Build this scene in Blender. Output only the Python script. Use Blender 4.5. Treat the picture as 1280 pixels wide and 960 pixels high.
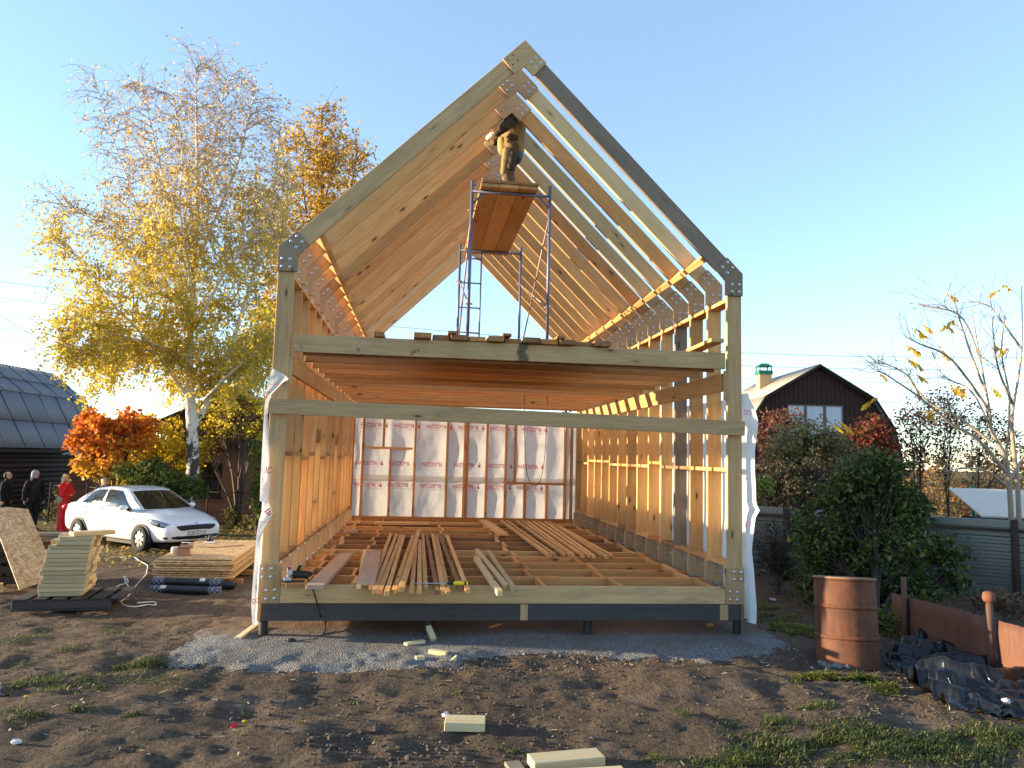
import bpy, bmesh, math, random
import numpy as np
from mathutils import Vector, Matrix, Euler
# ------------------------------------------------------------------ camera, sky, sun, exposure
SC = bpy.context.scene
C = SC.collection
for o in list(bpy.data.objects):
    bpy.data.objects.remove(o)
CAM = np.array([-1.06829, -8.25854, 1.97387]); YAW, PIT, ROL, FPX = 0.122670, 0.100056, 0.026221, 920.9
_fw = np.array([math.sin(YAW)*math.cos(PIT), math.cos(YAW)*math.cos(PIT), math.sin(PIT)])
_rt = np.array([math.cos(YAW), -math.sin(YAW), 0.0]); _up = np.cross(_rt, _fw)
_r = _rt*math.cos(ROL)+_up*math.sin(ROL); _u = -_rt*math.sin(ROL)+_up*math.cos(ROL)
cd = bpy.data.cameras.new('camera'); cam = bpy.data.objects.new('camera', cd); C.objects.link(cam)
cam.matrix_world = Matrix(((_r[0], _u[0], -_fw[0], CAM[0]), (_r[1], _u[1], -_fw[1], CAM[1]), (_r[2], _u[2], -_fw[2], CAM[2]), (0, 0, 0, 1)))
cd.sensor_width = 36.0; cd.lens = FPX/1280*36.0; cd.clip_start = 0.05; cd.clip_end = 3000
SC.camera = cam
SUN_EL, SUN_AZ = math.radians(8.5), math.radians(171.5)       # azimuth measured from +X towards +Y: low on the left, just behind the facade plane
sd = Vector((math.cos(SUN_AZ)*math.cos(SUN_EL), math.sin(SUN_AZ)*math.cos(SUN_EL), math.sin(SUN_EL)))
sl = bpy.data.lights.new('sun', 'SUN'); sl.energy = 4.4; sl.angle = math.radians(0.5); sl.color = (1.0, 0.79, 0.50)
sun = bpy.data.objects.new('sun', sl); C.objects.link(sun)
sun.rotation_euler = sd.to_track_quat('Z', 'Y').to_euler(); sun.location = (-30, 0, 20)
W = bpy.data.worlds.new('World'); SC.world = W; W.use_nodes = True
wt = W.node_tree; wn = wt.nodes; wn.clear()
wo = wn.new('ShaderNodeOutputWorld'); bg = wn.new('ShaderNodeBackground'); sky = wn.new('ShaderNodeTexSky')
sky.sky_type = 'NISHITA'; sky.sun_disc = False; sky.sun_elevation = SUN_EL
sky.sun_rotation = math.radians(90) - SUN_AZ
sky.air_density = 0.8; sky.dust_density = 0.0; sky.ozone_density = 1.6; sky.altitude = 150
bg.inputs['Strength'].default_value = 0.15
# a bank of pale cloud low over the left horizon
tc = wn.new('ShaderNodeTexCoord'); mp = wn.new('ShaderNodeMapping'); mp.inputs['Scale'].default_value = (5, 5, 22)
nz = wn.new('ShaderNodeTexNoise'); nz.inputs['Scale'].default_value = 1.3; nz.inputs['Detail'].default_value = 7; nz.inputs['Roughness'].default_value = .58
wt.links.new(tc.outputs['Generated'], mp.inputs['Vector']); wt.links.new(mp.outputs['Vector'], nz.inputs['Vector'])
rp = wn.new('ShaderNodeValToRGB'); rp.color_ramp.elements[0].position = .46; rp.color_ramp.elements[1].position = .62
wt.links.new(nz.outputs['Fac'], rp.inputs['Fac'])
sx = wn.new('ShaderNodeSeparateXYZ'); wt.links.new(tc.outputs['Generated'], sx.inputs['Vector'])
def mrange(val, a, b, c, d):
    n = wn.new('ShaderNodeMapRange'); n.interpolation_type = 'SMOOTHSTEP'
    n.inputs['From Min'].default_value = a; n.inputs['From Max'].default_value = b
    n.inputs['To Min'].default_value = c; n.inputs['To Max'].default_value = d
    wt.links.new(val, n.inputs['Value']); return n.outputs['Result']
def wmul(a, b):
    n = wn.new('ShaderNodeMath'); n.operation = 'MULTIPLY'; wt.links.new(a, n.inputs[0]); wt.links.new(b, n.inputs[1]); return n.outputs[0]
m1 = wmul(wmul(mrange(sx.outputs['Z'], .10, .19, 1, 0), mrange(sx.outputs['Z'], .02, .09, .3, 1)), mrange(sx.outputs['X'], -.62, -.30, .85, 0))
fac = wmul(rp.outputs['Color'], m1)
mx = wn.new('ShaderNodeMix'); mx.data_type = 'RGBA'
hz = wn.new('ShaderNodeMix'); hz.data_type = 'RGBA'; hz.inputs['Factor'].default_value = .20                 # thin high haze evens the blue out
wt.links.new(sky.outputs['Color'], hz.inputs['A']); hz.inputs['B'].default_value = (1.55, 1.95, 2.35, 1)
wt.links.new(fac, mx.inputs['Factor']); wt.links.new(hz.outputs['Result'], mx.inputs['A'])
mx.inputs['B'].default_value = (3.9, 3.7, 3.8, 1)
wt.links.new(mx.outputs['Result'], bg.inputs['Color']); wt.links.new(bg.outputs['Background'], wo.inputs['Surface'])
vs = SC.view_settings; vs.view_transform = 'Standard'; vs.look = 'None'; vs.exposure = 1.82; vs.gamma = 1.0; vs.use_curve_mapping = False
SC.render.engine = 'CYCLES'; SC.cycles.max_bounces = 10; SC.cycles.diffuse_bounces = 6; SC.cycles.transparent_max_bounces = 12
SC.cycles.caustics_reflective = False; SC.cycles.caustics_refractive = False
random.seed(7); RNG = np.random.default_rng(7)
# ------------------------------------------------------------------ pixel helpers for laying things out on real planes
def ray(x, y): return _fw*FPX + _r*(x-640) + _u*(480-y)
def atY(x, y, Y=0.0):
    d = ray(x, y); return Vector(CAM + d*((Y-CAM[1])/d[1]))
def atZ(x, y, Z=0.0):
    d = ray(x, y); return Vector(CAM + d*((Z-CAM[2])/d[2]))
def atD(x, y, D): return Vector(CAM + ray(x, y)*(D/FPX))
# ------------------------------------------------------------------ noise
def _h(i, j, s):
    n = (i.astype(np.int64)*374761393 + j.astype(np.int64)*668265263 + s*982451653) & 0x7fffffff
    n = ((n ^ (n >> 13))*1274126177) & 0x7fffffff
    return ((n ^ (n >> 16)) & 0xffff)/65535.0
def vnoise(x, y, s=0):
    x = np.asarray(x, float); y = np.asarray(y, float)
    i = np.floor(x); j = np.floor(y); fx = x-i; fy = y-j
    fx = fx*fx*(3-2*fx); fy = fy*fy*(3-2*fy)
    a = _h(i, j, s); b = _h(i+1, j, s); c = _h(i, j+1, s); d = _h(i+1, j+1, s)
    return (a*(1-fx)+b*fx)*(1-fy)+(c*(1-fx)+d*fx)*fy - .5
def S(v, a, b):
    t = np.clip((np.asarray(v, float)-a)/(b-a), 0, 1); return t*t*(3-2*t)
HUMPS = [(-1.1, -1.35, .75, .22, .075), (-.1, -1.45, .6, .2, .06), (.9, -1.35, .55, .25, .06), (1.7, -1.6, .7, .3, .08), (-2.0, -1.3, .5, .18, .06),
         (-.9, -2.45, .9, .25, .05), (-1.9, -2.5, .6, .2, .06), (.7, -2.55, .8, .25, .04), (2.6, -2.7, .8, .4, .05), (-3.3, -2.0, .9, .5, .05)]
def gh(x, y):
    x = np.asarray(x, float); y = np.asarray(y, float)
    left = S(-x, 2.8, 6.0)
    z = -.43*S(y, 2.2, 10)*left - .10*S(y, 10, 16)*left
    near = S(-y, .5, 1.0)*S(-y, 12, 8)
    for hx, hy, sx_, sy_, a in HUMPS:
        z = z + a*np.exp(-((x-hx)/sx_)**2-((y-hy)/sy_)**2)
    z = z - .05*near
    d = np.hypot(x-0, y+2)
    fade = S(d, 60, 15)
    house = 1-.75*(S(x, -3.4, -2.9)*S(-x, -3.4, -2.9)*S(y, -.9, -.4)*S(-y, -9.5, -9))
    z = z + fade*house*(.10*vnoise(x*.55, y*.55, 1) + .05*vnoise(x*1.7, y*1.7, 2) + .040*vnoise(x*4.3, y*4.3, 3) + .022*vnoise(x*10, y*10, 4) + .012*vnoise(x*19, y*19, 5))
    return z
def ghf(x, y): return float(gh(x, y))
def onG(px, py):
    z = 0.0
    for _ in range(12):
        q = atZ(px, py, z); z = .5*z+.5*ghf(q.x, q.y)
    return Vector((q.x, q.y, ghf(q.x, q.y)))
# ------------------------------------------------------------------ mesh helpers
MATS = {}
def link(name, me, mat=None, parent=None, loc=None, rot=None, M=None):
    o = bpy.data.objects.new(name, me); C.objects.link(o)
    if mat is not None and me is not None:
        for m in (mat if isinstance(mat, (list, tuple)) else [mat]): me.materials.append(m)
    if parent is not None: o.parent = parent
    if M is not None: o.matrix_local = M; MATS[o.name] = M.copy()
    else:
        if loc is not None: o.location = loc
        if rot is not None: o.rotation_euler = rot
    return o
def tag(o, label, cat=None, group=None, kind=None):
    if label: o['label'] = label
    if cat: o['category'] = cat
    if group: o['group'] = group
    if kind: o['kind'] = kind
    return o
def thing(name, label, cat, loc=(0, 0, 0), rz=0.0, group=None, rot=None):
    o = bpy.data.objects.new(name, None); C.objects.link(o); o.empty_display_size = .2
    o.location = loc; o.rotation_euler = rot if rot is not None else (0, 0, rz)
    return tag(o, label, cat, group)
class MB:
    def __init__(s): s.v = []; s.f = []; s.m = []
    def add(s, v, f, m=0, M=None):
        n = len(s.v)
        if M is not None: v = [tuple(M @ Vector(p)) for p in v]
        s.v += [tuple(p) for p in v]; s.f += [tuple(i+n for i in q) for q in f]; s.m += [m]*len(f); return s
    def box(s, a, b, m=0, M=None):
        x0, y0, z0 = a; x1, y1, z1 = b
        v = [(x0, y0, z0), (x1, y0, z0), (x1, y1, z0), (x0, y1, z0), (x0, y0, z1), (x1, y0, z1), (x1, y1, z1), (x0, y1, z1)]
        return s.add(v, [(0, 3, 2, 1), (4, 5, 6, 7), (0, 1, 5, 4), (1, 2, 6, 5), (2, 3, 7, 6), (3, 0, 4, 7)], m, M)
    def prism(s, poly, y0, y1, m=0, M=None):            # poly in xz, extruded along y
        n = len(poly); v = [(x, y0, z) for x, z in poly]+[(x, y1, z) for x, z in poly]
        f = [tuple(range(n)), tuple(range(2*n-1, n-1, -1))]+[(i, i+n, (i+1) % n+n, (i+1) % n) for i in range(n)]
        return s.add(v, f, m, M)
    def tube(s, pts, rad, n=6, m=0, cap=True):
        pts = [Vector(p) for p in pts]; k = len(pts)
        if not isinstance(rad, (list, tuple)): rad = [rad]*k
        v = []; f = []; prev = None
        for i, p in enumerate(pts):
            t = (pts[min(i+1, k-1)]-pts[max(i-1, 0)])
            t = t.normalized() if t.length > 1e-9 else Vector((0, 0, 1))
            a = Vector((0, 0, 1)) if abs(t.z) < .9 else Vector((1, 0, 0))
            if prev is not None: a = prev
            a = (a-t*a.dot(t)); a = a.normalized() if a.length > 1e-6 else t.orthogonal().normalized(); prev = a
            b = t.cross(a)
            for j in range(n):
                w = 2*math.pi*j/n; v.append(p+(a*math.cos(w)+b*math.sin(w))*rad[i])
        for i in range(k-1):
            for j in range(n):
                f.append((i*n+j, i*n+(j+1) % n, (i+1)*n+(j+1) % n, (i+1)*n+j))
        if cap: f.append(tuple(range(n-1, -1, -1))); f.append(tuple((k-1)*n+j for j in range(n)))
        return s.add(v, f, m)
    def lathe(s, prof, n=24, m=0, M=None, cap=True):    # prof: (r, z)
        v = []; f = []; k = len(prof)
        for r, z in prof:
            for j in range(n): w = 2*math.pi*j/n; v.append((r*math.cos(w), r*math.sin(w), z))
        for i in range(k-1):
            for j in range(n): f.append((i*n+j, i*n+(j+1) % n, (i+1)*n+(j+1) % n, (i+1)*n+j))
        if cap: f.append(tuple(range(n-1, -1, -1))); f.append(tuple((k-1)*n+j for j in range(n)))
        return s.add(v, f, m, M)
    def sphere(s, c, r, nu=10, nv=7, m=0, M=None):
        rx, ry, rz = (r, r, r) if not isinstance(r, (tuple, list)) else r
        v = [(c[0], c[1], c[2]-rz)]; f = []
        for i in range(1, nv):
            ph = -math.pi/2+math.pi*i/nv
            for j in range(nu): w = 2*math.pi*j/nu; v.append((c[0]+rx*math.cos(ph)*math.cos(w), c[1]+ry*math.cos(ph)*math.sin(w), c[2]+rz*math.sin(ph)))
        v.append((c[0], c[1], c[2]+rz)); T = len(v)-1
        for j in range(nu): f.append((0, 1+(j+1) % nu, 1+j)); f.append((T, T-nu+j, T-nu+(j+1) % nu))
        for i in range(nv-2):
            for j in range(nu): a = 1+i*nu; f.append((a+j, a+(j+1) % nu, a+nu+(j+1) % nu, a+nu+j))
        return s.add(v, f, m, M)
    def grid(s, P, m=0):                                # P[i][j] points
        a = len(P); b = len(P[0]); v = [p for r in P for p in r]
        return s.add(v, [(i*b+j, i*b+j+1, (i+1)*b+j+1, (i+1)*b+j) for i in range(a-1) for j in range(b-1)], m)
    def mesh(s, name='mesh', smooth=False):
        me = bpy.data.meshes.new(name); me.from_pydata([tuple(p) for p in s.v], [], s.f)
        if any(s.m): me.polygons.foreach_set('material_index', s.m)
        if smooth: me.polygons.foreach_set('use_smooth', [True]*len(me.polygons))
        me.update(); return me
    def build(s, name, mat, parent=None, loc=None, rot=None, M=None, smooth=False, bevel=0, seg=1):
        o = link(name, s.mesh(name, smooth), mat, parent, loc, rot, M)
        if bevel: bev(o, bevel, seg)
        return o
def bev(o, w, seg=1):
    b = o.modifiers.new('bevel', 'BEVEL'); b.width = w; b.segments = seg; b.limit_method = 'ANGLE'; b.angle_limit = math.radians(40); return o
def frame_M(o, xdir, up):
    x = Vector(xdir).normalized(); z = Vector(up); z = (z-x*z.dot(x)).normalized(); y = z.cross(x)
    return Matrix(((x.x, y.x, z.x, o[0]), (x.y, y.y, z.y, o[1]), (x.z, y.z, z.z, o[2]), (0, 0, 0, 1)))
def board(name, a, b, w, t, mat, parent=None, up=(0, 0, 1), bevel=.004, sag=0.0, twist=0.0):
    """a plank from a to b: width w along 'up', thickness t across; its own local X is the grain"""
    a = Vector(a); b = Vector(b); L = (b-a).length; mb = MB(); N = 6 if (sag or twist) else 1
    P = []
    for i in range(N+1):
        q = i/N; x = (q-.5)*L; dz = -sag*4*q*(1-q); an = twist*(q-.5)
        ca, sa = math.cos(an), math.sin(an)
        for yy, zz in ((-t/2, -w/2), (t/2, -w/2), (t/2, w/2), (-t/2, w/2)):
            P.append((x, yy*ca-zz*sa, yy*sa+zz*ca) if w >= t*.99 and True else (x, yy*ca-zz*sa, yy*sa+zz*ca))
            if sag: P[-1] = (P[-1][0], P[-1][1]+0*dz, P[-1][2]+dz)
    F = [(0, 3, 2, 1), tuple(N*4+i for i in (0, 1, 2, 3))]
    for i in range(N):
        for j in range(4): k = i*4; F.append((k+j, k+(j+1) % 4, k+4+(j+1) % 4, k+4+j))
    mb.add(P, F)
    return mb.build(name, mat, parent, M=frame_M((a+b)/2, b-a, up), bevel=bevel)
def flat_board(name, a, b, w, t, mat, parent=None, bevel=.004, side=None, **k):
    """a plank lying flat: a, b on its underside centre line"""
    a = Vector(a); b = Vector(b); d = (b-a).normalized(); sidev = Vector((d.y, -d.x, 0)) if side is None else Vector(side)
    n = sidev.cross(d); n = n if n.z > 0 else -n
    return board(name, a+n*t/2, b+n*t/2, w, t, mat, parent, up=sidev, bevel=bevel, **k)
def poly_board(name, poly, y0, y1, mat, parent=None, xdir=(1, 0), bevel=.003):
    """plate cut to an outline in the world xz plane, from y0 to y1, grain along xdir"""
    cx = sum(p[0] for p in poly)/len(poly); cz = sum(p[1] for p in poly)/len(poly)
    X = Vector((xdir[0], 0, xdir[1])).normalized(); M = frame_M((cx, (y0+y1)/2, cz), X, (-X.z, 0, X.x)); Mi = M.inverted()
    mb = MB(); mb.prism(poly, y0, y1); mb.v = [tuple(Mi @ Vector(p)) for p in mb.v]
    o = mb.build(name, mat, parent, M=M)
    bm = bmesh.new(); bm.from_mesh(o.data); bmesh.ops.recalc_face_normals(bm, faces=bm.faces); bm.to_mesh(o.data); bm.free()
    if bevel: bev(o, bevel)
    return o
ORD = ['first', 'second', 'third', 'fourth', 'fifth', 'sixth', 'seventh', 'eighth', 'ninth', 'tenth', 'eleventh', 'twelfth', 'thirteenth', 'fourteenth', 'fifteenth', 'sixteenth', 'seventeenth', 'eighteenth']
# ------------------------------------------------------------------ materials
class NT:
    def __init__(s, name):
        s.mat = bpy.data.materials.new(name); s.mat.use_nodes = True; s.t = s.mat.node_tree; s.t.nodes.clear()
        s.out = s.n('OutputMaterial'); s.b = s.n('BsdfPrincipled'); s.l(s.b.outputs['BSDF'], s.out.inputs['Surface'])
        s._tc = None
    def n(s, k, **a):
        x = s.t.nodes.new('ShaderNode'+k)
        for q, v in a.items(): setattr(x, q, v)
        return x
    def l(s, a, b): s.t.links.new(a, b)
    def tc(s, k='Object'):
        if s._tc is None: s._tc = s.n('TexCoord')
        return s._tc.outputs[k]
    def map(s, vec, scale=(1, 1, 1), loc=(0, 0, 0)):
        m = s.n('Mapping'); m.inputs['Scale'].default_value = scale; m.inputs['Location'].default_value = loc; s.l(vec, m.inputs['Vector']); return m.outputs['Vector']
    def noise(s, vec, scale, detail=4, rough=.55, dist=0.0, out='Fac'):
        m = s.n('TexNoise'); m.inputs['Scale'].default_value = scale; m.inputs['Detail'].default_value = detail
        m.inputs['Roughness'].default_value = rough; m.inputs['Distortion'].default_value = dist; s.l(vec, m.inputs['Vector']); return m.outputs[out]
    def vor(s, vec, scale, out='Distance', feature='F1', rnd=1.0):
        m = s.n('TexVoronoi'); m.feature = feature; m.inputs['Scale'].default_value = scale; m.inputs['Randomness'].default_value = rnd; s.l(vec, m.inputs['Vector']); return m.outputs[out]
    def ramp(s, fac, stops, const=False):
        m = s.n('ValToRGB'); e = m.color_ramp.elements
        if const: m.color_ramp.interpolation = 'CONSTANT'
        while len(e) < len(stops): e.new(.5)
        for q, (p, c) in zip(e, stops):
            q.position = p; q.color = (c[0], c[1], c[2], 1) if isinstance(c, (tuple, list)) else (c, c, c, 1)
        s.l(fac, m.inputs['Fac']); return m.outputs['Color']
    def mix(s, fac, a, b, mode='MIX'):
        m = s.n('Mix', data_type='RGBA', blend_type=mode)
        for v, i in ((fac, 'Factor'), (a, 'A'), (b, 'B')):
            if isinstance(v, (int, float)) and i == 'Factor': m.inputs[i].default_value = v
            elif isinstance(v, (tuple, list)): m.inputs[i].default_value = (v[0], v[1], v[2], 1)
            else: s.l(v, m.inputs[i])
        return m.outputs['Result']
    def math(s, op, a, b=None, clamp=False):
        m = s.n('Math', operation=op, use_clamp=clamp)
        for i, v in ((0, a), (1, b)):
            if v is None: continue
            if isinstance(v, (int, float)): m.inputs[i].default_value = v
            else: s.l(v, m.inputs[i])
        return m.outputs[0]
    def xyz(s, vec):
        m = s.n('SeparateXYZ'); s.l(vec, m.inputs[0]); return m.outputs
    def vadd(s, a, b):
        m = s.n('VectorMath', operation='ADD'); s.l(a, m.inputs[0]); s.l(b, m.inputs[1]); return m.outputs[0]
    def bump(s, h, strength=.3, dist=.01):
        m = s.n('Bump'); m.inputs['Strength'].default_value = strength; m.inputs['Distance'].default_value = dist; s.l(h, m.inputs['Height']); s.l(m.outputs['Normal'], s.b.inputs['Normal']); return m
    def rnd_vec(s, k=50.0):
        oi = s.n('ObjectInfo'); m = s.n('VectorMath', operation='MULTIPLY'); cx = s.n('CombineXYZ')
        for i in range(3): s.l(oi.outputs['Random'], cx.inputs[i])
        s.l(cx.outputs[0], m.inputs[0]); m.inputs[1].default_value = (k, k*1.7, k*2.3); return m.outputs[0], oi.outputs['Random']
    def set(s, col=None, rough=None, metal=None, **k):
        for v, i in ((col, 'Base Color'), (rough, 'Roughness'), (metal, 'Metallic')):
            if v is None: continue
            if isinstance(v, (int, float)): s.b.inputs[i].default_value = v
            elif isinstance(v, (tuple, list)): s.b.inputs[i].default_value = (v[0], v[1], v[2], 1)
            else: s.l(v, s.b.inputs[i])
        for q, v in k.items(): s.b.inputs[q.replace('_', ' ')].default_value = v
        return s.mat
def plain(name, col, rough=.6, metal=0.0, var=.12, scale=9.0, **k):
    t = NT(name); t.b.inputs['Specular IOR Level'].default_value = .5 if (metal > .1 or rough < .3) else .25; v, r = t.rnd_vec(); p = t.vadd(t.tc(), v)
    f = t.noise(p, scale, 5)
    c = t.mix(f, tuple(q*(1-var) for q in col), tuple(min(1, q*(1+var)) for q in col))
    return t.set(c, rough, metal, **k)
def wood(name, base, dark, knot=(.09, .045, .02), contrast=.5, rough=.72, var=.25, knots=True, mould=None, spec=.25, stain=None):
    t = NT(name); v, r = t.rnd_vec(40); p = t.vadd(t.tc(), v)
    g = t.noise(t.map(p, (.55, 8, 8)), 3.0, 5, .6, .7)
    g2 = t.noise(t.map(p, (2.2, 70, 70)), 2.0, 3, .6)
    c = t.mix(t.ramp(g, [(.32, 0.0), (.68, 1.0)]), base, dark)
    c = t.mix(contrast, base, c)
    c = t.mix(t.math('MULTIPLY', t.ramp(g2, [(.45, 0.0), (.75, 1.0)]), .35), c, tuple(q*.6 for q in dark))
    blot = t.noise(p, 1.1, 3)
    c = t.mix(t.ramp(blot, [(.3, .0), (.75, .35)]), c, tuple(q*.72 for q in dark))
    if mould:
        mm = t.ramp(t.noise(t.map(p, (.8, 3, 3)), 1.6, 6, .7), [(.55, 0.0), (.72, .75)])
        c = t.mix(mm, c, mould)
    if knots:
        d = t.vor(t.map(p, (1.9, 6.0, 6.0)), 1.0)
        k = t.ramp(d, [(.055, 1.0), (.12, 0.0)]); halo = t.ramp(d, [(.08, .5), (.24, 0.0)])
        c = t.mix(halo, c, tuple(q*.75 for q in dark)); c = t.mix(k, c, knot)
    if stain:                                       # an old dark water stain across the board at one place along its length
        lx = t.xyz(t.tc())[0]; wob = t.math('MULTIPLY', t.math('SUBTRACT', t.noise(t.tc(), 14, 5, .7), .5), .16); dd = t.math('ABSOLUTE', t.math('SUBTRACT', t.math('ADD', lx, wob), stain[0]))
        c = t.mix(t.ramp(dd, [(stain[1]*.55, .85), (stain[1], 0.0)]), c, (.06, .05, .04))
    hs = t.n('HueSaturation'); t.l(c, hs.inputs['Color'])
    mr = t.n('MapRange'); t.l(r, mr.inputs['Value']); mr.inputs['To Min'].default_value = 1-var; mr.inputs['To Max'].default_value = 1+var
    t.l(mr.outputs['Result'], hs.inputs['Value'])
    t.bump(t.math('ADD', g2, t.math('MULTIPLY', g, .6)), .35, .004)
    t.b.inputs['Specular IOR Level'].default_value = spec
    return t.set(hs.outputs['Color'], rough)
M = {}
M['pine'] = wood('pine', (.72, .425, .18), (.55, .285, .10), contrast=1.0)
M['pine_warm'] = wood('pine_warm', (.68, .335, .12), (.50, .21, .065), contrast=1.0)
M['pine_pale'] = wood('pine_pale', (.68, .51, .28), (.55, .37, .17), contrast=.6, knot=(.2, .11, .05))
M['pine_old'] = wood('pine_old', (.42, .215, .09), (.24, .11, .05), contrast=.8, mould=(.10, .07, .05))
M['treated'] = wood('treated', (.60, .395, .20), (.42, .27, .13), contrast=.95, knot=(.09, .06, .03), mould=(.27, .21, .12))
M['treated_stained'] = wood('treated_stained', (.60, .395, .20), (.42, .27, .13), contrast=.95, knot=(.09, .06, .03), mould=(.27, .21, .12), stain=(.06, .075))
M['treated_grey'] = wood('treated_grey', (.32, .235, .155), (.22, .165, .11), contrast=.6, knot=(.07, .05, .035), var=.1)
M['gusset'] = wood('gusset', (.54, .345, .185), (.42, .25, .125), contrast=.5, knots=False, var=.12)
M['tarred'] = wood('tarred', (.070, .062, .060), (.045, .041, .041), knot=(.025, .02, .02), contrast=.7, var=.1)
M['dark_board'] = wood('dark_board', (.27, .205, .15), (.17, .13, .10), knot=(.04, .03, .02), contrast=.7, var=.12)
M['offcut'] = wood('offcut', (.66, .56, .34), (.55, .43, .23), contrast=.5, knot=(.25, .17, .08), var=.1)
M['grey_wood'] = wood('grey_wood', (.27, .24, .185), (.19, .17, .13), contrast=.6, knots=False, var=.15)
M['stack_board'] = wood('stack_board', (.48, .385, .225), (.36, .28, .155), contrast=.5, knots=False, var=.14)
M['dirty_pink'] = wood('dirty_pink', (.50, .33, .23), (.36, .22, .15), contrast=.7, knots=False)
def osb_mat(name):
    t = NT(name); v, r = t.rnd_vec(20); p = t.vadd(t.tc(), v)
    w = t.n('VectorMath', operation='ADD'); t.l(p, w.inputs[0])
    nn = t.noise(p, 5, 3, out='Color'); ms = t.n('VectorMath', operation='SCALE'); t.l(nn, ms.inputs[0]); ms.inputs['Scale'].default_value = .18; t.l(ms.outputs[0], w.inputs[1])
    a = t.vor(t.map(w.outputs[0], (17, 48, 26)), 1.0, 'Color'); b = t.vor(t.map(w.outputs[0], (46, 15, 26), (3.3, 1.7, 0)), 1.0, 'Color')
    sa = t.xyz(a)[0]; sb = t.xyz(b)[1]
    f = t.mix(t.noise(p, 11, 2), sa, sb)
    c = t.ramp(f, [(.15, (.34, .20, .085)), (.4, (.52, .335, .155)), (.6, (.59, .40, .20)), (.85, (.70, .53, .30))])
    ed = t.vor(t.map(w.outputs[0], (17, 48, 26)), 1.0, 'Distance', 'DISTANCE_TO_EDGE')
    c = t.mix(t.ramp(ed, [(.0, .55), (.08, 0.0)]), c, (.25, .14, .055))
    t.bump(f, .4, .003); return t.set(c, .62)
M['osb'] = osb_mat('osb')
M['zinc'] = plain('zinc', (.50, .52, .56), .34, .9)
M['hole'] = plain('bolt_hole', (.02, .016, .012), .9)
M['black_steel'] = plain('black_steel', (.020, .021, .024), .5, 0.2)
M['pencil'] = plain('pencil', (.05, .05, .05), .8)
def membrane_mat(name):
    t = NT(name); p = t.tc()
    f = t.noise(p, 3.0, 6, .6); c = t.mix(f, (.76, .745, .735), (.87, .855, .84))
    wr = t.noise(t.map(p, (1, 1, 1)), 5.0, 6, .65, 1.2); t.bump(wr, .75, .03)
    t.set(c, .55); tr = t.n('BsdfTranslucent'); t.l(c, tr.inputs['Color']); ms = t.n('MixShader'); ms.inputs[0].default_value = .46
    t.l(t.b.outputs['BSDF'], ms.inputs[1]); t.l(tr.outputs['BSDF'], ms.inputs[2]); t.l(ms.outputs['Shader'], t.out.inputs['Surface'])
    return t.mat
M['membrane'] = membrane_mat('membrane')
M['red_print'] = plain('red_print', (.72, .07, .12), .6)
def leaf_mat(name, cols, trans=.45, rough=.55, zgrad=None):
    t = NT(name); g = t.n('NewGeometry'); n = len(cols)
    c = t.ramp(g.outputs['Random Per Island'], [(i/max(1, n-1), q) for i, q in enumerate(cols)])
    if zgrad:                                       # the species' own autumn colour differs with height in the crown
        z0, z1, cc = zgrad; zz = t.xyz(t.tc())[2]; mr = t.n('MapRange'); t.l(zz, mr.inputs['Value']); mr.inputs['From Min'].default_value = z0; mr.inputs['From Max'].default_value = z1
        jit = t.math('ADD', mr.outputs['Result'], t.math('MULTIPLY', t.math('SUBTRACT', g.outputs['Random Per Island'], .5), .5), True)
        c = t.mix(jit, c, cc)
    t.set(c, rough); t.b.inputs['Specular IOR Level'].default_value = .3
    tr = t.n('BsdfTranslucent'); t.l(c, tr.inputs['Color']); ms = t.n('MixShader'); ms.inputs[0].default_value = trans
    t.l(t.b.outputs['BSDF'], ms.inputs[1]); t.l(tr.outputs['BSDF'], ms.inputs[2]); t.l(ms.outputs['Shader'], t.out.inputs['Surface'])
    return t.mat
def bark_birch():
    t = NT('birch_bark'); p = t.tc(); z = t.xyz(p)[2]
    st = t.noise(t.map(p, (3, 3, 14)), 1.6, 5, .7, .5); big = t.noise(t.map(p, (2.5, 2.5, 1.3)), 1.8, 4, .6, .8)
    low = t.n('MapRange'); t.l(z, low.inputs['Value']); low.inputs['From Min'].default_value = 2.2; low.inputs['From Max'].default_value = 4.6; low.inputs['To Min'].default_value = .10; low.inputs['To Max'].default_value = -.16
    k = t.math('ADD', big, low.outputs['Result'])
    c = t.mix(t.ramp(st, [(.55, 0.0), (.68, .8)]), (.72, .67, .60), (.16, .12, .10)); c = t.mix(t.ramp(k, [(.53, 0.0), (.58, 1.0)]), c, (.065, .052, .045))
    t.bump(k, .5, .03); return t.set(c, .8)
M['birch_bark'] = bark_birch()
M['twig_pale'] = plain('twig_pale', (.36, .29, .24), .8)
M['twig_brown'] = plain('twig_brown', (.13, .095, .075), .85)
M['twig_dark'] = plain('twig_dark', (.05, .04, .035), .9)
M['sumac_bark'] = plain('sumac_bark', (.34, .27, .20), .85, var=.25)
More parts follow.
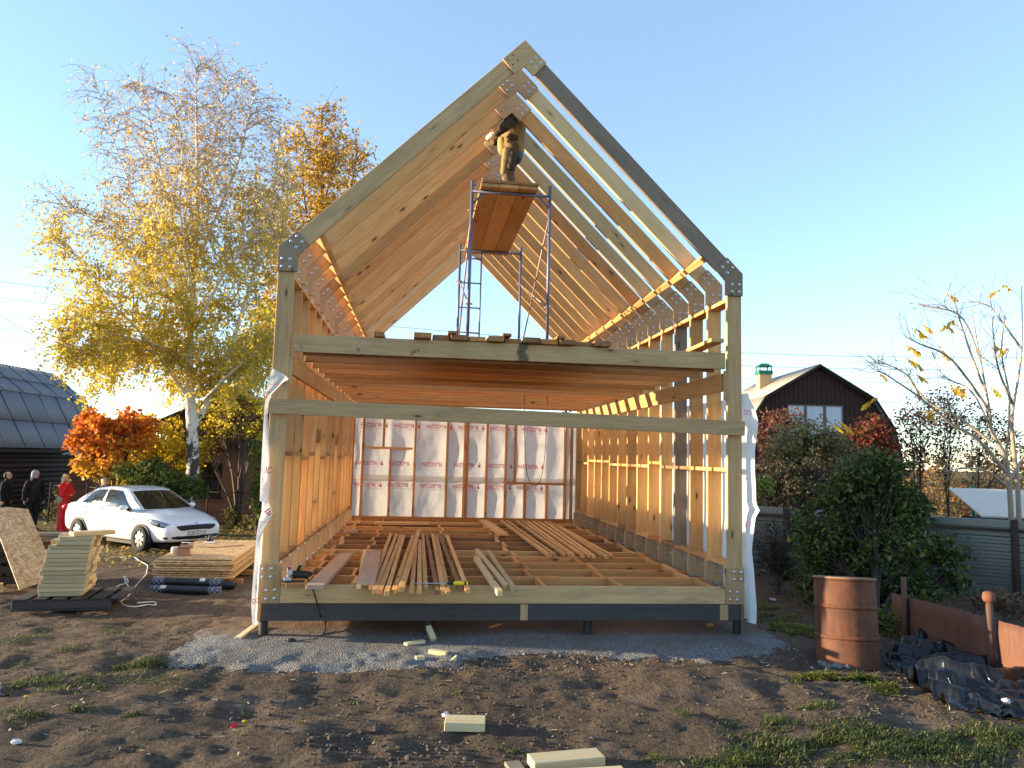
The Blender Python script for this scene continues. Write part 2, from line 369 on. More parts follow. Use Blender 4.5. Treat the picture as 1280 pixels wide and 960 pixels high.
def soil_mat():
    t = NT('soil'); p = t.tc(); big = t.noise(p, .55, 5, .6); mid = t.noise(p, 3.2, 6, .65); fine = t.noise(p, 26, 6, .7); cr = t.vor(p, 42)
    c = t.ramp(big, [(.3, (.120, .086, .060)), (.5, (.172, .122, .085)), (.7, (.235, .168, .115))])
    c = t.mix(t.ramp(mid, [(.4, 0.0), (.7, .75)]), c, (.070, .052, .038))
    c = t.mix(t.ramp(fine, [(.42, .8), (.60, 0.0)]), c, (.058, .045, .034)); c = t.mix(t.ramp(cr, [(.08, .5), (.25, 0.0)]), c, (.24, .195, .16))
    dry = t.noise(p, 1.3, 4, .6); c = t.mix(t.ramp(dry, [(.56, 0.0), (.68, .45)]), c, (.25, .18, .14))
    yy = t.xyz(p)[1]; far = t.n('MapRange'); t.l(yy, far.inputs['Value']); far.inputs['From Min'].default_value = 7; far.inputs['From Max'].default_value = 14
    gr = t.mix(t.noise(p, 2.0, 6, .7), (.07, .085, .03), (.20, .16, .07)); c = t.mix(t.math('MULTIPLY', far.outputs['Result'], .75), c, gr)
    t.bump(t.math('ADD', t.math('MULTIPLY', fine, .7), t.math('ADD', mid, t.math('MULTIPLY', t.noise(p, 70, 3), .3))), 1.0, .06); return t.set(c, .95, Specular_IOR_Level=.15)
M['soil'] = soil_mat()
def gravel_mat():
    t = NT('gravel'); p = t.tc(); vo = t.vor(p, 70, 'Color'); d = t.vor(p, 70); f = t.noise(p, 1.7, 5, .6); g = t.xyz(vo)[0]
    c = t.ramp(g, [(0, (.17, .175, .18)), (.5, (.29, .30, .31)), (1, (.47, .48, .49))]); c = t.mix(t.ramp(d, [(.25, 0.0), (.6, .7)]), c, (.07, .07, .07))
    dirt = t.ramp(f, [(.42, 0.0), (.66, .65)]); c = t.mix(dirt, c, (.17, .125, .09))
    yy = t.xyz(p)[1]; u = t.n('MapRange'); t.l(yy, u.inputs['Value']); u.inputs['From Min'].default_value = -.05; u.inputs['From Max'].default_value = .5
    c = t.mix(t.math('MULTIPLY', u.outputs['Result'], .85), c, (.16, .095, .055))
    t.bump(t.math('SUBTRACT', t.math('MULTIPLY', f, .3), d), 1.0, .018); return t.set(c, .9, Specular_IOR_Level=.2)
M['gravel'] = gravel_mat()
M['stone'] = plain('stone', (.20, .20, .205), .9, var=.45, scale=3)
M['clod'] = plain('clod', (.085, .067, .055), .95, var=.4, scale=5)
# ------------------------------------------------------------------ the ground
def axis(fine0, fine1, step, far, g=1.22):
    a = list(np.arange(fine0, fine1, step)); s_ = step; v = fine1
    while v < far: a.append(v); s_ *= g; v += s_
    a.append(far); s_ = step; v = fine0; b = []
    while v > -far: s_ *= g; v -= s_; b.append(v)
    b[-1] = -far; return np.array(b[::-1]+a)
gx = axis(-6.2, 6.2, .05, 900); gy = axis(-5.2, 2.4, .045, 900)
X, Y = np.meshgrid(gx, gy, indexing='ij'); Z = gh(X, Y)
V = np.stack([X.ravel(), Y.ravel(), Z.ravel()], 1); nx, ny = len(gx), len(gy)
idx = np.arange(nx*ny).reshape(nx, ny)
Fq = np.stack([idx[:-1, :-1].ravel(), idx[1:, :-1].ravel(), idx[1:, 1:].ravel(), idx[:-1, 1:].ravel()], 1)
def np_mesh(name, V, Fq, smooth=False):
    me = bpy.data.meshes.new(name); me.vertices.add(len(V)); me.vertices.foreach_set('co', np.asarray(V, np.float32).ravel())
    k = Fq.shape[1]; me.loops.add(Fq.size); me.loops.foreach_set('vertex_index', Fq.astype(np.int32).ravel())
    me.polygons.add(len(Fq)); me.polygons.foreach_set('loop_start', (np.arange(len(Fq))*k).astype(np.int32)); me.polygons.foreach_set('loop_total', np.full(len(Fq), k, np.int32))
    if smooth: me.polygons.foreach_set('use_smooth', np.ones(len(Fq), bool))
    me.update(calc_edges=True); me.validate(); return me
ground = link('ground', np_mesh('ground', V, Fq, True), M['soil']); tag(ground, 'dark bare trampled soil around the house frame', 'ground', kind='structure')
# crushed stone pad: its ragged outline is followed by cutting the grid
px_ = np.arange(-4.2, 3.9, .035); py_ = np.arange(-1.5, 10.2, .045)
X, Y = np.meshgrid(px_, py_, indexing='ij')
fr = np.interp(px_, [-3.6, -3.3, -2.6, -1.5, -.7, 0, .9, 1.6, 2.4, 3.0, 3.2], [.2, -.88, -.98, -1.08, -.95, -.66, -.78, -.92, -.78, -.52, 0])
lf = np.interp(py_, [-1.5, -.9, .2, 1.0, 2, 9, 10.2], [-3.2, -3.3, -3.42, -3.35, -3.1, -3.0, -2.9]); rt = np.interp(py_, [-1.5, -.5, 0, 2, 10.2], [2.95, 3.0, 3.12, 3.0, 3.0])
j = .16*vnoise(X*2.1, Y*2.1, 11)+.16*vnoise(X*6, Y*6, 12)+.07*vnoise(X*17, Y*17, 13)
inside = np.minimum(np.minimum(Y-fr[:, None], X-lf[None, :]), np.minimum(rt[None, :]-X, 9.6-Y))+j
Z = gh(X, Y)+.004+.012*np.clip(inside*4, 0, 1)+.006*vnoise(X*14, Y*14, 14)
Z = np.where(inside < .03, gh(X, Y)-.004, Z)
idx = np.arange(X.size).reshape(X.shape); q = np.stack([idx[:-1, :-1].ravel(), idx[1:, :-1].ravel(), idx[1:, 1:].ravel(), idx[:-1, 1:].ravel()], 1)
ok = (inside.ravel()[q] > -.02).all(1)
pad = link('gravel_pad', np_mesh('gravel_pad', np.stack([X.ravel(), Y.ravel(), Z.ravel()], 1), q[ok], True), M['gravel']); tag(pad, 'blue-grey crushed stone pad under the house', 'gravel', kind='structure')
# loose stones on the pad, clods on the soil
def scatter_lumps(name, pts, r0, r1, mat, label, cat, seed=1):
    rr = random.Random(seed); mb = MB()
    for x, y in pts:
        r = rr.uniform(r0, r1)*rr.choice((.6, .8, 1, 1, 1.5)); z = ghf(x, y)+r*.25
        n0 = len(mb.v); mb.sphere((0, 0, 0), (r*rr.uniform(.7, 1.3), r*rr.uniform(.7, 1.3), r*rr.uniform(.5, .8)), 6, 4)
        a = rr.uniform(0, 6.3); ca, sa = math.cos(a), math.sin(a)
        for i in range(n0, len(mb.v)):
            p = mb.v[i]; k = rr.uniform(.8, 1.2); mb.v[i] = (x+(p[0]*ca-p[1]*sa)*k, y+(p[0]*sa+p[1]*ca)*k, z+p[2]*k)
    o = mb.build(name, mat); return tag(o, label, cat, kind='stuff')
rr = random.Random(3); pts = []
while len(pts) < 2600:
    x, y = rr.uniform(-3.4, 3.1), rr.uniform(-1.2, .7)
    i, j_ = int((x+4.2)/.035), int((y+1.5)/.045)
    if inside[i, j_] > -.22*rr.random()**2-.02: pts.append((x, y))
scatter_lumps('loose_stones', pts, .004, .012, M['stone'], 'loose grey stones lying on the crushed stone pad', 'stones', 5)
pts = []
while len(pts) < 5200:
    x, y = rr.uniform(-5.5, 5.0), rr.uniform(-4.2, 1.5)
    if y > -.6 and -3.3 < x < 3.1: continue
    if float(vnoise(x*.9, y*.9, 21)) + rr.uniform(-.3, .3) > .05: pts.append((x, y))
scatter_lumps('soil_clods', pts, .004, .013, M['clod'], 'small crumbled clods of dark soil strewn over the ground', 'soil', 6)
pts = [(-.95+rr.gauss(0, .16), -3.0+rr.gauss(0, .14)) for _ in range(40)]+[(-1.55+rr.gauss(0, .12), -2.75+rr.gauss(0, .12)) for _ in range(60)]
scatter_lumps('soil_lumps', pts, .007, .022, M['clod'], 'heap of larger broken dark soil lumps in the foreground', 'soil', 8)
rr = random.Random(9); mb = MB()
for _ in range(230):
    if rr.random() < .6: x, y = rr.uniform(-3.2, 3.0), rr.gauss(-.45, .35)
    else: x, y = rr.uniform(-4, 3.5), rr.uniform(-3.5, -.9)
    L, w, a = rr.uniform(.008, .035), rr.uniform(.003, .010), rr.uniform(0, 6.28); ca, sa = math.cos(a), math.sin(a); z = ghf(x, y)+.012
    dz = rr.uniform(-.006, .008); mb.add([(x-ca*L-sa*w, y-sa*L+ca*w, z), (x-ca*L+sa*w, y-sa*L-ca*w, z), (x+ca*L+sa*w*.6, y+sa*L-ca*w*.6, z+dz), (x+ca*L-sa*w*.6, y+sa*L+ca*w*.6, z+dz)], [(0, 1, 2, 3)])
tag(mb.build('wood_chips', M['offcut']), 'pale wood chips and splinters strewn over soil and gravel', 'wood chips', kind='stuff')
# ------------------------------------------------------------------ the house frame (one nailed structure)
HW, HL, NF, DY = 2.70, 8.40, 15, .60
house = thing('house_frame', 'unfinished gabled timber house frame of bare pine studs and rafters on screw piles', 'house frame', (0, 0, 0))
PTS_EAVE = [(245, 150), (200, 187), (285, 193), (242, 233), (134, 317), (196, 322), (131, 375), (193, 380)]
bolt_eave = [(-p.x, p.z) for p in (atY(330+a/6, 270+b/6, 0) for a, b in PTS_EAVE)]                 # as on the right-hand side: x positive
bolt_apex = [(p.x, p.z) for p in (atY(600+a/8, 40+b/8, 0) for a, b in [(559, 255), (510, 297), (607, 307), (559, 353)])]
hole_apex = [(p.x, p.z) for p in (atY(600+a/8, 40+b/8, 0) for a, b in [(331, 230), (279, 272), (380, 283), (329, 327)])]
bolt_foot = [(-p.x, p.z) for p in (atY(300+a/8, 690+b/8, 0) for a, b in [(230, 170), (314, 168), (225, 250), (307, 250), (262, 384), (346, 382), (258, 469), (341, 465)])]
mbb = MB(); RX90 = Matrix.Rotation(math.radians(90), 4, 'X')
mbb.lathe([(.0180, 0), (.0180, .003), (.012, .0045), (.0115, .010), (.008, .013), (.003, .014)], 12); BOLT = mbb.mesh('bolt'); BOLT.materials.append(M['zinc'])
hb = MB(); hb.lathe([(.009, 0), (.009, .0015)], 8); HOLE = hb.mesh('bolt_hole'); HOLE.materials.append(M['hole'])
nbolt = [0]; rest = MB()
def put_bolts(plate, pts, yf, single):
    Mi = MATS[plate.name].inverted()
    for x, z in pts:
        W4 = Matrix.Translation((x, yf-.0004, z)) @ RX90
        if single and nbolt[0] < 100:
            nbolt[0] += 1; o = bpy.data.objects.new('bolt', BOLT); C.objects.link(o); o.parent = plate; o.matrix_local = Mi @ W4
        else: rest.add(mbb.v, mbb.f, 0, W4)
def mirror(poly): return [(-x, z) for x, z in poly][::-1]
EAVE = [(2.705, 3.972), (2.705, 4.245), (2.512, 4.436), (2.368, 4.284), (2.487, 4.150), (2.482, 3.972)]
APEX = [(0, 6.938), (.262, 6.675), (.113, 6.500), (0, 6.607), (-.113, 6.500), (-.262, 6.675)]
FOOT = [(2.478, .372), (2.706, .372), (2.706, .778), (2.478, .778)]
for k in range(NF):
    y = k*DY; y0, y1 = y+.032, y+.082; fr0 = k == 0
    for s in (1, -1):
        mp_ = 'treated' if fr0 else random.choice(['pine', 'pine', 'pine', 'pine_warm', 'pine', 'pine_old' if s > 0 and k in (3, 6) else 'pine'])
        if k == 3 and s > 0: mp_ = 'dark_board'
        board('post', (s*2.61, (y0+y1)/2, .377), (s*2.61, (y0+y1)/2, 4.20), .178, .05, M[mp_], house, up=(1, 0, 0))
        mr_ = ('treated' if s < 0 else 'dark_board') if fr0 else random.choice(['pine', 'pine', 'pine', 'pine_pale', 'pine_warm' if k in (5, 9) else 'pine'])
        top = lambda x: 6.932-.9953*x; low = lambda x: 6.932-.277-.9953*x
        pl = [(.002, top(.002)), (.002, low(.002)), (2.40, low(2.40)), (2.54, top(2.54))]
        pl = pl if s > 0 else mirror(pl)
        poly_board('rafter', pl, y0, y1, M[mr_], house, xdir=(1, -s*.9953))
        g = 'treated_grey' if fr0 else 'gusset'
        pe = poly_board('gusset_plate', EAVE if s > 0 else mirror(EAVE), y, y0-.0015, M[g], house, xdir=(.35, 1))
        pf = poly_board('gusset_plate', FOOT if s > 0 else mirror(FOOT), y, y0-.0015, M['treated' if fr0 else 'gusset'], house, xdir=(0, 1))
        put_bolts(pe, [(s*x, z) for x, z in bolt_eave], y, fr0 or (s > 0 and k <= 7))
        put_bolts(pf, [(s*x, z) for x, z in bolt_foot], y, fr0 or (s > 0 and k <= 1))
    pa = poly_board('gusset_plate', APEX, y, y0-.0015, M['treated' if fr0 else 'gusset'], house, xdir=(1, .3))
    put_bolts(pa, bolt_apex + ([(-x, z) for x, z in bolt_apex] if k in (1, 5, 9) else []), y, k <= 2)
    if k not in (1, 5, 9):
        Mi = MATS[pa.name].inverted()
        for x, z in hole_apex:
            o = bpy.data.objects.new('bolt_hole', HOLE); C.objects.link(o); o.parent = pa; o.matrix_local = Mi @ (Matrix.Translation((x, y-.0004, z)) @ RX90)
    # floor joist
    mj = 'treated' if fr0 else random.choice(['pine_warm', 'pine_warm', 'pine_old', 'pine'])
    board('floor_joist', (-2.475, (y0+y1)/2 if not fr0 else .025, .470), (2.475, (y0+y1)/2 if not fr0 else .025, .470), .190, .05, M[mj], house)
    # loft joist
    if k == 0:
        fb = board('loft_beam', (-2.48, .025, 3.172), (2.485, .025, 3.180), .195, .048, M['treated_stained'], house)
    if k < 14:
        ex = -2.46 if k else -2.40
        board('loft_joist', (ex, y0+.075, 3.150), (2.44 if k else 2.38, y0+.075, 3.150), .195, .045, M[random.choice(['pine_warm', 'pine_warm', 'pine_old', 'pine'])], house)
rest.build('bolt', M['zinc'], house)['kind'] = 'stuff'
# pencilled carpenter's marks on the loft beam
mk = MB()
def stroke(p, q, w=.006):
    a = atY(p[0], p[1], -.001); b = atY(q[0], q[1], -.001); d = (b-a); n = Vector((-d.z, 0, d.x)).normalized()*w/2
    mk.add([tuple(a-n), tuple(b-n), tuple(b+n), tuple(a+n)], [(0, 1, 2, 3)])
for p, q in [((445.5, 434), (448, 439.5)), ((448, 439.5), (450.5, 434)), ((514, 444), (523, 436)), ((523, 436), (523, 440)), ((514, 444), (516, 436)), ((518, 436), (518.5, 441)), ((375, 435), (379, 434)), ((375, 431), (376, 434))]: stroke(p, q)
Mi = MATS[fb.name].inverted(); mk.v = [tuple(Mi @ Vector(p)) for p in mk.v]; mk.build('pencil_mark', M['pencil'], fb)
# ring beam in dark tarred boards under the joists, inner bearers, piles
board('ring_beam', (-2.66, .026, .2815), (2.655, .026, .2815), .180, .05, M['tarred'], house)
board('ring_beam', (-2.66, 8.46, .2815), (2.66, 8.46, .2815), .180, .05, M['tarred'], house)
for s in (-1, 1):
    board('ring_beam', (s*2.682, .002, .2815), (s*2.682, 8.48, .2815), .180, .04, M['pine_old'], house)
    board('bearer', (s*.9, .055, .2815), (s*.9, 8.43, .2815), .180, .10, M['pine_old'], house)
for pv in (545, 655, 905):                                           # lighter cover battens over the joints of the dark beam
    p = atY(pv, 766, 0).x
    if pv != 545: board('joint_cover', (p, -.003, .196), (p, -.003, .368), .085 if pv == 655 else .10, .006, M['treated'], house, up=(1, 0, 0))
for j_, py in enumerate((.14, 2.8, 5.6, 8.38)):
    for pxx in (-2.655, -.89, .90, 2.672):
        z0 = ghf(pxx, py); pb = MB(); pb.tube([(pxx, py, z0-.25), (pxx, py, .182)], .046, 14)
        pile = pb.build('pile', M['black_steel'], house, smooth=False)
        cb = MB(); cb.box((pxx-.10, py-.10, .1815), (pxx+.10, py+.10, .1905)); cb.build('pile_cap', M['black_steel'], pile, M=Matrix())
# ledgers carrying the loft, noggins, blocking
board('ledger', (2.494, .10, 2.935), (2.494, 8.3, 2.935), .215, .05, M['pine'], house)
board('ledger', (-2.494, .10, 2.930), (-2.494, 8.3, 2.930), .205, .05, M['pine'], house)
board('ledger_end', (2.506, .06, 2.72), (2.506, .06, 3.07), .03, .05, M['treated'], house, up=(1, 0, 0))
board('ledger_end', (-2.506, .06, 2.72), (-2.506, .06, 3.07), .03, .05, M['treated'], house, up=(1, 0, 0))
for k in range(NF-1):
    y0, y1 = k*DY+.083, (k+1)*DY+.031
    for s in (1, -1):
        m_ = lambda: M[random.choice(['pine', 'pine_warm', 'pine', 'pine_old'])]
        zz = 1.93+random.choice((-.028, .028))
        if not (s < 0 and k in (4, 8)): board('noggin', (s*2.61, y0, zz), (s*2.61, y1, zz), .17, .045, m_(), house, up=(1, 0, 0))
        board('noggin', (s*2.61, y0, 3.93), (s*2.61, y1, 3.93), .17, .045, M['pine'], house, up=(1, 0, 0))
        board('noggin', (s*2.61, y0, .805), (s*2.61, y1, .805), .17, .045, m_(), house, up=(1, 0, 0))
        nx_, nz_ = (2.30, 4.46)
        board('eave_block', (s*nx_, y0, nz_), (s*nx_, y1, nz_), .185, .07, M['pine'], house, up=(s*.705, 0, .709))
    if k in (4, 8):                                                    # window opening in the left wall: header and sill
        board('window_header', (-2.60, y0, 2.22), (-2.60, y1, 2.22), .19, .10, M['pine_old'], house)
        board('noggin', (-2.61, y0, 1.28), (-2.61, y1, 1.28), .17, .045, M['pine'], house, up=(1, 0, 0))
    for bx in (-2.30, -1.78, -.60, .33, 1.22, 2.30):
        off = .0 if k % 2 else .055
        yy0 = y0 if k else .0505
        board('blocking', (bx+off, yy0, .470), (bx+off, y1, .470), .186, .045, M[random.choice(['pine', 'pine_warm', 'pine'])], house)
# temporary brace across the front
board('brace_board', (-2.705, -.030, 2.468), (2.70, -.030, 2.386), .168, .045, M['treated'], house, up=(0, 0, 1))
# back wall
YB = 8.49
back = []
board('wall_plate', (-2.48, YB+.04, .59), (2.48, YB+.04, .59), .145, .048, M['pine_warm'], house, up=(0, 1, 0))
board('wall_plate', (-2.48, YB+.04, 3.02), (2.48, YB+.04, 3.02), .145, .048, M['pine_warm'], house, up=(0, 1, 0))
def bx_(px, py=600): return atY(px, py, YB).x
def bz_(px, py): return atY(px, py, YB).z
zb, zt = .616, 2.994
lin = bz_(487, 560); sill = bz_(670, 604.6)
for px in (452, 487, 517.5, 558, 580, 583.5, 608, 632, 706.5, 714.5, 439):
    x = bx_(px); z1 = lin-.024 if px == 487 else zt
    board('wall_stud', (x, YB+.04, zb), (x, YB+.04, z1), .145, .048, M['pine_warm'], house, up=(0, 1, 0))
for px in (656, 683.5): x = bx_(px, 625); board('wall_stud', (x, YB+.04, zb), (x, YB+.04, sill-.025), .145, .048, M['pine_warm'], house, up=(0, 1, 0))
for px in (644.7,): x = bx_(px, 560); board('wall_stud', (x, YB+.04, sill+.025), (x, YB+.04, zt), .145, .048, M['pine_warm'], house, up=(0, 1, 0))
x = bx_(480, 540); board('wall_stud', (x, YB+.04, lin+.025), (x, YB+.04, zt), .145, .048, M['pine_warm'], house, up=(0, 1, 0))
board('window_header', (bx_(453.5, 560), YB+.04, lin), (bx_(516, 560), YB+.04, lin), .145, .048, M['pine_warm'], house, up=(0, 1, 0))
board('window_sill', (bx_(634, 604), YB+.04, sill), (bx_(705, 604), YB+.04, sill), .145, .048, M['pine_warm'], house, up=(0, 1, 0))
# vapour-barrier sheets
studs_x = sorted(bx_(p) for p in (439, 452, 487, 517.5, 558, 581, 608, 632, 656, 683.5, 706.5, 718))
def billow(x):
    for a, b in zip(studs_x[:-1], studs_x[1:]):
        if a <= x <= b: t = (x-a)/(b-a); return math.sin(math.pi*t)*min(.05, .1*(b-a))
    return 0
def sheet_y(x, z, z0, z1, y, seed):
    e = np.sin(np.pi*np.clip((z-z0)/(z1-z0), 0, 1))
    return y-billow(x)*(.4+.6*e)*(.8+.9*float(vnoise(x*2, z*1.5, seed)))+.012*float(vnoise(x*5, z*4, seed+1))+.006*float(vnoise(x*15, z*9, seed+2))
def back_sheet(z0, z1, y, seed):
    mb = MB()
    mb.grid([[(x, sheet_y(x, z, z0, z1, y, seed), z) for x in np.linspace(-2.56, 2.56, 170)] for z in np.linspace(z0, z1, 36)])
    return mb.build('membrane', M['membrane'], house, smooth=True)
YM = YB+.118
LO, HI = (.30, 1.52, YM, 31), (1.40, 2.80, YM+.02, 41)
mem_lo = back_sheet(*LO); mem_hi = back_sheet(*HI)
def text_mesh(s, size, shear=.25, bold=.012):
    cu = bpy.data.curves.new('print', 'FONT'); cu.body = s; cu.size = size; cu.shear = shear; cu.offset = bold*size
    o = bpy.data.objects.new('print', cu); C.objects.link(o); bpy.context.view_layer.update()
    dg = bpy.context.evaluated_depsgraph_get(); me = bpy.data.meshes.new_from_object(o.evaluated_get(dg)); bpy.data.objects.remove(o); bpy.data.curves.remove(cu); return me
def emblem(mb, ox, oz, h):                                            # the maker's mark: three leaning strokes fanning out
    for i, (a, l) in enumerate(((.15, 1.0), (.62, .82), (1.08, .6))):
        dx, dz = math.sin(a), math.cos(a); w = h*.10; n = (dz, -dx)
        mb.add([(ox-n[0]*w, oz-n[1]*w, 0), (ox+n[0]*w, oz+n[1]*w, 0), (ox+dx*h*l+n[0]*w*.5, oz+dz*h*l+n[1]*w*.5, 0), (ox+dx*h*l-n[0]*w*.5, oz+dz*h*l-n[1]*w*.5, 0)], [(0, 1, 2, 3)])
TXT = text_mesh('ИЗОСПАН', .125, bold=.020)
tv = [(v.co.x*.74, v.co.y, 0) for v in TXT.vertices]; tf = [tuple(p.vertices) for p in TXT.polygons]; tw = max(v[0] for v in tv)
def strip(mb, xa, xb, z, w):
    n = max(2, int((xb-xa)/.03))
    for i in range(n):
        p, q = xa+(xb-xa)*i/n, xa+(xb-xa)*(i+1)/n; mb.add([(p, z, 0), (q, z, 0), (q, z+w, 0), (p, z+w, 0)], [(0, 1, 2, 3)])
def word_mb(line=True, word=True):
    one = MB()
    if word: one.add(tv, tf)
    emblem(one, -.125, 0, .115)
    if line: strip(one, -.13, tw, -.035, .005); strip(one, -.1, tw, .15, .003)
    return one
def print_row(parent, z, x0, pitch, n, line, args):
    mb = MB(); one = word_mb(line)
    for i in range(n):
        xr = x0+i*pitch                                               # printed on the outside: mirrored when seen from inside
        vs_ = [(xr-p[0], 0, z+p[1]) for p in one.v]
        if max(v[0] for v in vs_) > 2.5 or min(v[0] for v in vs_) < -2.5: continue
        mb.add([(x, sheet_y(x, zz, *args)-.005, zz) for x, _, zz in vs_], [f[::-1] for f in one.f])
    return mb.build('printed_lettering', M['red_print'], parent, M=Matrix())
print_row(mem_hi, bz_(560, 536), -1.92, .73, 7, True, HI)
print_row(mem_hi, bz_(560, 583.5), -1.99, .73, 7, False, HI)
print_row(mem_lo, bz_(560, 610.5), -2.0, .73, 7, True, LO)
# side sheets on the outside of both walls; they end below the loft and their front edges hang loose
def side_sheet(s, z0, z1, seed, front, xb=2.712, na=1.0):
    mb = MB(); P = []
    for z in np.linspace(z0, z1, 60):
        row = []; t = (z-z0)/(z1-z0)
        for y in np.concatenate([np.linspace(-.06, .3, 9), np.linspace(.4, 8.55, 70)]):
            x = xb+na*(.012*(1+2*float(vnoise(y*4, z*3, seed)))+.018*float(vnoise(y*1.3, z*1.1, seed+1)))
            fl = max(0, 1-(y+.06)/.36)**1.6
            x += fl*front(z)
            row.append((s*x, y, z+(.05*float(vnoise(y*1.2, 0, seed+5)) if t > .97 else 0)))
        P.append(row)
    mb.grid(P); return mb.build('membrane', M['membrane'], house, smooth=True)
def fr_right(z): return float(np.interp(z, [.15, .35, .6, 1.0, 1.35, 1.45, 1.52, 1.9, 2.15, 2.45, 2.62, 2.75], [.085, .095, .075, .06, .09, .145, .10, .09, .10, .15, .10, .02]))
side_r = side_sheet(1, .16, 2.78, 61, fr_right)
side_l = side_sheet(-1, .16, 2.0, 71, lambda z: -.004, 2.704, .15)
# the loose flap torn back round the front left post
rows = [(461, 340.5, 343), (466, 338.5, 351), (471, 337, 358.5), (474, 336.2, 361), (479, 335, 352.5), (486, 333.3, 346), (494, 332, 338.5), (505, 331, 335.2), (520, 330, 334.6), (545, 328.5, 336), (575, 327, 336.6), (600, 325.5, 337), (615, 325, 336.6), (626, 324.6, 336),
        (629, 330.5, 336), (634, 328.5, 338.5), (641, 326.5, 341), (648, 324.5, 338), (655, 323, 333), (663, 321.5, 329), (675, 320, 326), (695, 318.5, 324), (715, 317, 322.6), (735, 315.4, 320.8), (755, 314.2, 320), (770, 314.6, 319.4), (779, 315.5, 318), (783, 316.4, 317)]
mb = MB(); P = []
def flap_pt(x, y, off=0.0):
    yy = -.075-.02*math.sin(y*.07)-.015*math.sin(y*.19+x*.25)-off
    return tuple(atY(x, y, yy))
for y, a, b in rows: P.append([flap_pt(a+(b-a)*i/5, y) for i in range(6)])
mb.grid(P); flap = mb.build('membrane', M['membrane'], house, smooth=True)
mb = MB()
def px_text(s_, x, y, h, ang=0.0, mirror=False):
    me = text_mesh(s_, 1.0); vs_ = [(v.co.x*.8, v.co.y) for v in me.vertices]; fs_ = [tuple(p.vertices) for p in me.polygons]
    ca, sa = math.cos(ang), math.sin(ang); out = []
    for u, v in vs_:
        u, v = u*h*1.35, v*h*1.35
        if mirror: u = -u
        out.append(flap_pt(x+u*ca-v*sa*-1*-1, y-(u*sa+v*ca), .006))
    mb.add(out, fs_)
px_text('ИЗ', 333.2, 499, 6, .75); px_text('ОС', 326.5, 591, 8, -.05); 
for i, (dx, l) in enumerate(((0, 9), (2.6, 7.5), (5, 5.5))):
    x0, y0 = 329.5+dx*.9, 640+dx*.8
    mb.add([flap_pt(x0, y0, .006), flap_pt(x0+1.5, y0+1.2, .006), flap_pt(x0+l, y0-l*.62+1.0, .006), flap_pt(x0+l-1.2, y0-l*.62-.2, .006)], [(0, 1, 2, 3)])
px_text('ОС', 314.9, 755, 6, .2)
for y, a, b in ((578, 327.5, 336.2), (611, 325.8, 336.2), (480, 336, 350), (632, 331, 337), (652, 324.5, 334)):
    for i in range(4):
        p, q = a+(b-a)*i/4, a+(b-a)*(i+.8)/4; mb.add([flap_pt(p, y, .006), flap_pt(q, y, .006), flap_pt(q, y+.5, .006), flap_pt(p, y+.5, .006)], [(0, 1, 2, 3)])
mb.build('printed_lettering', M['red_print'], flap, M=Matrix())
# fragments of print on the loose right edge
mb = MB()
def edge_pt(x, y, off=.006):
    for q in np.linspace(-.04, .3, 35):
        p = atY(x, y, q); fl = max(0, 1-(q+.06)/.36)**1.6
        if p.x <= 2.724+fl*fr_right(p.z): break
    return (p.x-off, p.y-off, p.z)
def px_text2(s_, x, y, h):
    me = text_mesh(s_, 1.0); mb.add([edge_pt(x+(-v.co.x*.75)*h*1.3, y-v.co.y*h*1.3) for v in me.vertices], [tuple(p.vertices)[::-1] for p in me.polygons])
px_text2('ОС', 939.6, 518.5, 6); px_text2('И', 934.6, 601, 5)
mb.add([edge_pt(931.6, 659), edge_pt(933.8, 659), edge_pt(934.6, 652), edge_pt(933.8, 651)], [(0, 1, 2, 3)])
mb.build('printed_lettering', M['red_print'], side_r, M=Matrix())
# ------------------------------------------------------------------ timber lying on the joists
FZ = .5655
def two(pf, pb, z): return atZ(*pf, z), atZ(*pb, z)
def batten(f, b, label, group, w=.045, t=.045, mat='pine', z=FZ, dz0=0, dz1=0, cat='batten', name='batten'):
    P, Q = two(f, b, z+t); P = Vector((P.x, P.y, z+.001+dz0)); Q = Vector((Q.x, Q.y, z+.001+dz1))
    o = flat_board(name, P, Q, w, t, M[mat], bevel=.002); return tag(o, label, cat, group)
fan = [((195, 735), (388, 215)), ((232, 775), (445, 220)), ((282, 778), (490, 225)), ((348, 795), (518, 230)), ((422, 775), (612, 228)), ((490, 800), (668, 195)), ((597, 770), (640, 330)),
       ((673, 775), (678, 275)), ((737, 745), (708, 215)), ((857, 785), (745, 220)), ((912, 785), (808, 220)), ((962, 800), (845, 230)), ((1085, 755), (873, 222)), ((1155, 770), (950, 228))]
for i, (f, b) in enumerate(fan):
    n_ = ('leftmost' if i == 0 else 'rightmost' if i == len(fan)-1 else ORD[i]+' from the left')
    ex = {5: 'split-ended square pine lath, ', 9: 'knotty square pine lath, ', 12: 'stained lath, '}.get(i, 'square pine lath, ')
    hi = .046 if i in (5,) else 0.0
    batten((440+f[0]/8, 640+f[1]/8), (440+b[0]/8, 640+b[1]/8), ex+n_+' in the fan on the front joists', 'laths fanned out on the front of the floor', w=.050 if i != 5 else .062, mat='pine' if i not in (9, 12) else 'pine_old', dz0=hi, dz1=hi)
for i, (f, b) in enumerate([((335, 598), (150, 335)), ((378, 548), (160, 280)), ((440, 572), (245, 290))]):
    batten((570+f[0]/6.095, 640+f[1]/6.095), (570+b[0]/6.095, 640+b[1]/6.095), 'thick pine lath, '+('left', 'middle', 'right')[i]+' of three lying right of the fan', 'three laths beside the fan', w=.058, t=.058, mat='pine_pale')
fl = [(715, 322), (752, 318), (822, 315), (862, 318), (893, 320), (968, 325), (1015, 327), (1053, 331), (1110, 322), (1152, 335), (1188, 326)]
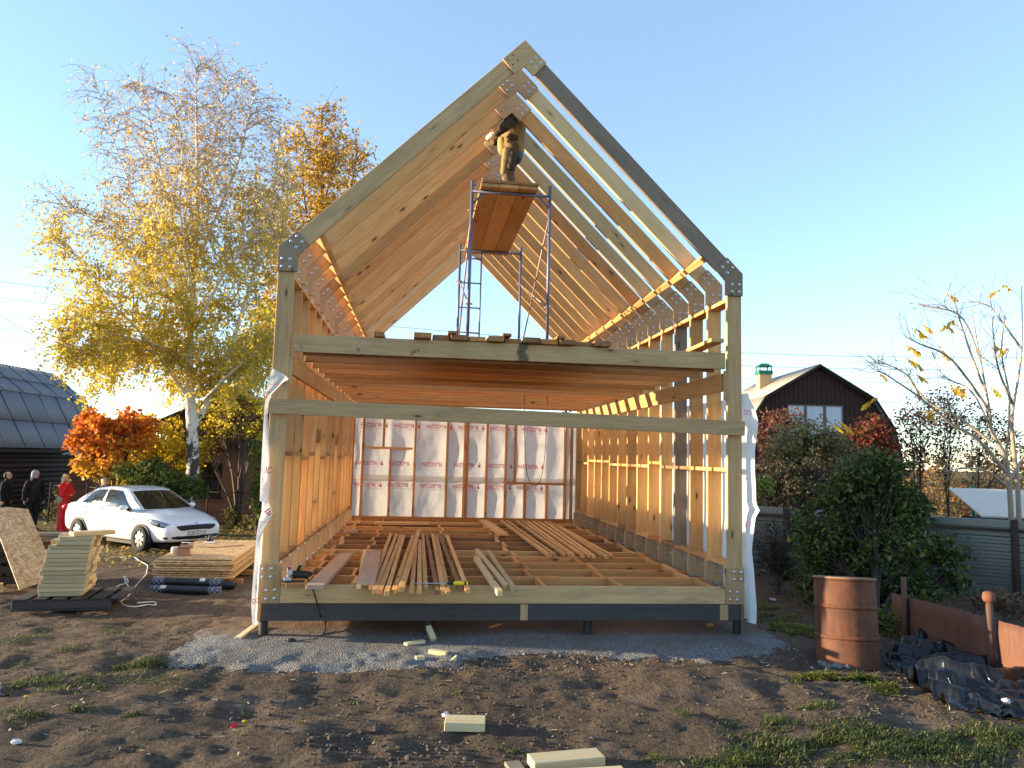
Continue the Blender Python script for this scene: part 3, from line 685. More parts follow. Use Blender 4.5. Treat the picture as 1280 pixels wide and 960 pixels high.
bl = [(345, 62), (383, 61), (465, 65), (505, 64), (543, 66), (588, 68), (632, 69), (680, 70), (712, 74), (740, 84), (768, 94)]
for i, (f, b) in enumerate(zip(fl, bl)):
    n_ = 'leftmost' if i == 0 else 'rightmost' if i == 10 else ORD[i]+' from the left'
    batten((570+f[0]/6.095, 640+f[1]/6.095), (570+b[0]/6.095, 640+b[1]/6.095), 'long pine batten, '+n_+' in the row at the right rear', 'long battens at the right rear of the floor', w=.055, t=.045, mat='pine')
def plank(f, b, w, t, mat, label, name='plank', cat='plank', z=FZ, **k):
    P, Q = two(f, b, z+t); P = Vector((P.x, P.y, z+.001)); Q = Vector((Q.x, Q.y, z+.001))
    return tag(flat_board(name, P, Q, w, t, M[mat], **k), label, cat)
plank((393.5, 731), (433, 691), .185, .05, 'dirty_pink', 'wide dusty plank lying at the front left of the floor beside the saw')
plank((457, 727), (467, 688.5), .20, .045, 'dirty_pink', 'short wide cupped plank lying against the left of the lath fan', z=FZ+.03)
batten((448.5, 731), (456, 687), 'single pale lath poking out under the short cupped plank', None, mat='pine_pale')
plank((629, 667), (604, 649.5), .20, .045, 'pine', 'short flat plank at the rear between the two batten groups')
P, Q = atZ(468, 652.5, FZ+.05), atZ(537, 653, FZ+.05)
tag(flat_board('plank', (P.x, P.y, FZ+.001), (Q.x, Q.y, FZ+.001), .19, .05, M['pine']), 'clean plank lying crosswise before the back wall', 'plank')
P, Q = atZ(430.5, 663, FZ+.05), atZ(447, 663, FZ+.05)
tag(flat_board('wood_offcut', (P.x, P.y, FZ+.001), (Q.x, Q.y, FZ+.001), .12, .06, M['dirty_pink']), 'small pinkish wood offcut on the joists at the left rear', 'wood offcut')
# circular saw on its block
P, Q = atZ(356, 728, FZ+.05), atZ(379, 727.5, FZ+.05)
tag(flat_board('wood_offcut', (P.x, P.y+.06, FZ+.001), (Q.x, Q.y+.06, FZ+.001), .13, .045, M['pine_old']), 'short thick offcut carrying the saw at the front left post', 'wood offcut')
sc_ = (P+Q)/2; saw = thing('power_saw', 'black and silver hand-held power saw resting on the offcut beside the front left post', 'power saw', (sc_.x, sc_.y+.06, FZ+.0475), rz=.15)
mb = MB(); mb.box((-.14, -.055, .002), (.10, .055, .010)); mb.build('base_plate', M['black_steel'], saw, bevel=.002)
mb = MB(); mb.tube([(-.03, .0, .07), (.04, 0, .075), (.14, 0, .065)], [.042, .044, .036], 12); mb.tube([(.02, 0, .10), (.035, 0, .15), (.055, 0, .165)], [.016, .017, .013], 8); mb.tube([(.135, 0, .07), (.17, 0, .085)], [.03, .022], 10)
mb.build('motor_housing', plain('black_plastic', (.018, .018, .02), .45), saw, smooth=True)
mb = MB(); mb.box((-.115, -.035, .012), (-.04, .035, .05)); mb.tube([(-.07, 0, .04), (-.055, 0, .11), (-.045, 0, .155)], [.028, .030, .018], 10); mb.box((-.085, -.045, .075), (-.03, -.02, .15))
mb.build('gear_case', plain('bright_metal', (.62, .60, .64), .32, .8), saw, bevel=.003)
mb = MB(); mb.box((-.080, -.048, .13), (-.045, -.040, .158)); mb.build('red_badge', plain('red_plastic', (.45, .04, .04), .4), saw)
cab = [atZ(381, 724, FZ+.06)] + [atY(x, y, -.03) for x, y in ((386, 727), (392, 741), (397, 758), (401, 772))] + [onG(405, 785)+Vector((0, 0, .10)), onG(406.5, 791)+Vector((0, 0, .02)), onG(401, 797), onG(393, 800.5), onG(380, 802), onG(366, 803.5)]
cab = [Vector(p)+Vector((0, 0, .012)) for p in cab]
def smooth_path(pts, n=6):
    P = [pts[0]]+list(pts)+[pts[-1]]; out = []
    for i in range(1, len(P)-2):
        a, b, c, d = (Vector(P[i-1]), Vector(P[i]), Vector(P[i+1]), Vector(P[i+2]))
        for j in range(n):
            t = j/n; out.append(.5*((2*b)+(c-a)*t+(2*a-5*b+4*c-d)*t*t+(3*b-a-3*c+d)*t**3))
    out.append(Vector(P[-2])); return out
cord = thing('extension_cable', 'black power cord hanging over the front beam with its plug on the stones', 'power cord', tuple(cab[-1]))
mb = MB(); mb.tube([p-cab[-1] for p in smooth_path(cab)], .0075, 7); mb.build('cable', plain('black_rubber', (.012, .012, .013), .5), cord, smooth=True)
mb = MB(); mb.tube([(.03, .0, .005), (0, 0, .012), (-.05, -.01, .014), (-.055, -.01, .014)], [.012, .026, .022, .012], 10); mb.tube([(-.05, -.02, .014), (-.085, -.022, .014)], .003, 5); mb.tube([(-.05, .0, .014), (-.085, .002, .014)], .003, 5)
mb.build('plug', M['black_steel'], cord, smooth=True)
# the long screwdriver-like bar with a yellow grip laid across the laths
P = atZ(516, 729.3, FZ+.056); Q = atZ(585, 729, FZ+.062); P = Vector((P.x, P.y, FZ+.056)); Q = Vector((Q.x, Q.y, FZ+.062)); d = (Q-P)
tool = thing('sealant_gun', 'thin metal rod tool with yellow handle lying across the lath ends', 'hand tool', tuple(P))
mb = MB(); mb.tube([(0, 0, 0), d*.60, d*.62], [.0055, .006, .012], 8); mb.build('metal_rod', M['zinc'], tool, smooth=True)
mb = MB(); mb.tube([d*.60, d*.73], [.010, .013], 10); mb.build('dark_collar', M['black_steel'], tool, smooth=True)
mb = MB(); mb.tube([d*.73, d*.76, d*.84, d*.91, d*.94], [.012, .022, .027, .022, .018], 12); mb.tube([d*.96, d*1.0], [.020, .022], 10); mb.build('yellow_handle', plain('yellow_plastic', (.80, .58, .03), .4), tool, smooth=True)
mb = MB(); mb.tube([d*.935, d*.962], [.0215, .0215], 12); mb.build('black_ring', M['black_steel'], tool, smooth=True)
# ------------------------------------------------------------------ planks on the loft, scaffold
LZ = 3.2785
edges = np.linspace(-1.18, 1.085, 12)
for i in range(11):
    x = (edges[i]+edges[i+1])/2; y0 = random.uniform(-.05, .03) if i % 2 else random.uniform(-.12, -.05)
    up_ = .0 if i % 2 else .0
    n_ = 'leftmost' if i == 0 else 'rightmost' if i == 10 else ORD[i]+' from the left'
    o = flat_board('plank', (x, y0, LZ+up_), (x+random.uniform(-.004, .004), y0+2.9, LZ+up_), edges[1]-edges[0]-.006-random.uniform(0, .02), random.uniform(.052, .062), M[random.choice(['pine_old', 'pine_old', 'pine_warm'])])
    tag(o, 'weathered plank, '+n_+' in the deck laid over the loft beam', 'plank', 'planks decking the loft')
for i in (2, 5, 8):
    x = edges[i]+.02; o = flat_board('plank', (x, -.10, LZ+.064), (x+.01, 1.6, LZ+.064), .10, .03, M['pine_old']); tag(o, 'narrow batten, '+('left', 'middle', 'right')[(i-2)//3]+' of three on top of the loft planks', 'plank', 'battens on the loft planks')
x0, x1 = atY(466.5, 425).x, atY(480, 425).x
tag(flat_board('plank', ((x0+x1)/2, -.04, LZ), ((x0+x1)/2+.02, 2.2, LZ), x1-x0, .055, M['pine_old']), 'lone plank end resting on the loft beam left of the deck', 'plank')
P = atY(896, 425, -.05); Q = atY(805, 447, 1.9)
tag(flat_board('plank', (P.x-.06, -.22, 3.365), (2.17, 2.0, 3.262), .16, .045, M['pine']), 'long plank jutting forward over the loft beam at the right', 'plank')
# hanging cable loop below the loft
pts = [atY(655, 508, 4.2), atY(656, 545, 4.2), atY(657, 575, 4.2), atY(660, 597, 4.2), atY(667, 606.5, 4.2), atY(674, 603, 4.2), atY(679, 585, 4.2), atY(682, 555, 4.2), atY(684, 508, 4.2)]
pts[0].z = pts[-1].z = 3.06
mb = MB(); mb.tube(smooth_path(pts), .006, 6); tag(mb.build('hanging_cable', M['black_steel'], smooth=True), 'thin dark cable hanging in a loop below the loft', 'cable')
# scaffold tower
steel = plain('scaffold_paint', (.13, .135, .21), .45, .3); rust_st = plain('scaffold_bare', (.34, .24, .20), .5, .4)
sz0, sz1 = LZ+.03, 5.44
ya, yb = 1.05, 3.85; xl, xr = -.51, .52
scaf = thing('scaffold', 'blue-grey tubular scaffold tower standing on the loft planks under the ridge', 'scaffold', (0, (ya+yb)/2, sz0))
def scf(mb, a, b, r=.021): mb.tube([Vector(a)-scaf.location, Vector(b)-scaf.location], r, 8)
for q, y in enumerate((ya, yb)):
    mb = MB()
    top = sz1+.12 if q == 0 else sz1+.10
    for x in (xl, xr): scf(mb, (x, y, sz0), (x, y, top))
    scf(mb, (xl, y, sz1-.02), (xr, y, sz1-.02)); scf(mb, (xl, y, sz0+.13), (xr, y, sz0+.13), .018)
    if q == 0:
        for x, s_ in ((xl, 1), (xr, -1)): scf(mb, (x, y, sz1-.20), (x+s_*.16, y, sz1-.02), .013)
    else:
        scf(mb, (xl+.36, y, sz0), (xl+.36, y, sz1-.02), .014)
        for k in range(5): z = sz0+.30+k*.42; scf(mb, (xl, y, z), (xl+.36, y, z), .012)
    mb.build('end_frame', steel, scaf, smooth=True)
for x, flip in ((xl, 0), (xr, 1)):
    for a, b in (((x, ya, sz1-.28), (x, yb, sz0+.25)), ((x, ya, sz0+.62), (x, yb, sz1-.55))):
        mb = MB(); scf(mb, a, b, .011)
        for p in (a, b): mb.tube([Vector(p)-scaf.location+Vector((-.05, 0, 0)), Vector(p)-scaf.location+Vector((.05, 0, 0))], .012, 6)
        mb.build('diagonal_brace', rust_st, scaf, smooth=True)
pf = [atY(x, 238, ya-.10).x for x in (600.5, 672)]; w = (pf[1]-pf[0])/3
for i in range(3):
    x = pf[0]+w*(i+.5); o = flat_board('scaffold_plank', (x, ya-.14, sz1+.003), (x-.02, yb+.25, sz1+.003), w-.005, .05, M['pine'], bevel=.003)
    tag(o, ('left', 'middle', 'right')[i]+' of the three long planks forming the scaffold platform', 'plank', 'planks of the scaffold platform')
for i in range(3):
    x = pf[0]+w*(i+.5)+.01; o = flat_board('scaffold_plank', (x, ya-.16, sz1+.0545), (x, ya+.5, sz1+.0545), w-.004, .035, M['pine_old'], bevel=.003)
    tag(o, ('left', 'middle', 'right')[i]+' of three short weathered boards on the front of the scaffold platform', 'plank', 'short boards on the scaffold platform')
# ------------------------------------------------------------------ people
def blob(name, prims, mat, parent, voxel=.02, M4=None, smooth=2, fold=0.0):
    """fuse tapered limbs and ellipsoids into one continuous skin"""
    mb = MB()
    for p in prims:
        if p[0] == 'c':
            _, a, b, ra, rb = p; a, b = Vector(a), Vector(b); k = 5
            mb.tube([a.lerp(b, i/k) for i in range(k+1)], [ra+(rb-ra)*i/k for i in range(k+1)], 12); mb.sphere(a, ra, 12, 8); mb.sphere(b, rb, 12, 8)
        else: mb.sphere(p[1], p[2], 14, 10, M=None if len(p) < 4 else Matrix.Translation(Vector(p[1])) @ p[3] @ Matrix.Translation(-Vector(p[1])))
    o = link(name, mb.mesh(name))
    r = o.modifiers.new('fuse', 'REMESH'); r.mode = 'VOXEL'; r.voxel_size = voxel
    if smooth: s_ = o.modifiers.new('soften', 'SMOOTH'); s_.iterations = smooth; s_.factor = .5
    bpy.context.view_layer.update()
    me = bpy.data.meshes.new_from_object(o.evaluated_get(bpy.context.evaluated_depsgraph_get())); me.name = name; bpy.data.objects.remove(o)
    me.polygons.foreach_set('use_smooth', [True]*len(me.polygons))
    if fold:
        me.update(); n_ = len(me.vertices); co = np.empty(n_*3, np.float32); me.vertices.foreach_get('co', co); co = co.reshape(-1, 3); nr = np.array([v.normal[:] for v in me.vertices])
        u = co[:, 0]*7+co[:, 1]*8+co[:, 2]*6; w_ = co[:, 2]*30+co[:, 0]*16-co[:, 1]*12; f_ = -np.abs(vnoise(u, w_, 3))*2+.5+.7*vnoise(u*2.3, w_*1.6, 4); co = co+nr*(f_*fold)[:, None]; me.vertices.foreach_set('co', co.astype(np.float32).ravel()); me.update()
    me.materials.clear(); me.materials.append(mat)
    return link(name, me, None, parent, M=M4 if M4 else Matrix())
def hand_prims(w, d, palm_n, s=1.0, curl=.5, side=1):
    """wrist point w, direction d of the fingers, palm normal: palm, four unequal bent fingers and a thumb"""
    w = Vector(w); d = Vector(d).normalized(); n = Vector(palm_n); n = (n-d*n.dot(d)).normalized(); b = d.cross(n)*side
    out = [('c', w, w+d*.05*s, .020*s, .024*s)]
    for i, (off, L) in enumerate(((-.027, .072), (-.009, .082), (.009, .077), (.026, .060))):
        base = w+d*.062*s+b*off*s; out.append(('c', w+d*.02*s+b*off*.6*s, base, .013*s, .011*s))
        m_ = base+(d*math.cos(curl*.6)+n*math.sin(curl*.6))*L*.52*s; t_ = m_+(d*math.cos(curl*1.5)+n*math.sin(curl*1.5))*L*.5*s
        out += [('c', base, m_, .0100*s, .0090*s), ('c', m_, t_, .0088*s, .0072*s)]
    q = w+d*.022*s-b*.024*s; e = q+(d*.6-b*.75+n*.35).normalized()*.036*s; out += [('c', q, e, .0125*s, .0105*s), ('c', e, e+(d*.9-b*.2+n*.5).normalized()*.03*s, .010*s, .0082*s)]
    return out
def head_prims(c, f, s=1.0):
    """head centre, facing direction f: skull, jaw, nose, ears"""
    c = Vector(c); f = Vector(f).normalized(); l = Vector((0, 0, 1)).cross(f).normalized(); z = Vector((0, 0, 1))
    return [('e', c+z*.025*s-f*.012*s, (.078*s, .090*s, .098*s) if abs(f.y) > .7 else (.090*s, .078*s, .098*s)), ('e', c-z*.045*s+f*.022*s, (.056*s, .062*s, .066*s)), ('c', c+f*.082*s+z*.012*s, c+f*.105*s-z*.018*s, .011*s, .015*s),
            ('e', c+l*.078*s-f*.005*s, (.016*s, .02*s, .03*s)), ('e', c-l*.078*s-f*.005*s, (.016*s, .02*s, .03*s)), ('c', c+f*.075*s-z*.052*s-l*.02*s, c+f*.075*s-z*.052*s+l*.02*s, .010*s, .010*s)]
SKIN = plain('skin', (.55, .31, .22), .5, var=.06)
EYE = plain('eye_dark', (.03, .022, .02), .3)
LIP = plain('lip', (.42, .13, .11), .5)
def face_bits(parent, c, f, s=1.0):
    c = Vector(c); f = Vector(f).normalized(); l = Vector((0, 0, 1)).cross(f).normalized()
    for k in (-1, 1):
        mb = MB(); mb.sphere(c+f*.076*s+l*.030*s*k+Vector((0, 0, .018*s)), .011*s, 8, 6); mb.build('eye', EYE, parent, smooth=True)
    mb = MB(); mb.tube([c+f*.079*s-l*.022*s+Vector((0, 0, -.052*s)), c+f*.087*s+Vector((0, 0, -.052*s)), c+f*.079*s+l*.022*s+Vector((0, 0, -.052*s))], [.004*s, .007*s, .004*s], 6); mb.build('mouth', LIP, parent, smooth=True)
# the carpenter on the scaffold, seen from the side, facing left, head up among the ridge plates
py = 1.50; bz = sz1+.090
pw = thing('person', 'person in brown and khaki workwear with white gloves standing on the scaffold platform', 'person', (.025, py, bz)); pw.scale = (.86, .86, .86)
khaki = plain('khaki_cloth', (.27, .185, .075), .85, var=.25, scale=14); brown = plain('brown_cloth', (.060, .042, .030), .85, var=.3, scale=12); gl = plain('white_glove', (.82, .78, .70), .8, var=.05)
def pose_pt(p):
    x, y, z = p                                                       # knees a little bent: hips and everything above sink, knees go forward
    if z > .75: return (x, y, z-.10)
    k = max(0, 1-abs(z-.50)/.32); return (x-.05*k, y, z-.05*k)
def pblob(name, prims, *a, **k):
    return blob(name, [(('c', pose_pt(q[1]), pose_pt(q[2]))+tuple(q[3:])) if q[0] == 'c' else (('e', pose_pt(q[1]))+tuple(q[2:])) for q in prims], *a, **k)
J = dict(hip=(.02, 0, .92), chest=(.04, 0, 1.28), neck=(.0, 0, 1.46), head=(-.05, 0, 1.63))
body = [('c', (.03, 0, .95), (.05, 0, 1.30), .12, .15), ('c', (.05, 0, 1.30), (.0, 0, 1.50), .12, .055)]+head_prims((-.04, 0, 1.62), (-1, 0, .15))
for sy in (-1, 1):
    body += [('c', (.03, sy*.09, .93), (.01+.03*sy, sy*.10, .50), .095, .065), ('c', (.01+.03*sy, sy*.10, .50), (.03+.05*sy, sy*.10, .08), .062, .045), ('c', (.03+.05*sy, sy*.10, .06), (-.10+.05*sy, sy*.11, .045), .045, .038)]
    body += [('c', (.05, sy*.18, 1.38), (-.12, sy*.25, 1.15), .062, .050), ('c', (-.12, sy*.25, 1.15), (-.26, sy*.16, 1.07), .048, .036)]
hp = hand_prims((-.26, -.16, 1.07), (-1, .2, .15), (0, 1, -.3), 1.05, .9, 1)+hand_prims((-.26, .16, 1.07), (-1, -.2, .15), (0, -1, -.3), 1.05, .9, -1)
pblob('body', body+hp, SKIN, pw, .014)
jk = [('c', (.045, 0, .92), (.06, 0, 1.30), .185, .19), ('e', (.05, 0, 1.36), (.16, .215, .13)), ('c', (.05, 0, 1.40), (.0, 0, 1.52), .13, .085), ('c', (-.06, .0, .90), (-.04, 0, 1.15), .12, .11), ('c', (.11, 0, .88), (.10, 0, 1.2), .11, .12)]
pblob('jacket', jk, khaki, pw, .018, fold=.008)
sv = []
for sy in (-1, 1): sv += [('c', (.06, sy*.20, 1.40), (-.12, sy*.26, 1.15), .098, .082), ('c', (-.12, sy*.26, 1.15), (-.235, sy*.175, 1.075), .075, .056)]
pblob('sleeve', sv[:2], brown, pw, .015, fold=.007); pblob('sleeve', sv[2:], brown, pw, .015, fold=.007)
pblob('yoke', [('e', (.045, 0, 1.43), (.155, .205, .09)), ('c', (.03, 0, 1.45), (.0, 0, 1.55), .11, .085)], brown, pw, .016)
pblob('hem_panel', [('c', (-.10, 0, .90), (-.12, 0, 1.02), .105, .095)], plain('khaki_light', (.38, .27, .10), .85, var=.2), pw, .016, fold=.009)
pblob('shoulder_panel', [('c', (.02, -.215, 1.34), (-.03, -.25, 1.25), .080, .066)], khaki, pw, .014, fold=.01)
pblob('belt', [('c', (.045, 0, .80), (.045, 0, .815), .165, .165)], M['black_steel'], pw, .014)
pblob('pocket', [('c', (.0, -.185, 1.02), (.06, -.19, 1.02), .05, .05)], brown, pw, .012)
tr = []
for sy in (-1, 1): tr += [('c', (.04, sy*.09, .90), (.02+.03*sy, sy*.115, .50), .112, .086), ('c', (.02+.03*sy, sy*.115, .50), (.035+.04*sy, sy*.12, .10), .084, .078)]
pblob('trousers', tr+[('e', (.04, 0, .92), (.14, .18, .10))], plain('brown_trousers', (.105, .066, .038), .85, var=.35, scale=10), pw, .016, fold=.008)
pk = []
for sy in (-1, 1): pk += [('c', (.01+.03*sy-.03, sy*.125, .72), (.0+.03*sy-.03, sy*.125, .40), .075, .068)]
pblob('knee_patch', pk, khaki, pw, .014, fold=.009)
pblob('thigh_pocket', [('c', (.05, -.155, .68), (.04, -.165, .48), .066, .066)], brown, pw, .014, fold=.015)
for sy in (-1, 1):
    pblob('boot', [('c', (.035+.05*sy, sy*.105, .12), (.035+.05*sy, sy*.105, .05), .062, .055), ('c', (.035+.05*sy, sy*.105, .045), (-.12+.05*sy, sy*.112, .040), .052, .042)], M['twig_brown'], pw, .012)
for k, sy in ((0, -1), (1, 1)):
    pblob('glove', hand_prims((-.26, sy*.16, 1.07), (-1, -sy*.15, -.35), (-.2, -sy, -.6), 1.22, .45, -sy)+[('c', (-.21, sy*.19, 1.09), (-.265, sy*.158, 1.07), .044, .036)], gl, pw, .006, smooth=1)
pblob('cap', [('e', (-.03, 0, 1.665), (.102, .092, .085)), ('c', (-.09, 0, 1.66), (-.16, 0, 1.655), .055, .035)], brown, pw, .012)
face_bits(pw, (-.04, 0, 1.52), (-1, 0, .15))
# ------------------------------------------------------------------ stacks of material on the left
A, B, Cc = atZ(45, 749, .15), atZ(101.5, 748, .15), atZ(126, 739, .15)
ux = Vector((B.x-A.x, B.y-A.y, 0)); L0 = ux.length; ux.normalize(); uy = Vector((-ux.y, ux.x, 0)); dep_ = max(.42, min(.62, (Cc-B).dot(uy)))
O = Vector((A.x, A.y, 0)); g0 = ghf(O.x+.3, O.y+.3)
def P3(a, b, z): return O+ux*a+uy*b+Vector((0, 0, z))
pal = thing('wooden_pallet', 'dark worn wooden pallet under the stack of short grey boards', 'pallet', tuple(P3(0, 0, g0)), rz=math.atan2(ux.y, ux.x))
dark_w = wood('pallet_wood', (.050, .042, .037), (.03, .026, .024), knots=False)
for i in range(6): a = -.13+i*.205; board('deck_slat', (a, -.14, .125), (a, dep_+.18, .125), .145, .022, dark_w, pal, up=(1, 0, 0))
for b in (-.09, dep_/2, dep_+.13): board('bearer', (-.21, b, .065), (L0+.36, b, .065), .095, .08, dark_w, pal)
for i, b in enumerate((-.12, dep_/2, dep_+.14)): board('bottom_slat', (-.21, b, .010), (L0+.36, b, .010), .10, .018, dark_w, pal, up=(0, 1, 0))
NL = 14; th = .0505; z0 = g0+.139
for k in range(NL):
    lean = .085*k/NL; z = z0+k*th; nb = 3
    for j in range(nb):
        wj = dep_/nb-.008; e0, e1 = random.uniform(-.02, .02), random.uniform(-.035, .035)*(1 if j else .6)
        if j == 1: e1 -= random.choice((0, .05))
        if k == NL-1 and j == 1: continue
        a0 = lean+e0+(.10 if k >= NL-2 and j == 0 else 0); bb = (j+.5)*dep_/nb+random.uniform(-.012, .012)
        o = flat_board('short_board', P3(a0, bb, z), P3(L0+lean+e1, bb, z), wj, th-.003, M['stack_board' if j == 0 else 'pine_pale'], bevel=.003)
        tag(o, ('front', 'middle', 'rear')[j]+' board of the '+ORD[NL-1-k]+' layer from the top in the short-board stack', 'short board', 'short boards stacked on the pallet')
z = z0+NL*th
tag(flat_board('short_board', P3(L0*.60, .10, z), P3(L0+.20, .36, z), .19, .048, M['pine_pale']), 'loose board lying askew on top of the short-board stack', 'short board')
# a second stack of longer planks just behind
Q0 = Vector((-6.35, 3.55, 0)); dx = Vector((.97, .24, 0)).normalized(); dy = Vector((-dx.y, dx.x, 0)); g1 = ghf(-5.8, 3.8)
ll = 0
for k in range(13):
    zz = g1+.06+k*.052
    for j in range(2):
        if k < 12 or j == 0:
            s_ = -.9+random.uniform(-.05, .05); e = .42+random.uniform(-.06, .08)
            o = flat_board('long_board', Q0+dx*s_+dy*j*.2+Vector((0, 0, zz)), Q0+dx*(e+.1*(k > 9))+dy*(j*.2+.03*(k > 10))+Vector((0, 0, zz)), .18, .048, M[random.choice(['pine_old', 'pine', 'grey_wood'])])
            tag(o, ('front', 'rear')[j]+' plank of the '+ORD[12-k]+' layer from the top in the stack behind the short boards', 'plank', 'planks stacked behind the short boards')
for j in (-.6, .25):
    o = board('timber_bearer', Q0+dx*j-dy*.15+Vector((0, 0, g1+.03)), Q0+dx*j+dy*.4+Vector((0, 0, g1+.03)), .07, .08, dark_w); tag(o, ('left' if j < 0 else 'right')+' dark bearer under the plank stack behind the short boards', 'timber bearer')
# leaning OSB sheet and the dark pallets it leans on
Pb, Qb, T = atD(24, 737.5, 9.62), atD(71, 722, 10.15), atD(35, 636.5, 10.75)
ex = (Qb-Pb).normalized(); n = ex.cross(T-Qb).normalized(); e1 = n.cross(ex).normalized()
def on_sheet(x, y):
    d = Vector(ray(x, y)); c0 = Vector(CAM); return c0+d*((Pb-c0).dot(n)/d.dot(n))
Pl = [on_sheet(x, y) for x, y in ((24, 737.5), (71, 722), (35, 636.5), (8, 634), (-14, 637), (-8, 651))]
mid = sum(Pl, Vector())/6; k = len(Pl)
Mi = Matrix(((ex.x, e1.x, n.x, mid.x), (ex.y, e1.y, n.y, mid.y), (ex.z, e1.z, n.z, mid.z), (0, 0, 0, 1))); Mv = Mi.inverted()
mb = MB(); mb.add([Mv @ (p+n*o_) for o_ in (-.006, .006) for p in Pl], [tuple(range(k)), tuple(range(2*k-1, k-1, -1))]+[(i, i+k, (i+1) % k+k, (i+1) % k) for i in range(k)])
o = mb.build('osb_sheet', M['osb'], M=Mi); bm = bmesh.new(); bm.from_mesh(o.data); bmesh.ops.recalc_face_normals(bm, faces=bm.faces); bm.to_mesh(o.data); bm.free()
tag(o, 'OSB sheet standing tilted against dark pallets at the left edge', 'OSB sheet')
bl_ = onG(-10, 738)
for k in range(4):
    pl2 = thing('wooden_pallet', ('lowest', 'second', 'third', 'topmost')[k]+' of the dark pallets piled behind the leaning OSB sheet', 'pallet', (bl_.x-.75, bl_.y+.35, bl_.z+.0+k*.145), rz=.1, group='dark pallets behind the leaning sheet')
    for i in range(5): board('deck_slat', (.06+i*.25, 0, .125), (.06+i*.25, .8, .125), .15, .022, dark_w, pl2, up=(1, 0, 0))
    for b in (.05, .4, .75): board('bearer', (0, b, .06), (1.12, b, .06), .10, .08, dark_w, pl2)
for k in range(2):
    a = onG(-14, 740)+Vector((0, -.10, .01+k*.06)); b = onG(6.5-k, 740)+Vector((0, -.05, .01+k*.06)); tag(flat_board('wood_offcut', a, b, .12, .055, M['pine_pale']), ('lower', 'upper')[k]+' pale offcut at the left edge before the dark pallets', 'wood offcut')
# flat stack of OSB sheets with rolls, box and bag
A, B, Cc = atZ(193, 726, .06), atZ(291, 727, .06), atZ(317, 684.3, .36)
ux = Vector((B.x-A.x, B.y-A.y, 0)); L0 = ux.length; ux.normalize(); uy = (Vector((Cc.x, Cc.y, 0))-Vector((B.x, B.y, 0))); D0 = uy.length; uy.normalize()
gO = ghf(A.x+.5, A.y+1.2)
o0 = Vector((A.x, A.y, 0))
def P4(a, b, z): return o0+ux*a+uy*b+Vector((0, 0, z))
nS = 12
for k in range(nS):
    da, db = random.uniform(-.05, .03), random.uniform(-.10, .08); t_ = .016; z = max(gO, ghf(A.x, A.y))+.085+k*.0255+random.uniform(0, .004)
    w_ = L0+random.uniform(-.05, .05); d_ = 2.45
    if k == nS-1: db = .12
    mb = MB(); hw, hd = w_/2, d_/2; sh = (ux.dot(uy))
    cz = [random.uniform(0, .006) for _ in range(4)]
    c_ = [(-hw, -hd), (hw, -hd), (hw, hd), (-hw, hd)]
    perp = Vector((-ux.y, ux.x, 0))
    wp = [ux*a+uy*b for a, b in c_]
    mb.add([(p.x, p.y, q+zz) for q in (0, t_) for p, zz in zip(wp, cz)], [(3, 2, 1, 0), (4, 5, 6, 7), (0, 1, 5, 4), (1, 2, 6, 5), (2, 3, 7, 6), (3, 0, 4, 7)])
    o = mb.build('osb_sheet', M['osb'], loc=P4(w_/2+da, d_/2+db, z))
    tag(o, ('topmost OSB sheet' if k == nS-1 else 'lowest OSB sheet' if k == 0 else ORD[nS-1-k]+' OSB sheet from the top')+' in the flat stack before the white car', 'OSB sheet', 'OSB sheets in the flat stack'); zt_ = z+t_+.006
for j, b in enumerate((.35, 1.25, 2.2)):
    o = board('timber_bearer', P4(-.05, b, gO+.045), P4(L0+.08, b, gO+.045), .08, .08, M['pine_old']); tag(o, ('front', 'middle', 'rear')[j]+' bearer under the flat stack of OSB sheets', 'timber bearer')
film = NT('black_film'); pz = film.tc(); dm = film.math('LESS_THAN', film.math('ABSOLUTE', film.math('SUBTRACT', film.math('FRACT', film.math('MULTIPLY', film.xyz(pz)[0], 22)), .5)), .22)
ring = film.math('LESS_THAN', film.math('ABSOLUTE', film.math('SUBTRACT', film.math('ABSOLUTE', film.xyz(pz)[0]), .40)), .08)
chk = film.n('TexChecker'); chk.inputs['Scale'].default_value = 30; film.l(pz, chk.inputs['Vector'])
film.set(film.mix(film.math('MULTIPLY', ring, chk.outputs['Fac']), (.014, .015, .022), (.16, .19, .28)), .35); M['black_film'] = film.mat
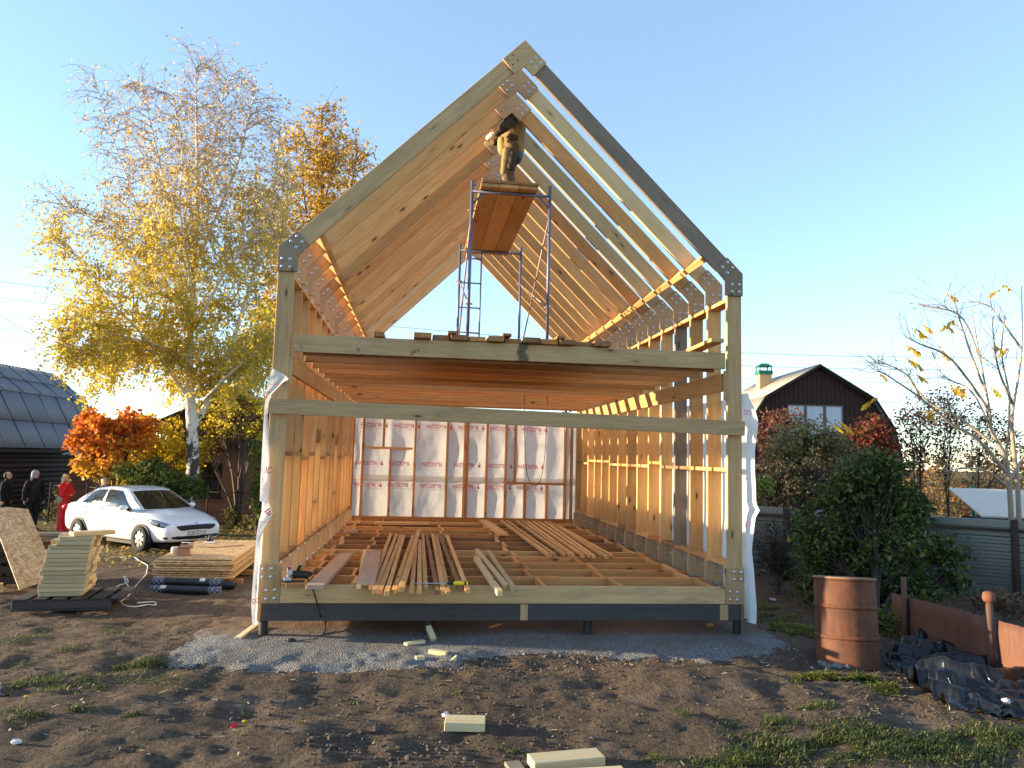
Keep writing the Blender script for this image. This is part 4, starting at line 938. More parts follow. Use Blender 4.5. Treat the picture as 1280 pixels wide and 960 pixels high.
for i, (xa, xb, py, lab) in enumerate(((191, 279, 730, 'upper'), (189.5, 276, 740, 'lower front'), (262, 294, 735.5, 'right rear'))):
    g = onG((xa+xb)/2, 742.5 if i < 2 else 739); D_ = (g-Vector(CAM)).dot(Vector(_fw)); a = atD(xa, py-5, D_+(.10, 0, .14)[i]); b = atD(xb, py-5.2+(xb-xa)*.012, D_+(.10, 0, .14)[i])
    if i == 0: a.z = b.z = g.z+.150
    else: a.z = b.z = g.z+.058
    c_ = (a+b)/2; Lr = (b-a).length; mb = MB(); mb.tube([(-Lr/2, 0, 0), (-Lr/2+.004, 0, 0), (Lr/2-.004, 0, 0), (Lr/2, 0, 0)], [.048, .055, .055, .048], 18)
    r_ = thing('film_roll', lab+' black roll of membrane lying before the OSB stack', 'roll', tuple(c_), rz=math.atan2(b.y-a.y, b.x-a.x), group='black rolls before the OSB stack')
    mb.build('roll', M['black_film'], r_, smooth=False)
    if i < 2:
        lb = MB(); x0 = (.18, -.34)[i]; n0 = len(lb.v)
        for q in range(6):
            w = math.pi*(.95+.55*q/5)+.2
            lb.v += [(x0, .0565*math.cos(w+.35), .0565*math.sin(w+.35)*-1), (x0+.075, .0565*math.cos(w+.35), -.0565*math.sin(w+.35))]
        lb.v = [(x, -abs(y), z) for x, y, z in lb.v]
        lb.f = [(2*q, 2*q+1, 2*q+3, 2*q+2) for q in range(5)]; lb.m = [0]*5; lb.build('paper_label', plain('paper', (.55, .54, .52), .7, var=.05), r_)
def on_stack(px, py): return atZ(px, py, zt_)
c_ = on_stack(230, 693.5); bx = thing('cardboard_box', 'open brown cardboard box standing on the OSB stack', 'box', (c_.x, c_.y, zt_+.002), rz=.1)
card = plain('cardboard', (.36, .20, .12), .85, var=.1)
mb = MB()
for a, b in (((-.085, -.06, 0), (.085, -.054, .10)), ((-.085, .054, 0), (.085, .06, .10)), ((-.085, -.0535, 0), (-.079, .0535, .10)), ((.079, -.0535, 0), (.085, .0535, .10)), ((-.0785, -.0535, 0), (.0785, .0535, .004))): mb.box(a, b)
mb.build('box_body', card, bx)
mb = MB(); mb.add([(-.085, -.061, .101), (.13, -.061, .101), (.15, -.13, .125), (-.07, -.13, .125)], [(0, 1, 2, 3)]); mb.build('flap', card, bx).modifiers.new('t', 'SOLIDIFY').thickness = .004
mb = MB(); mb.add([(-.085, .061, .101), (.11, .061, .101), (.11, .12, .14), (-.085, .12, .14)], [(0, 1, 2, 3)]); mb.build('flap', card, bx).modifiers.new('t', 'SOLIDIFY').thickness = .004
c_ = on_stack(219, 692); mb = MB(); mb.lathe([(.055, 0), (.065, .01), (.066, .075), (.055, .10), (.03, .105)], 18)
tag(mb.build('paper_bag', plain('bag_grey', (.50, .46, .42), .9, var=.2, scale=30), loc=(c_.x, c_.y, zt_+.002)), 'crumpled pale bag beside the cardboard box on the OSB stack', 'bag')
for i, (x, y, w, h, lab) in enumerate(((233, 679, .16, .10, 'white sheet of paper lying behind the box on the OSB stack'), (261, 678.5, .20, .14, 'second white paper lying farther right on the OSB stack'))):
    c_ = on_stack(x, y); mb = MB(); mb.grid([[(a*w, b*h, .012*float(vnoise(a*3+i*7, b*3, 5))+.008) for a in np.linspace(-.5, .5, 6)] for b in np.linspace(-.5, .5, 6)])
    tag(mb.build('paper_sheet', plain('white_paper', (.75, .74, .75), .8, var=.03), loc=(c_.x, c_.y, zt_+.002), rot=(0, 0, .3*i), smooth=True), lab, 'paper')
c_ = on_stack(262.5, 677); cl = thing('spring_clamp', 'small dark tool standing on the far edge of the OSB stack', 'tool', (c_.x, c_.y, zt_)); mb = MB(); mb.box((-.05, -.03, .0), (.05, .03, .03)); mb.tube([(-.02, 0, .03), (.0, 0, .10), (.05, 0, .12)], [.022, .025, .015], 8); mb.build('tool_body', M['black_steel'], cl, bevel=.004); mb = MB(); mb.tube([(-.03, 0, .07), (-.09, 0, .09)], .010, 8); mb.build('handle', M['twig_brown'], cl, smooth=True)
for i, pp in enumerate((((246, 683), (262, 684.6), (274, 684.3), (305, 682)), ((243, 677), (252, 675.5), (262, 676)))):
    pts = [on_stack(x, y)+Vector((0, 0, .008)) for x, y in pp]; mb = MB(); mb.tube(smooth_path(pts), .006, 6); tag(mb.build('string_piece', M['twig_brown'], smooth=True), ('longer', 'shorter')[i]+' piece of brown cord lying on the OSB stack', 'cord')
pts = [onG(x, y)+Vector((0, 0, .012)) for x, y in ((131, 699), (146, 697), (160, 699), (167, 697), (175, 702), (184, 706), (184, 713), (182, 720), (175, 727), (170, 733), (163, 738), (153, 741), (147, 740), (146, 734), (158, 730), (160, 727), (155, 722), (158, 731), (164, 738), (161, 745), (155, 750), (151, 754), (156, 758), (170, 759.5), (184, 757), (194, 757.5), (193, 754), (182, 754), (171, 755))]
mb = MB(); mb.tube(smooth_path(pts, 5), .009, 6); tag(mb.build('white_cable', plain('white_cable', (.62, .56, .54), .6), smooth=True), 'white extension cable tangled on the soil left of the OSB stack', 'cable')
# ------------------------------------------------------------------ the white car
car = thing('parked_car', 'white four-door saloon car parked beneath the birch', 'car', (-6.942, 10.87, ghf(-6.94, 10.87)), rz=-.652)
gz = [ghf(-6.942-2.57*math.cos(-.652), 10.87-2.57*math.sin(-.652)), ghf(-6.942, 10.87)]
car.location.z = (max(gz)+.0)*1.0
paint = plain('car_paint', (.78, .79, .81), .22, 0, var=.015); paint.node_tree.nodes['Principled BSDF'].inputs['Coat Weight'].default_value = .6
glass = plain('car_glass', (.012, .014, .016), .04, 0, var=.01); glass.node_tree.nodes['Principled BSDF'].inputs['Specular IOR Level'].default_value = .9
blackp = plain('car_black', (.014, .014, .015), .4)
stn = [(-3.50, .55, .42, .70, .80), (-3.46, .70, .34, .86, .93), (-3.36, .78, .28, .98, 1.02), (-3.05, .83, .25, 1.0, 1.045), (-2.57, .85, .23, .985, 1.04), (-1.9, .86, .21, .955, 1.0), (-1.2, .86, .20, .935, .98), (-.6, .86, .20, .92, .98), (-.25, .855, .20, .90, .985), (.05, .85, .21, .865, .955), (.35, .83, .22, .80, .90), (.58, .78, .23, .725, .835), (.76, .745, .25, .665, .765), (.85, .67, .27, .625, .70), (.885, .52, .31, .57, .635)]
mb = MB(); rings = []
for x, w, zb_, zs, zc in stn:
    h = [(0, zb_), (w*.80, zb_), (w*.95, zb_+.05), (w*.985, zb_+.20), (w, zb_+(zs-zb_)*.62), (w*.975, zb_+(zs-zb_)*.86), (w*.93, zs), (w*.72, zs+(zc-zs)*.70), (w*.35, zc-.008), (0, zc)]
    rings.append([(x, -y, z) for y, z in h]+[(x, y, z) for y, z in h[-2:0:-1]])
n = len(rings[0]); mb.v = [p for r in rings for p in r]
mb.f = [(i*n+j, i*n+(j+1) % n, (i+1)*n+(j+1) % n, (i+1)*n+j) for i in range(len(rings)-1) for j in range(n)]+[tuple(range(n-1, -1, -1)), tuple((len(rings)-1)*n+j for j in range(n))]; mb.m = [0]*len(mb.f)
bd = mb.build('body', paint, car, smooth=True); sb = bd.modifiers.new('s', 'SUBSURF'); sb.levels = sb.render_levels = 2
# greenhouse: belt line and roof line, then glass panels standing a little proud
NB = 14
belt = [(-.22, .70, .955), (-.50, .765, .935), (-1.0, .785, .935), (-1.6, .79, .945), (-2.2, .785, .965), (-2.65, .765, .99), (-3.02, .68, 1.025)]
roof = [(-1.02, .545, 1.385), (-1.10, .575, 1.402), (-1.35, .60, 1.435), (-1.65, .605, 1.445), (-2.0, .60, 1.432), (-2.32, .57, 1.385), (-2.50, .53, 1.335)]
def side_pt(i, t, s, off=0.0):
    i0 = int(min(i, len(belt)-1.001)); f = i-i0
    b = [belt[i0][k]*(1-f)+belt[i0+1][k]*f for k in range(3)]; r = [roof[i0][k]*(1-f)+roof[i0+1][k]*f for k in range(3)]
    bow = .035*math.sin(math.pi*t)
    return (b[0]*(1-t)+r[0]*t, s*((b[1]*(1-t)+r[1]*t)+bow+off), b[2]*(1-t)+r[2]*t+off*.3)
mb = MB(); nI = 25; nT = 6
for s in (-1, 1): mb.grid([[side_pt(i*6/(nI-1), t/nT, s) for t in range(nT+1)] for i in range(nI)])
mb.grid([[(x, w*q, z+.028*(1-q*q)) for q in np.linspace(-1, 1, 9)] for x, w, z in roof])
def lid(b, r, bulge, off=0.0, q0=-1, q1=1, t0=0, t1=1):
    out = []
    for t in np.linspace(t0, t1, 7):
        row = []
        for q in np.linspace(q0, q1, 11):
            x = b[0]*(1-t)+r[0]*t; w = (b[1]*(1-t)+r[1]*t); z = b[2]*(1-t)+r[2]*t
            row.append((x+bulge*(1-q*q)+off*(1 if bulge > 0 else -1)*.8, w*q, z+.028*t*(1-q*q)+off*.6))
        out.append(row)
    return out
mb.grid(lid(belt[0], roof[0], .10)); mb.grid(lid(belt[-1], roof[-1], -.08))
cabin = mb.build('cabin', paint, car, smooth=True)
bm = bmesh.new(); bm.from_mesh(cabin.data); bmesh.ops.remove_doubles(bm, verts=bm.verts, dist=.004); bmesh.ops.recalc_face_normals(bm, faces=bm.faces); bm.to_mesh(cabin.data); bm.free()
mb = MB(); mb.grid(lid(belt[0], roof[0], .10, .012, -.93, .93, .03, .93)); mb.build('windscreen', glass, car, smooth=True)
mb = MB(); mb.grid(lid(belt[-1], roof[-1], -.08, .012, -.88, .88, .08, .92)); mb.build('rear_window', glass, car, smooth=True)
for s in (-1, 1):
    for (i0, i1, ta, tb) in ((1.02, 3.05, .90, .88), (3.28, 5.05, .88, .80)):
        mb = MB(); G = []
        for i in np.linspace(i0, i1, 10):
            q = (i-i0)/(i1-i0); top = ta+(tb-ta)*q
            if i0 < 2: top = min(top, .15+q*5)
            else: top = min(top, .12+(1-q)*4)
            G.append([side_pt(i, .07+(top-.07)*t/5, s, .008) for t in range(6)])
        mb.grid(G); mb.build('side_window', glass, car, smooth=True)
    mb = MB(); mb.sphere((-.62, s*.93, 1.0), (.085, .10, .065), 14, 10); mi = mb.build('wing_mirror', paint, car, smooth=True)
    mb = MB(); mb.tube([(-.58, s*.78, .945), (-.60, s*.86, .965)], [.05, .03], 8); mb.build('mirror_foot', blackp, mi, M=Matrix(), smooth=True)
    for xd, i_ in ((-1.55, 0), (-2.35, 1)):
        mb = MB(); mb.tube([(xd-.09, s*.862, .80), (xd-.06, s*.884, .805), (xd+.06, s*.884, .80), (xd+.09, s*.862, .795)], [.014, .016, .016, .014], 8); mb.build('door_handle', paint, car, smooth=True)
    for xd in (-.42, -1.47, -2.36): mb = MB(); mb.tube([(xd, s*.852, .33), (xd, s*.866, .60), (xd-.01, s*.852, .80), (xd-.02, s*.81, .93)], .005, 5); mb.build('door_seam', blackp, car)
    mb = MB(); mb.tube([(-.36, s*.842, .755), (-.30, s*.858, .765), (-.22, s*.842, .755)], [.012, .022, .010], 8); mb.build('side_vent', blackp, car, smooth=True)
    # lamps
    hl = MB(); G = []
    for x, y0_, za, zb2 in ((.20, .845, .735, .775), (.38, .830, .66, .775), (.55, .785, .615, .745), (.68, .715, .59, .700), (.77, .625, .575, .655), (.82, .54, .575, .62)):
        G.append([(x+.012, s*(y0_+.006), za), (x+.014, s*(y0_+.004), (za+zb2)/2), (x+.010, s*(y0_-.025), zb2)])
    hl.grid(G); h_ = hl.build('headlight', plain('lamp_glass', (.30, .32, .36), .08, .55, var=.3, scale=25), car, smooth=True); h_.modifiers.new('t', 'SOLIDIFY').thickness = .02
    mb = MB(); mb.sphere((.56, s*.775, .66), (.055, .05, .05), 12, 8); mb.build('lamp_bulb', plain('lamp_dark', (.03, .03, .05), .1, .5), h_, M=Matrix(), smooth=True)
    mb = MB(); mb.sphere((-3.38, s*.74, .86), (.11, .09, .08), 14, 10); mb.build('tail_light', plain('red_lens', (.50, .015, .02), .2), car, smooth=True)
    mb = MB(); mb.sphere((.70, s*.66, .37), (.10, .09, .04), 12, 8); fl_ = mb.build('fog_lamp_recess', blackp, car, smooth=True)
    mb = MB(); mb.sphere((.765, s*.67, .37), (.035, .035, .028), 10, 8); mb.build('fog_lamp', M['zinc'], fl_, M=Matrix(), smooth=True)
bpy.context.view_layer.update()
from mathutils.bvhtree import BVHTree
_bt = BVHTree.FromObject(bd, bpy.context.evaluated_depsgraph_get())
def nose(y, z, off):
    h = _bt.ray_cast(Vector((3, y, z)), Vector((-1, 0, 0)))[0]
    return (h.x if h is not None else .6)+off
def front_strip(zs, ws, xo, name, mat, parent=car, xs=None):
    mb = MB(); G = []
    zz = np.interp(np.linspace(0, 1, 7), np.linspace(0, 1, len(zs)), zs); ww = np.interp(np.linspace(0, 1, 7), np.linspace(0, 1, len(ws)), ws)
    for z, w in zip(zz, ww): G.append([(nose(w*q, z-.03*q*q*(1 if z > .5 else 0)+.018*abs(q), xo), w*q, z-.03*q*q*(1 if z > .5 else 0)+.018*abs(q)) for q in np.linspace(-1, 1, 25)])
    mb.grid(G); o = mb.build(name, mat, parent, smooth=True, M=Matrix()); o.modifiers.new('t', 'SOLIDIFY').thickness = .012; return o
gr = front_strip((.535, .56, .62, .645), (.36, .46, .53, .52), .008, 'grille', blackp)
front_strip((.648, .660), (.53, .53), .012, 'grille_trim', M['zinc'], gr)
mb = MB(); mb.lathe([(.055, 0), (.058, .006), (.045, .012)], 20); e_ = mb.build('emblem', plain('chrome', (.6, .6, .62), .15, .95), car, M=Matrix.Translation((nose(0, .672, .004), 0, .676)) @ Matrix.Rotation(math.radians(62), 4, 'Y') @ Matrix.Diagonal((.6, 1.15, 1, 1)))
front_strip((.315, .335, .375, .39), (.50, .62, .64, .52), .008, 'lower_intake', blackp)
pl = MB(); xp = nose(0, .46, .012)-.9055; pl.box((.895, -.26, .405), (.905, .26, .515)); pt_ = pl.build('number_plate', plain('plate_white', (.72, .70, .66), .5, var=.02), car, M=Matrix.Translation((xp, 0, 0)))
mb = MB()
for a, b in (((.9055, -.255, .408), (.9065, .255, .413)), ((.9055, -.255, .507), (.9065, .255, .512)), ((.9055, -.255, .4135), (.9065, -.249, .5065)), ((.9055, .249, .4135), (.9065, .255, .5065)), ((.9055, .135, .4135), (.9065, .139, .5065))): mb.box(a, b)
for s_, y0_, h in (('К201ЕУ', -.235, .088), ('22', .150, .060)):
    me = text_mesh(s_, h*1.35, 0, .01); wmax = max(v.co.x for v in me.vertices); k = (.355 if y0_ < 0 else .085)/wmax
    mb.add([(.9062, y0_+v.co.x*k, .425+v.co.y+(.012 if y0_ > 0 else 0)) for v in me.vertices], [tuple(p.vertices) for p in me.polygons])
mb.build('plate_lettering', blackp, pt_, M=Matrix())
tyre = MB(); tyre.lathe([(.19, -.10), (.285, -.105), (.305, -.085), (.312, 0), (.305, .085), (.285, .105), (.19, .10)], 32, cap=False); TY = tyre.mesh('tyre', True)
rim = MB(); rim.lathe([(.205, -.02), (.205, .088), (.192, .094), (.185, .04), (.178, .03)], 32, cap=False)
for q in range(7):
    w = q*2*math.pi/7; ca, sa = math.cos(w), math.sin(w); nn = (-sa, ca)
    rim.add([(ca*.03+nn[0]*.030, sa*.03+nn[1]*.030, .088), (ca*.03-nn[0]*.030, sa*.03-nn[1]*.030, .088), (ca*.195-nn[0]*.048, sa*.195-nn[1]*.048, .080), (ca*.195+nn[0]*.048, sa*.195+nn[1]*.048, .080)]+
            [(ca*.03+nn[0]*.034, sa*.03+nn[1]*.034, .05), (ca*.03-nn[0]*.034, sa*.03-nn[1]*.034, .05), (ca*.195-nn[0]*.052, sa*.195-nn[1]*.052, .05), (ca*.195+nn[0]*.052, sa*.195+nn[1]*.052, .05)], [(0, 1, 2, 3), (0, 4, 5, 1), (1, 5, 6, 2), (2, 6, 7, 3), (3, 7, 4, 0)])
rim.lathe([(.05, .05), (.05, .092), (.02, .098)], 16); RM = rim.mesh('rim')
dk = MB(); dk.lathe([(.19, .015), (.19, .02)], 24); DK = dk.mesh('brake_back')
rub = plain('tyre_rubber', (.018, .018, .019), .8); alloy = plain('alloy', (.36, .37, .39), .3, .85)
for m_, me in ((rub, TY), (alloy, RM), (blackp, DK)): me.materials.append(m_)
for x in (0, -2.57):
    for s in (-1, 1):
        am = MB(); pts = [(x+.352*math.cos(w), .315+.352*math.sin(w)) for w in np.linspace(math.radians(-14), math.radians(194), 25)]
        am.prism(pts, .55, .8645); am.v = [(a, s*b, c) for a, b, c in am.v]; am.build('wheel_arch', blackp, car)
        wh = bpy.data.objects.new('wheel', None); C.objects.link(wh); wh.parent = car; wh.matrix_local = Matrix.Translation((x, s*.80, .312)) @ Matrix.Rotation(math.radians(90*s*-1), 4, 'X')
        for nm, me in (('tyre', TY), ('rim', RM), ('brake_back', DK)):
            o = bpy.data.objects.new(nm, me); C.objects.link(o); o.parent = wh
sp_ = MB(); sp_.box((-3.3, -.6, .12), (.6, .6, .22)); sp_.build('underbody', blackp, car)
# ------------------------------------------------------------------ the onlookers
def stander(label, loc, rz, h, jm, tm, arms, hair, hood=None, extra=None, shoe=None, group=None):
    """a standing figure facing its own -X; arms: two (elbow, wrist, finger direction, palm normal)"""
    s = h/1.76; root = thing('person', label, 'person', loc, rz=rz); S_ = Matrix.Scale(s, 4)
    body = [('c', (.0, 0, .95), (.0, 0, 1.30), .11, .135), ('c', (0, 0, 1.30), (-.01, 0, 1.52), .11, .052)]+head_prims((-.03, 0, 1.63), (-1, 0, 0)); jk = [('c', (.0, 0, .90), (0, 0, 1.28), .155, .165), ('e', (0, 0, 1.36), (.125, .20, .12)), ('c', (0, 0, 1.40), (-.01, 0, 1.50), .10, .075)]; tr = [('e', (0, 0, .93), (.125, .17, .10))]; sh = []; hd = []
    for i, sy in enumerate((-1, 1)):
        body += [('c', (0, sy*.09, .93), (-.01, sy*.10, .50), .085, .058), ('c', (-.01, sy*.10, .50), (.02, sy*.105, .08), .055, .04), ('c', (.02, sy*.105, .06), (-.12, sy*.115, .04), .042, .035)]
        tr += [('c', (0, sy*.09, .92), (-.012, sy*.10, .50), .105, .078), ('c', (-.012, sy*.10, .50), (.02, sy*.105, .09), .078, .068)]
        sh += [('c', (.02, sy*.105, .09), (.02, sy*.105, .05), .055, .05), ('c', (.02, sy*.105, .045), (-.13, sy*.115, .038), .048, .038)]
        e, w, fd, pn = arms[i]; a0 = (0, sy*.19, 1.40)
        body += [('c', a0, e, .055, .045), ('c', e, w, .043, .030)]; jk += [('c', a0, e, .078, .064), ('c', e, tuple(Vector(e).lerp(Vector(w), .92)), .062, .050)]
        hd += hand_prims(w, fd, pn, 1.0, .6, -sy)
    bo = blob('body', body+hd, SKIN, root, .016, S_)
    blob('jacket', jk, jm, root, .018, S_, fold=.012); blob('trousers', tr, tm, root, .018, S_, fold=.012); blob('shoe', sh[:2], shoe or M['black_steel'], root, .013, S_); blob('shoe', sh[2:], shoe or M['black_steel'], root, .013, S_)
    if hair: blob('hair', hair[0], hair[1], root, .014, S_)
    for nm, pr, m_ in (extra or []): blob(nm, pr, m_, root, .014, S_)
    fb_ = bpy.data.objects.new('face', None); C.objects.link(fb_); fb_.parent = root; fb_.matrix_local = S_; face_bits(fb_, (-.03, 0, 1.63), (-1, 0, 0)); return root
blackc = plain('black_cloth', (.012, .013, .016), .85, var=.3); navy = plain('navy_cloth', (.015, .022, .035), .85, var=.3); redc = plain('red_cloth', (.62, .025, .035), .8, var=.12)
blond = plain('blond_hair', (.62, .45, .24), .6, var=.25, scale=30); greyh = plain('grey_knit', (.30, .31, .35), .9, var=.35, scale=40); bald = plain('dark_hair', (.05, .04, .035), .7)
down = lambda sy, out=.0: ((.02, sy*(.25+out), 1.13), (-.02, sy*(.27+out), .88), (-.1, 0, -1), (0, -sy, 0))
def gp(px, D_=21.7):
    p = atD(px, 664, D_); return (p.x, p.y, ghf(p.x, p.y))
stander('man in black jacket and trousers with grey hood standing by the log barn', gp(38), math.radians(150), 1.74, blackc, blackc, (down(-1, .04), down(1, .03)), None,
        extra=[('hood', [('e', (.005, 0, 1.66), (.115, .112, .120)), ('c', (.03, 0, 1.60), (.05, 0, 1.50), .10, .10)], greyh), ('chest_panel', [('e', (-.075, 0, 1.25), (.10, .13, .20))], navy)])
stander('balding man in dark jacket cut by the left picture edge', gp(3), math.radians(185), 1.70, blackc, blackc, (down(-1), down(1)), ([('e', (.02, 0, 1.655), (.085, .083, .085)), ('e', (.05, 0, 1.60), (.055, .078, .06))], bald))
stander('blond woman in red tracksuit with dark vest, one hand at her mouth', gp(77), math.radians(168), 1.68, redc, redc, (((-.10, -.25, 1.16), (-.20, -.06, 1.12), (-.3, 1, .1), (1, 0, 0)), ((-.06, .24, 1.14), (-.15, .06, 1.50), (-.3, -.3, 1), (1, 0, 0))),
        ([('e', (.02, 0, 1.67), (.105, .098, .105)), ('c', (.06, 0, 1.62), (.085, 0, 1.40), .085, .055), ('c', (.03, .07, 1.60), (.05, .08, 1.45), .04, .03), ('c', (.03, -.07, 1.60), (.05, -.08, 1.45), .04, .03)], blond),
        extra=[('vest', [('c', (.06, 0, 1.10), (.05, 0, 1.40), .135, .12), ('c', (.03, -.13, 1.20), (.02, -.12, 1.42), .075, .075), ('c', (.03, .13, 1.20), (.02, .12, 1.42), .075, .075)], blackc), ('camouflage_bag', [('e', (.03, .16, .99), (.09, .10, .13))], plain('camouflage', (.34, .31, .22), .9, var=.6, scale=14)), ('food', [('e', (-.155, .02, 1.585), (.045, .05, .04))], plain('bread', (.72, .50, .20), .7))], shoe=redc)
stander('blond woman in dark patterned jacket standing behind the white car', gp(126, 20.6), math.radians(120), 1.62, plain('dark_pattern', (.035, .033, .04), .85, var=.9, scale=16), blackc, (down(-1), down(1)), ([('e', (.02, 0, 1.67), (.110, .105, .110)), ('c', (.05, 0, 1.60), (.06, 0, 1.52), .09, .075)], blond))
# ------------------------------------------------------------------ barn, shed and brick house on the left
RZ = -YAW; CO = (CAM[0], CAM[1], 0.0)
def local_xy(lat, fwd): return (CAM[0]+math.cos(YAW)*lat+math.sin(YAW)*fwd, CAM[1]-math.sin(YAW)*lat+math.cos(YAW)*fwd)
def ribbed(name, col, rough=.6):
    t = NT(name); p = t.tc(); v, r = t.rnd_vec(); f = t.noise(t.vadd(p, v), 1.2, 5); st = t.noise(t.map(t.vadd(p, v), (5, 5, .5)), 3, 4)
    c = t.mix(f, tuple(q*.8 for q in col), tuple(q*1.15 for q in col)); c = t.mix(t.ramp(st, [(.5, 0.0), (.8, .4)]), c, tuple(q*.55 for q in col)); return t.set(c, rough)
slate = ribbed('grey_slate', (.19, .20, .225)); slate_lit = ribbed('sunlit_slate', (.42, .36, .28))  # second slate has warm sunlight put into its colour, for the sunward slope
def wave_roof(mb, a0, a1, b0, b1, pitch=.20, amp=.022, rows=1):
    """corrugated sheet between the line a0-a1 (upper) and b0-b1 (lower); corrugations run down the slope"""
    a0, a1, b0, b1 = map(Vector, (a0, a1, b0, b1)); n = (a1-a0).cross(b0-a0).normalized(); n = n if n.z > 0 else -n; L = (a1-a0).length; N = int(L/pitch*6)
    for r in range(rows):
        t0, t1 = r/rows, (r+1)/rows+(.02 if r < rows-1 else 0); lift = .0 if r == rows-1 else .018
        G = []
        for i in range(N+1):
            q = i/N; o = n*(amp*math.sin(2*math.pi*q*L/pitch)); u, d = a0.lerp(a1, q), b0.lerp(b1, q); sheet = int(q*L/1.1)
            G.append([u.lerp(d, t0)+o, u.lerp(d, t1)+o+n*.03])
        mb.grid(G)
log = wood('log_wall', (.055, .038, .030), (.030, .021, .017), knots=False); dkw = wood('dark_trim', (.030, .024, .021), (.018, .015, .014), knots=False)
barn = thing('log_barn', 'dark log barn with a grey corrugated gambrel roof at the left', 'barn', (*local_xy(-17.8, 24.9), -.55), rz=RZ)
BL = 7.7; zE, zK, zR = 2.42, 4.55, 5.75                              # eave, knee, ridge over the barn's own ground
for i in range(13): mb = MB(); z = .10+i*.185; mb.tube([(-.30, 0, z), (-.30, BL, z)], .105, 10); mb.build('log', log, barn, smooth=True)
mb = MB(); mb.prism([(-.4, .0), (-.4, zE), (-1.2, zK), (-2.8, zR-.05), (-4.4, zK), (-5.2, zE), (-5.2, 0)], BL-.25, BL-.1); mb.prism([(-.4, .0), (-.4, zE), (-1.2, zK), (-2.8, zR-.05), (-4.4, zK), (-5.2, zE), (-5.2, 0)], .1, .25); mb.box((-5.3, .3, 0), (-5.1, BL-.3, zE)); mb.build('gable_wall', log, barn)
for lat0, z0_, lat1, z1_, rows in ((-2.8, zR, -1.2, zK, 2), (-1.2, zK, 0.0, zE, 2), (-2.8, zR, -4.4, zK, 1), (-4.4, zK, -5.6, zE, 1)):
    mb = MB(); wave_roof(mb, (lat0, -.3, z0_), (lat0, BL+.3, z0_), (lat1, -.3, z1_), (lat1, BL+.3, z1_), rows=rows); o = mb.build('roof_slope', slate, barn, smooth=True); o.modifiers.new('t', 'SOLIDIFY').thickness = .02
mb = MB()
for y in np.arange(.0, BL+.2, 1.13): mb.tube([(-1.18, y+.05, zK+.03), (.01, y+.05, zE+.045)], .012, 5); mb.tube([(-2.78, y+.3, zR+.04), (-1.19, y+.3, zK+.05)], .012, 5)
mb.build('roof_lap', dkw, barn)
mb = MB(); mb.box((-.16, -.3, zE-.16), (-.02, BL+.3, zE-.03)); mb.build('eave_board', dkw, barn)
mb = MB(); mb.box((-.9, BL-.35, 0), (-.15, BL-.24, zE)); mb.build('corner_boards', log, barn)
def brick_mat():
    t = NT('old_brick'); p = t.tc(); x = t.xyz(p); cx = t.n('CombineXYZ'); t.l(x[0], cx.inputs[0]); t.l(x[2], cx.inputs[1])
    b = t.n('TexBrick'); t.l(cx.outputs[0], b.inputs['Vector']); b.inputs['Scale'].default_value = 1.0; b.inputs['Brick Width'].default_value = .25; b.inputs['Row Height'].default_value = .078; b.inputs['Mortar Size'].default_value = .008
    b.inputs['Color1'].default_value = (.20, .075, .045, 1); b.inputs['Color2'].default_value = (.27, .115, .065, 1); b.inputs['Mortar'].default_value = (.16, .12, .10, 1)
    c = t.mix(t.ramp(t.noise(p, 1.3, 6), [(.4, .0), (.75, .6)]), b.outputs['Color'], (.10, .05, .035)); t.bump(b.outputs['Fac'], -.6, .01); return t.set(c, .9)
brick = brick_mat()
hb_ = thing('brick_house', 'old red-brown brick house with a dark wooden window behind the birch', 'house', (*local_xy(-12.6, 25.2), -.6), rz=RZ)
wl, wr_ = 3.0, 10.4; wx0, wx1, wz0, wz1 = 1.72, 2.85, 1.0, 2.14
mb = MB()
for a, b in (((0.9, 0, 0), (wx0, .3, 2.62)), ((wx1, 0, 0), (5.2, .3, 2.62)), ((wx0+.0005, .001, 0), (wx1-.0005, .299, wz0)), ((wx0+.0005, .001, wz1), (wx1-.0005, .299, 2.619))): mb.box(a, b)
mb.box((.9, .301, 0), (1.2, 5, 2.62)); mb.box((4.9, .301, 0), (5.2, 5, 2.62)); mb.build('brick_wall', brick, hb_)
fw_ = MB()
for a, b in (((wx0, .06, wz0), (wx0+.08, .16, wz1)), ((wx1-.08, .06, wz0), (wx1, .16, wz1)), ((wx0+.081, .06, wz0), (wx1-.081, .16, wz0+.07)), ((wx0+.081, .06, wz1-.09), (wx1-.081, .16, wz1)), ((wx0+.081, .07, wz0+.68), (wx1-.081, .15, wz0+.74)), (((wx0+wx1)/2-.035, .072, wz0+.071), ((wx0+wx1)/2+.035, .148, wz0+.679))): fw_.box(a, b)
wf = fw_.build('window', dkw, hb_); mb = MB(); mb.box((wx0+.05, .11, wz0+.05), (wx1-.05, .115, wz1-.05)); mb.build('pane', glass, wf, M=Matrix())
mb = MB(); mb.box((wx0-.06, -.08, wz0-.06), (wx1+.06, .0595, wz0-.001)); mb.build('sill', dkw, wf, M=Matrix())
mb = MB(); mb.box((.6, -.35, 2.6215), (5.5, 5.3, 2.75)); mb.build('eave_board', dkw, hb_)
plw = wood('plank_gable', (.085, .048, .030), (.05, .028, .019), knots=False)
mb = MB(); mb.prism([(.9, 2.751), (5.2, 2.751), (5.2, 3.5), (3.05, 4.5), (.9, 3.5)], .02, .12); mb.build('plank_gable', plw, hb_)
for s in (-1, 1): mb = MB(); wave_roof(mb, (3.05, -.3, 4.62), (3.05, 5.2, 4.62), (3.05+s*2.5, -.3, 3.42), (3.05+s*2.5, 5.2, 3.42)); mb.build('roof_slope', slate, hb_, smooth=True).modifiers.new('t', 'SOLIDIFY').thickness = .02
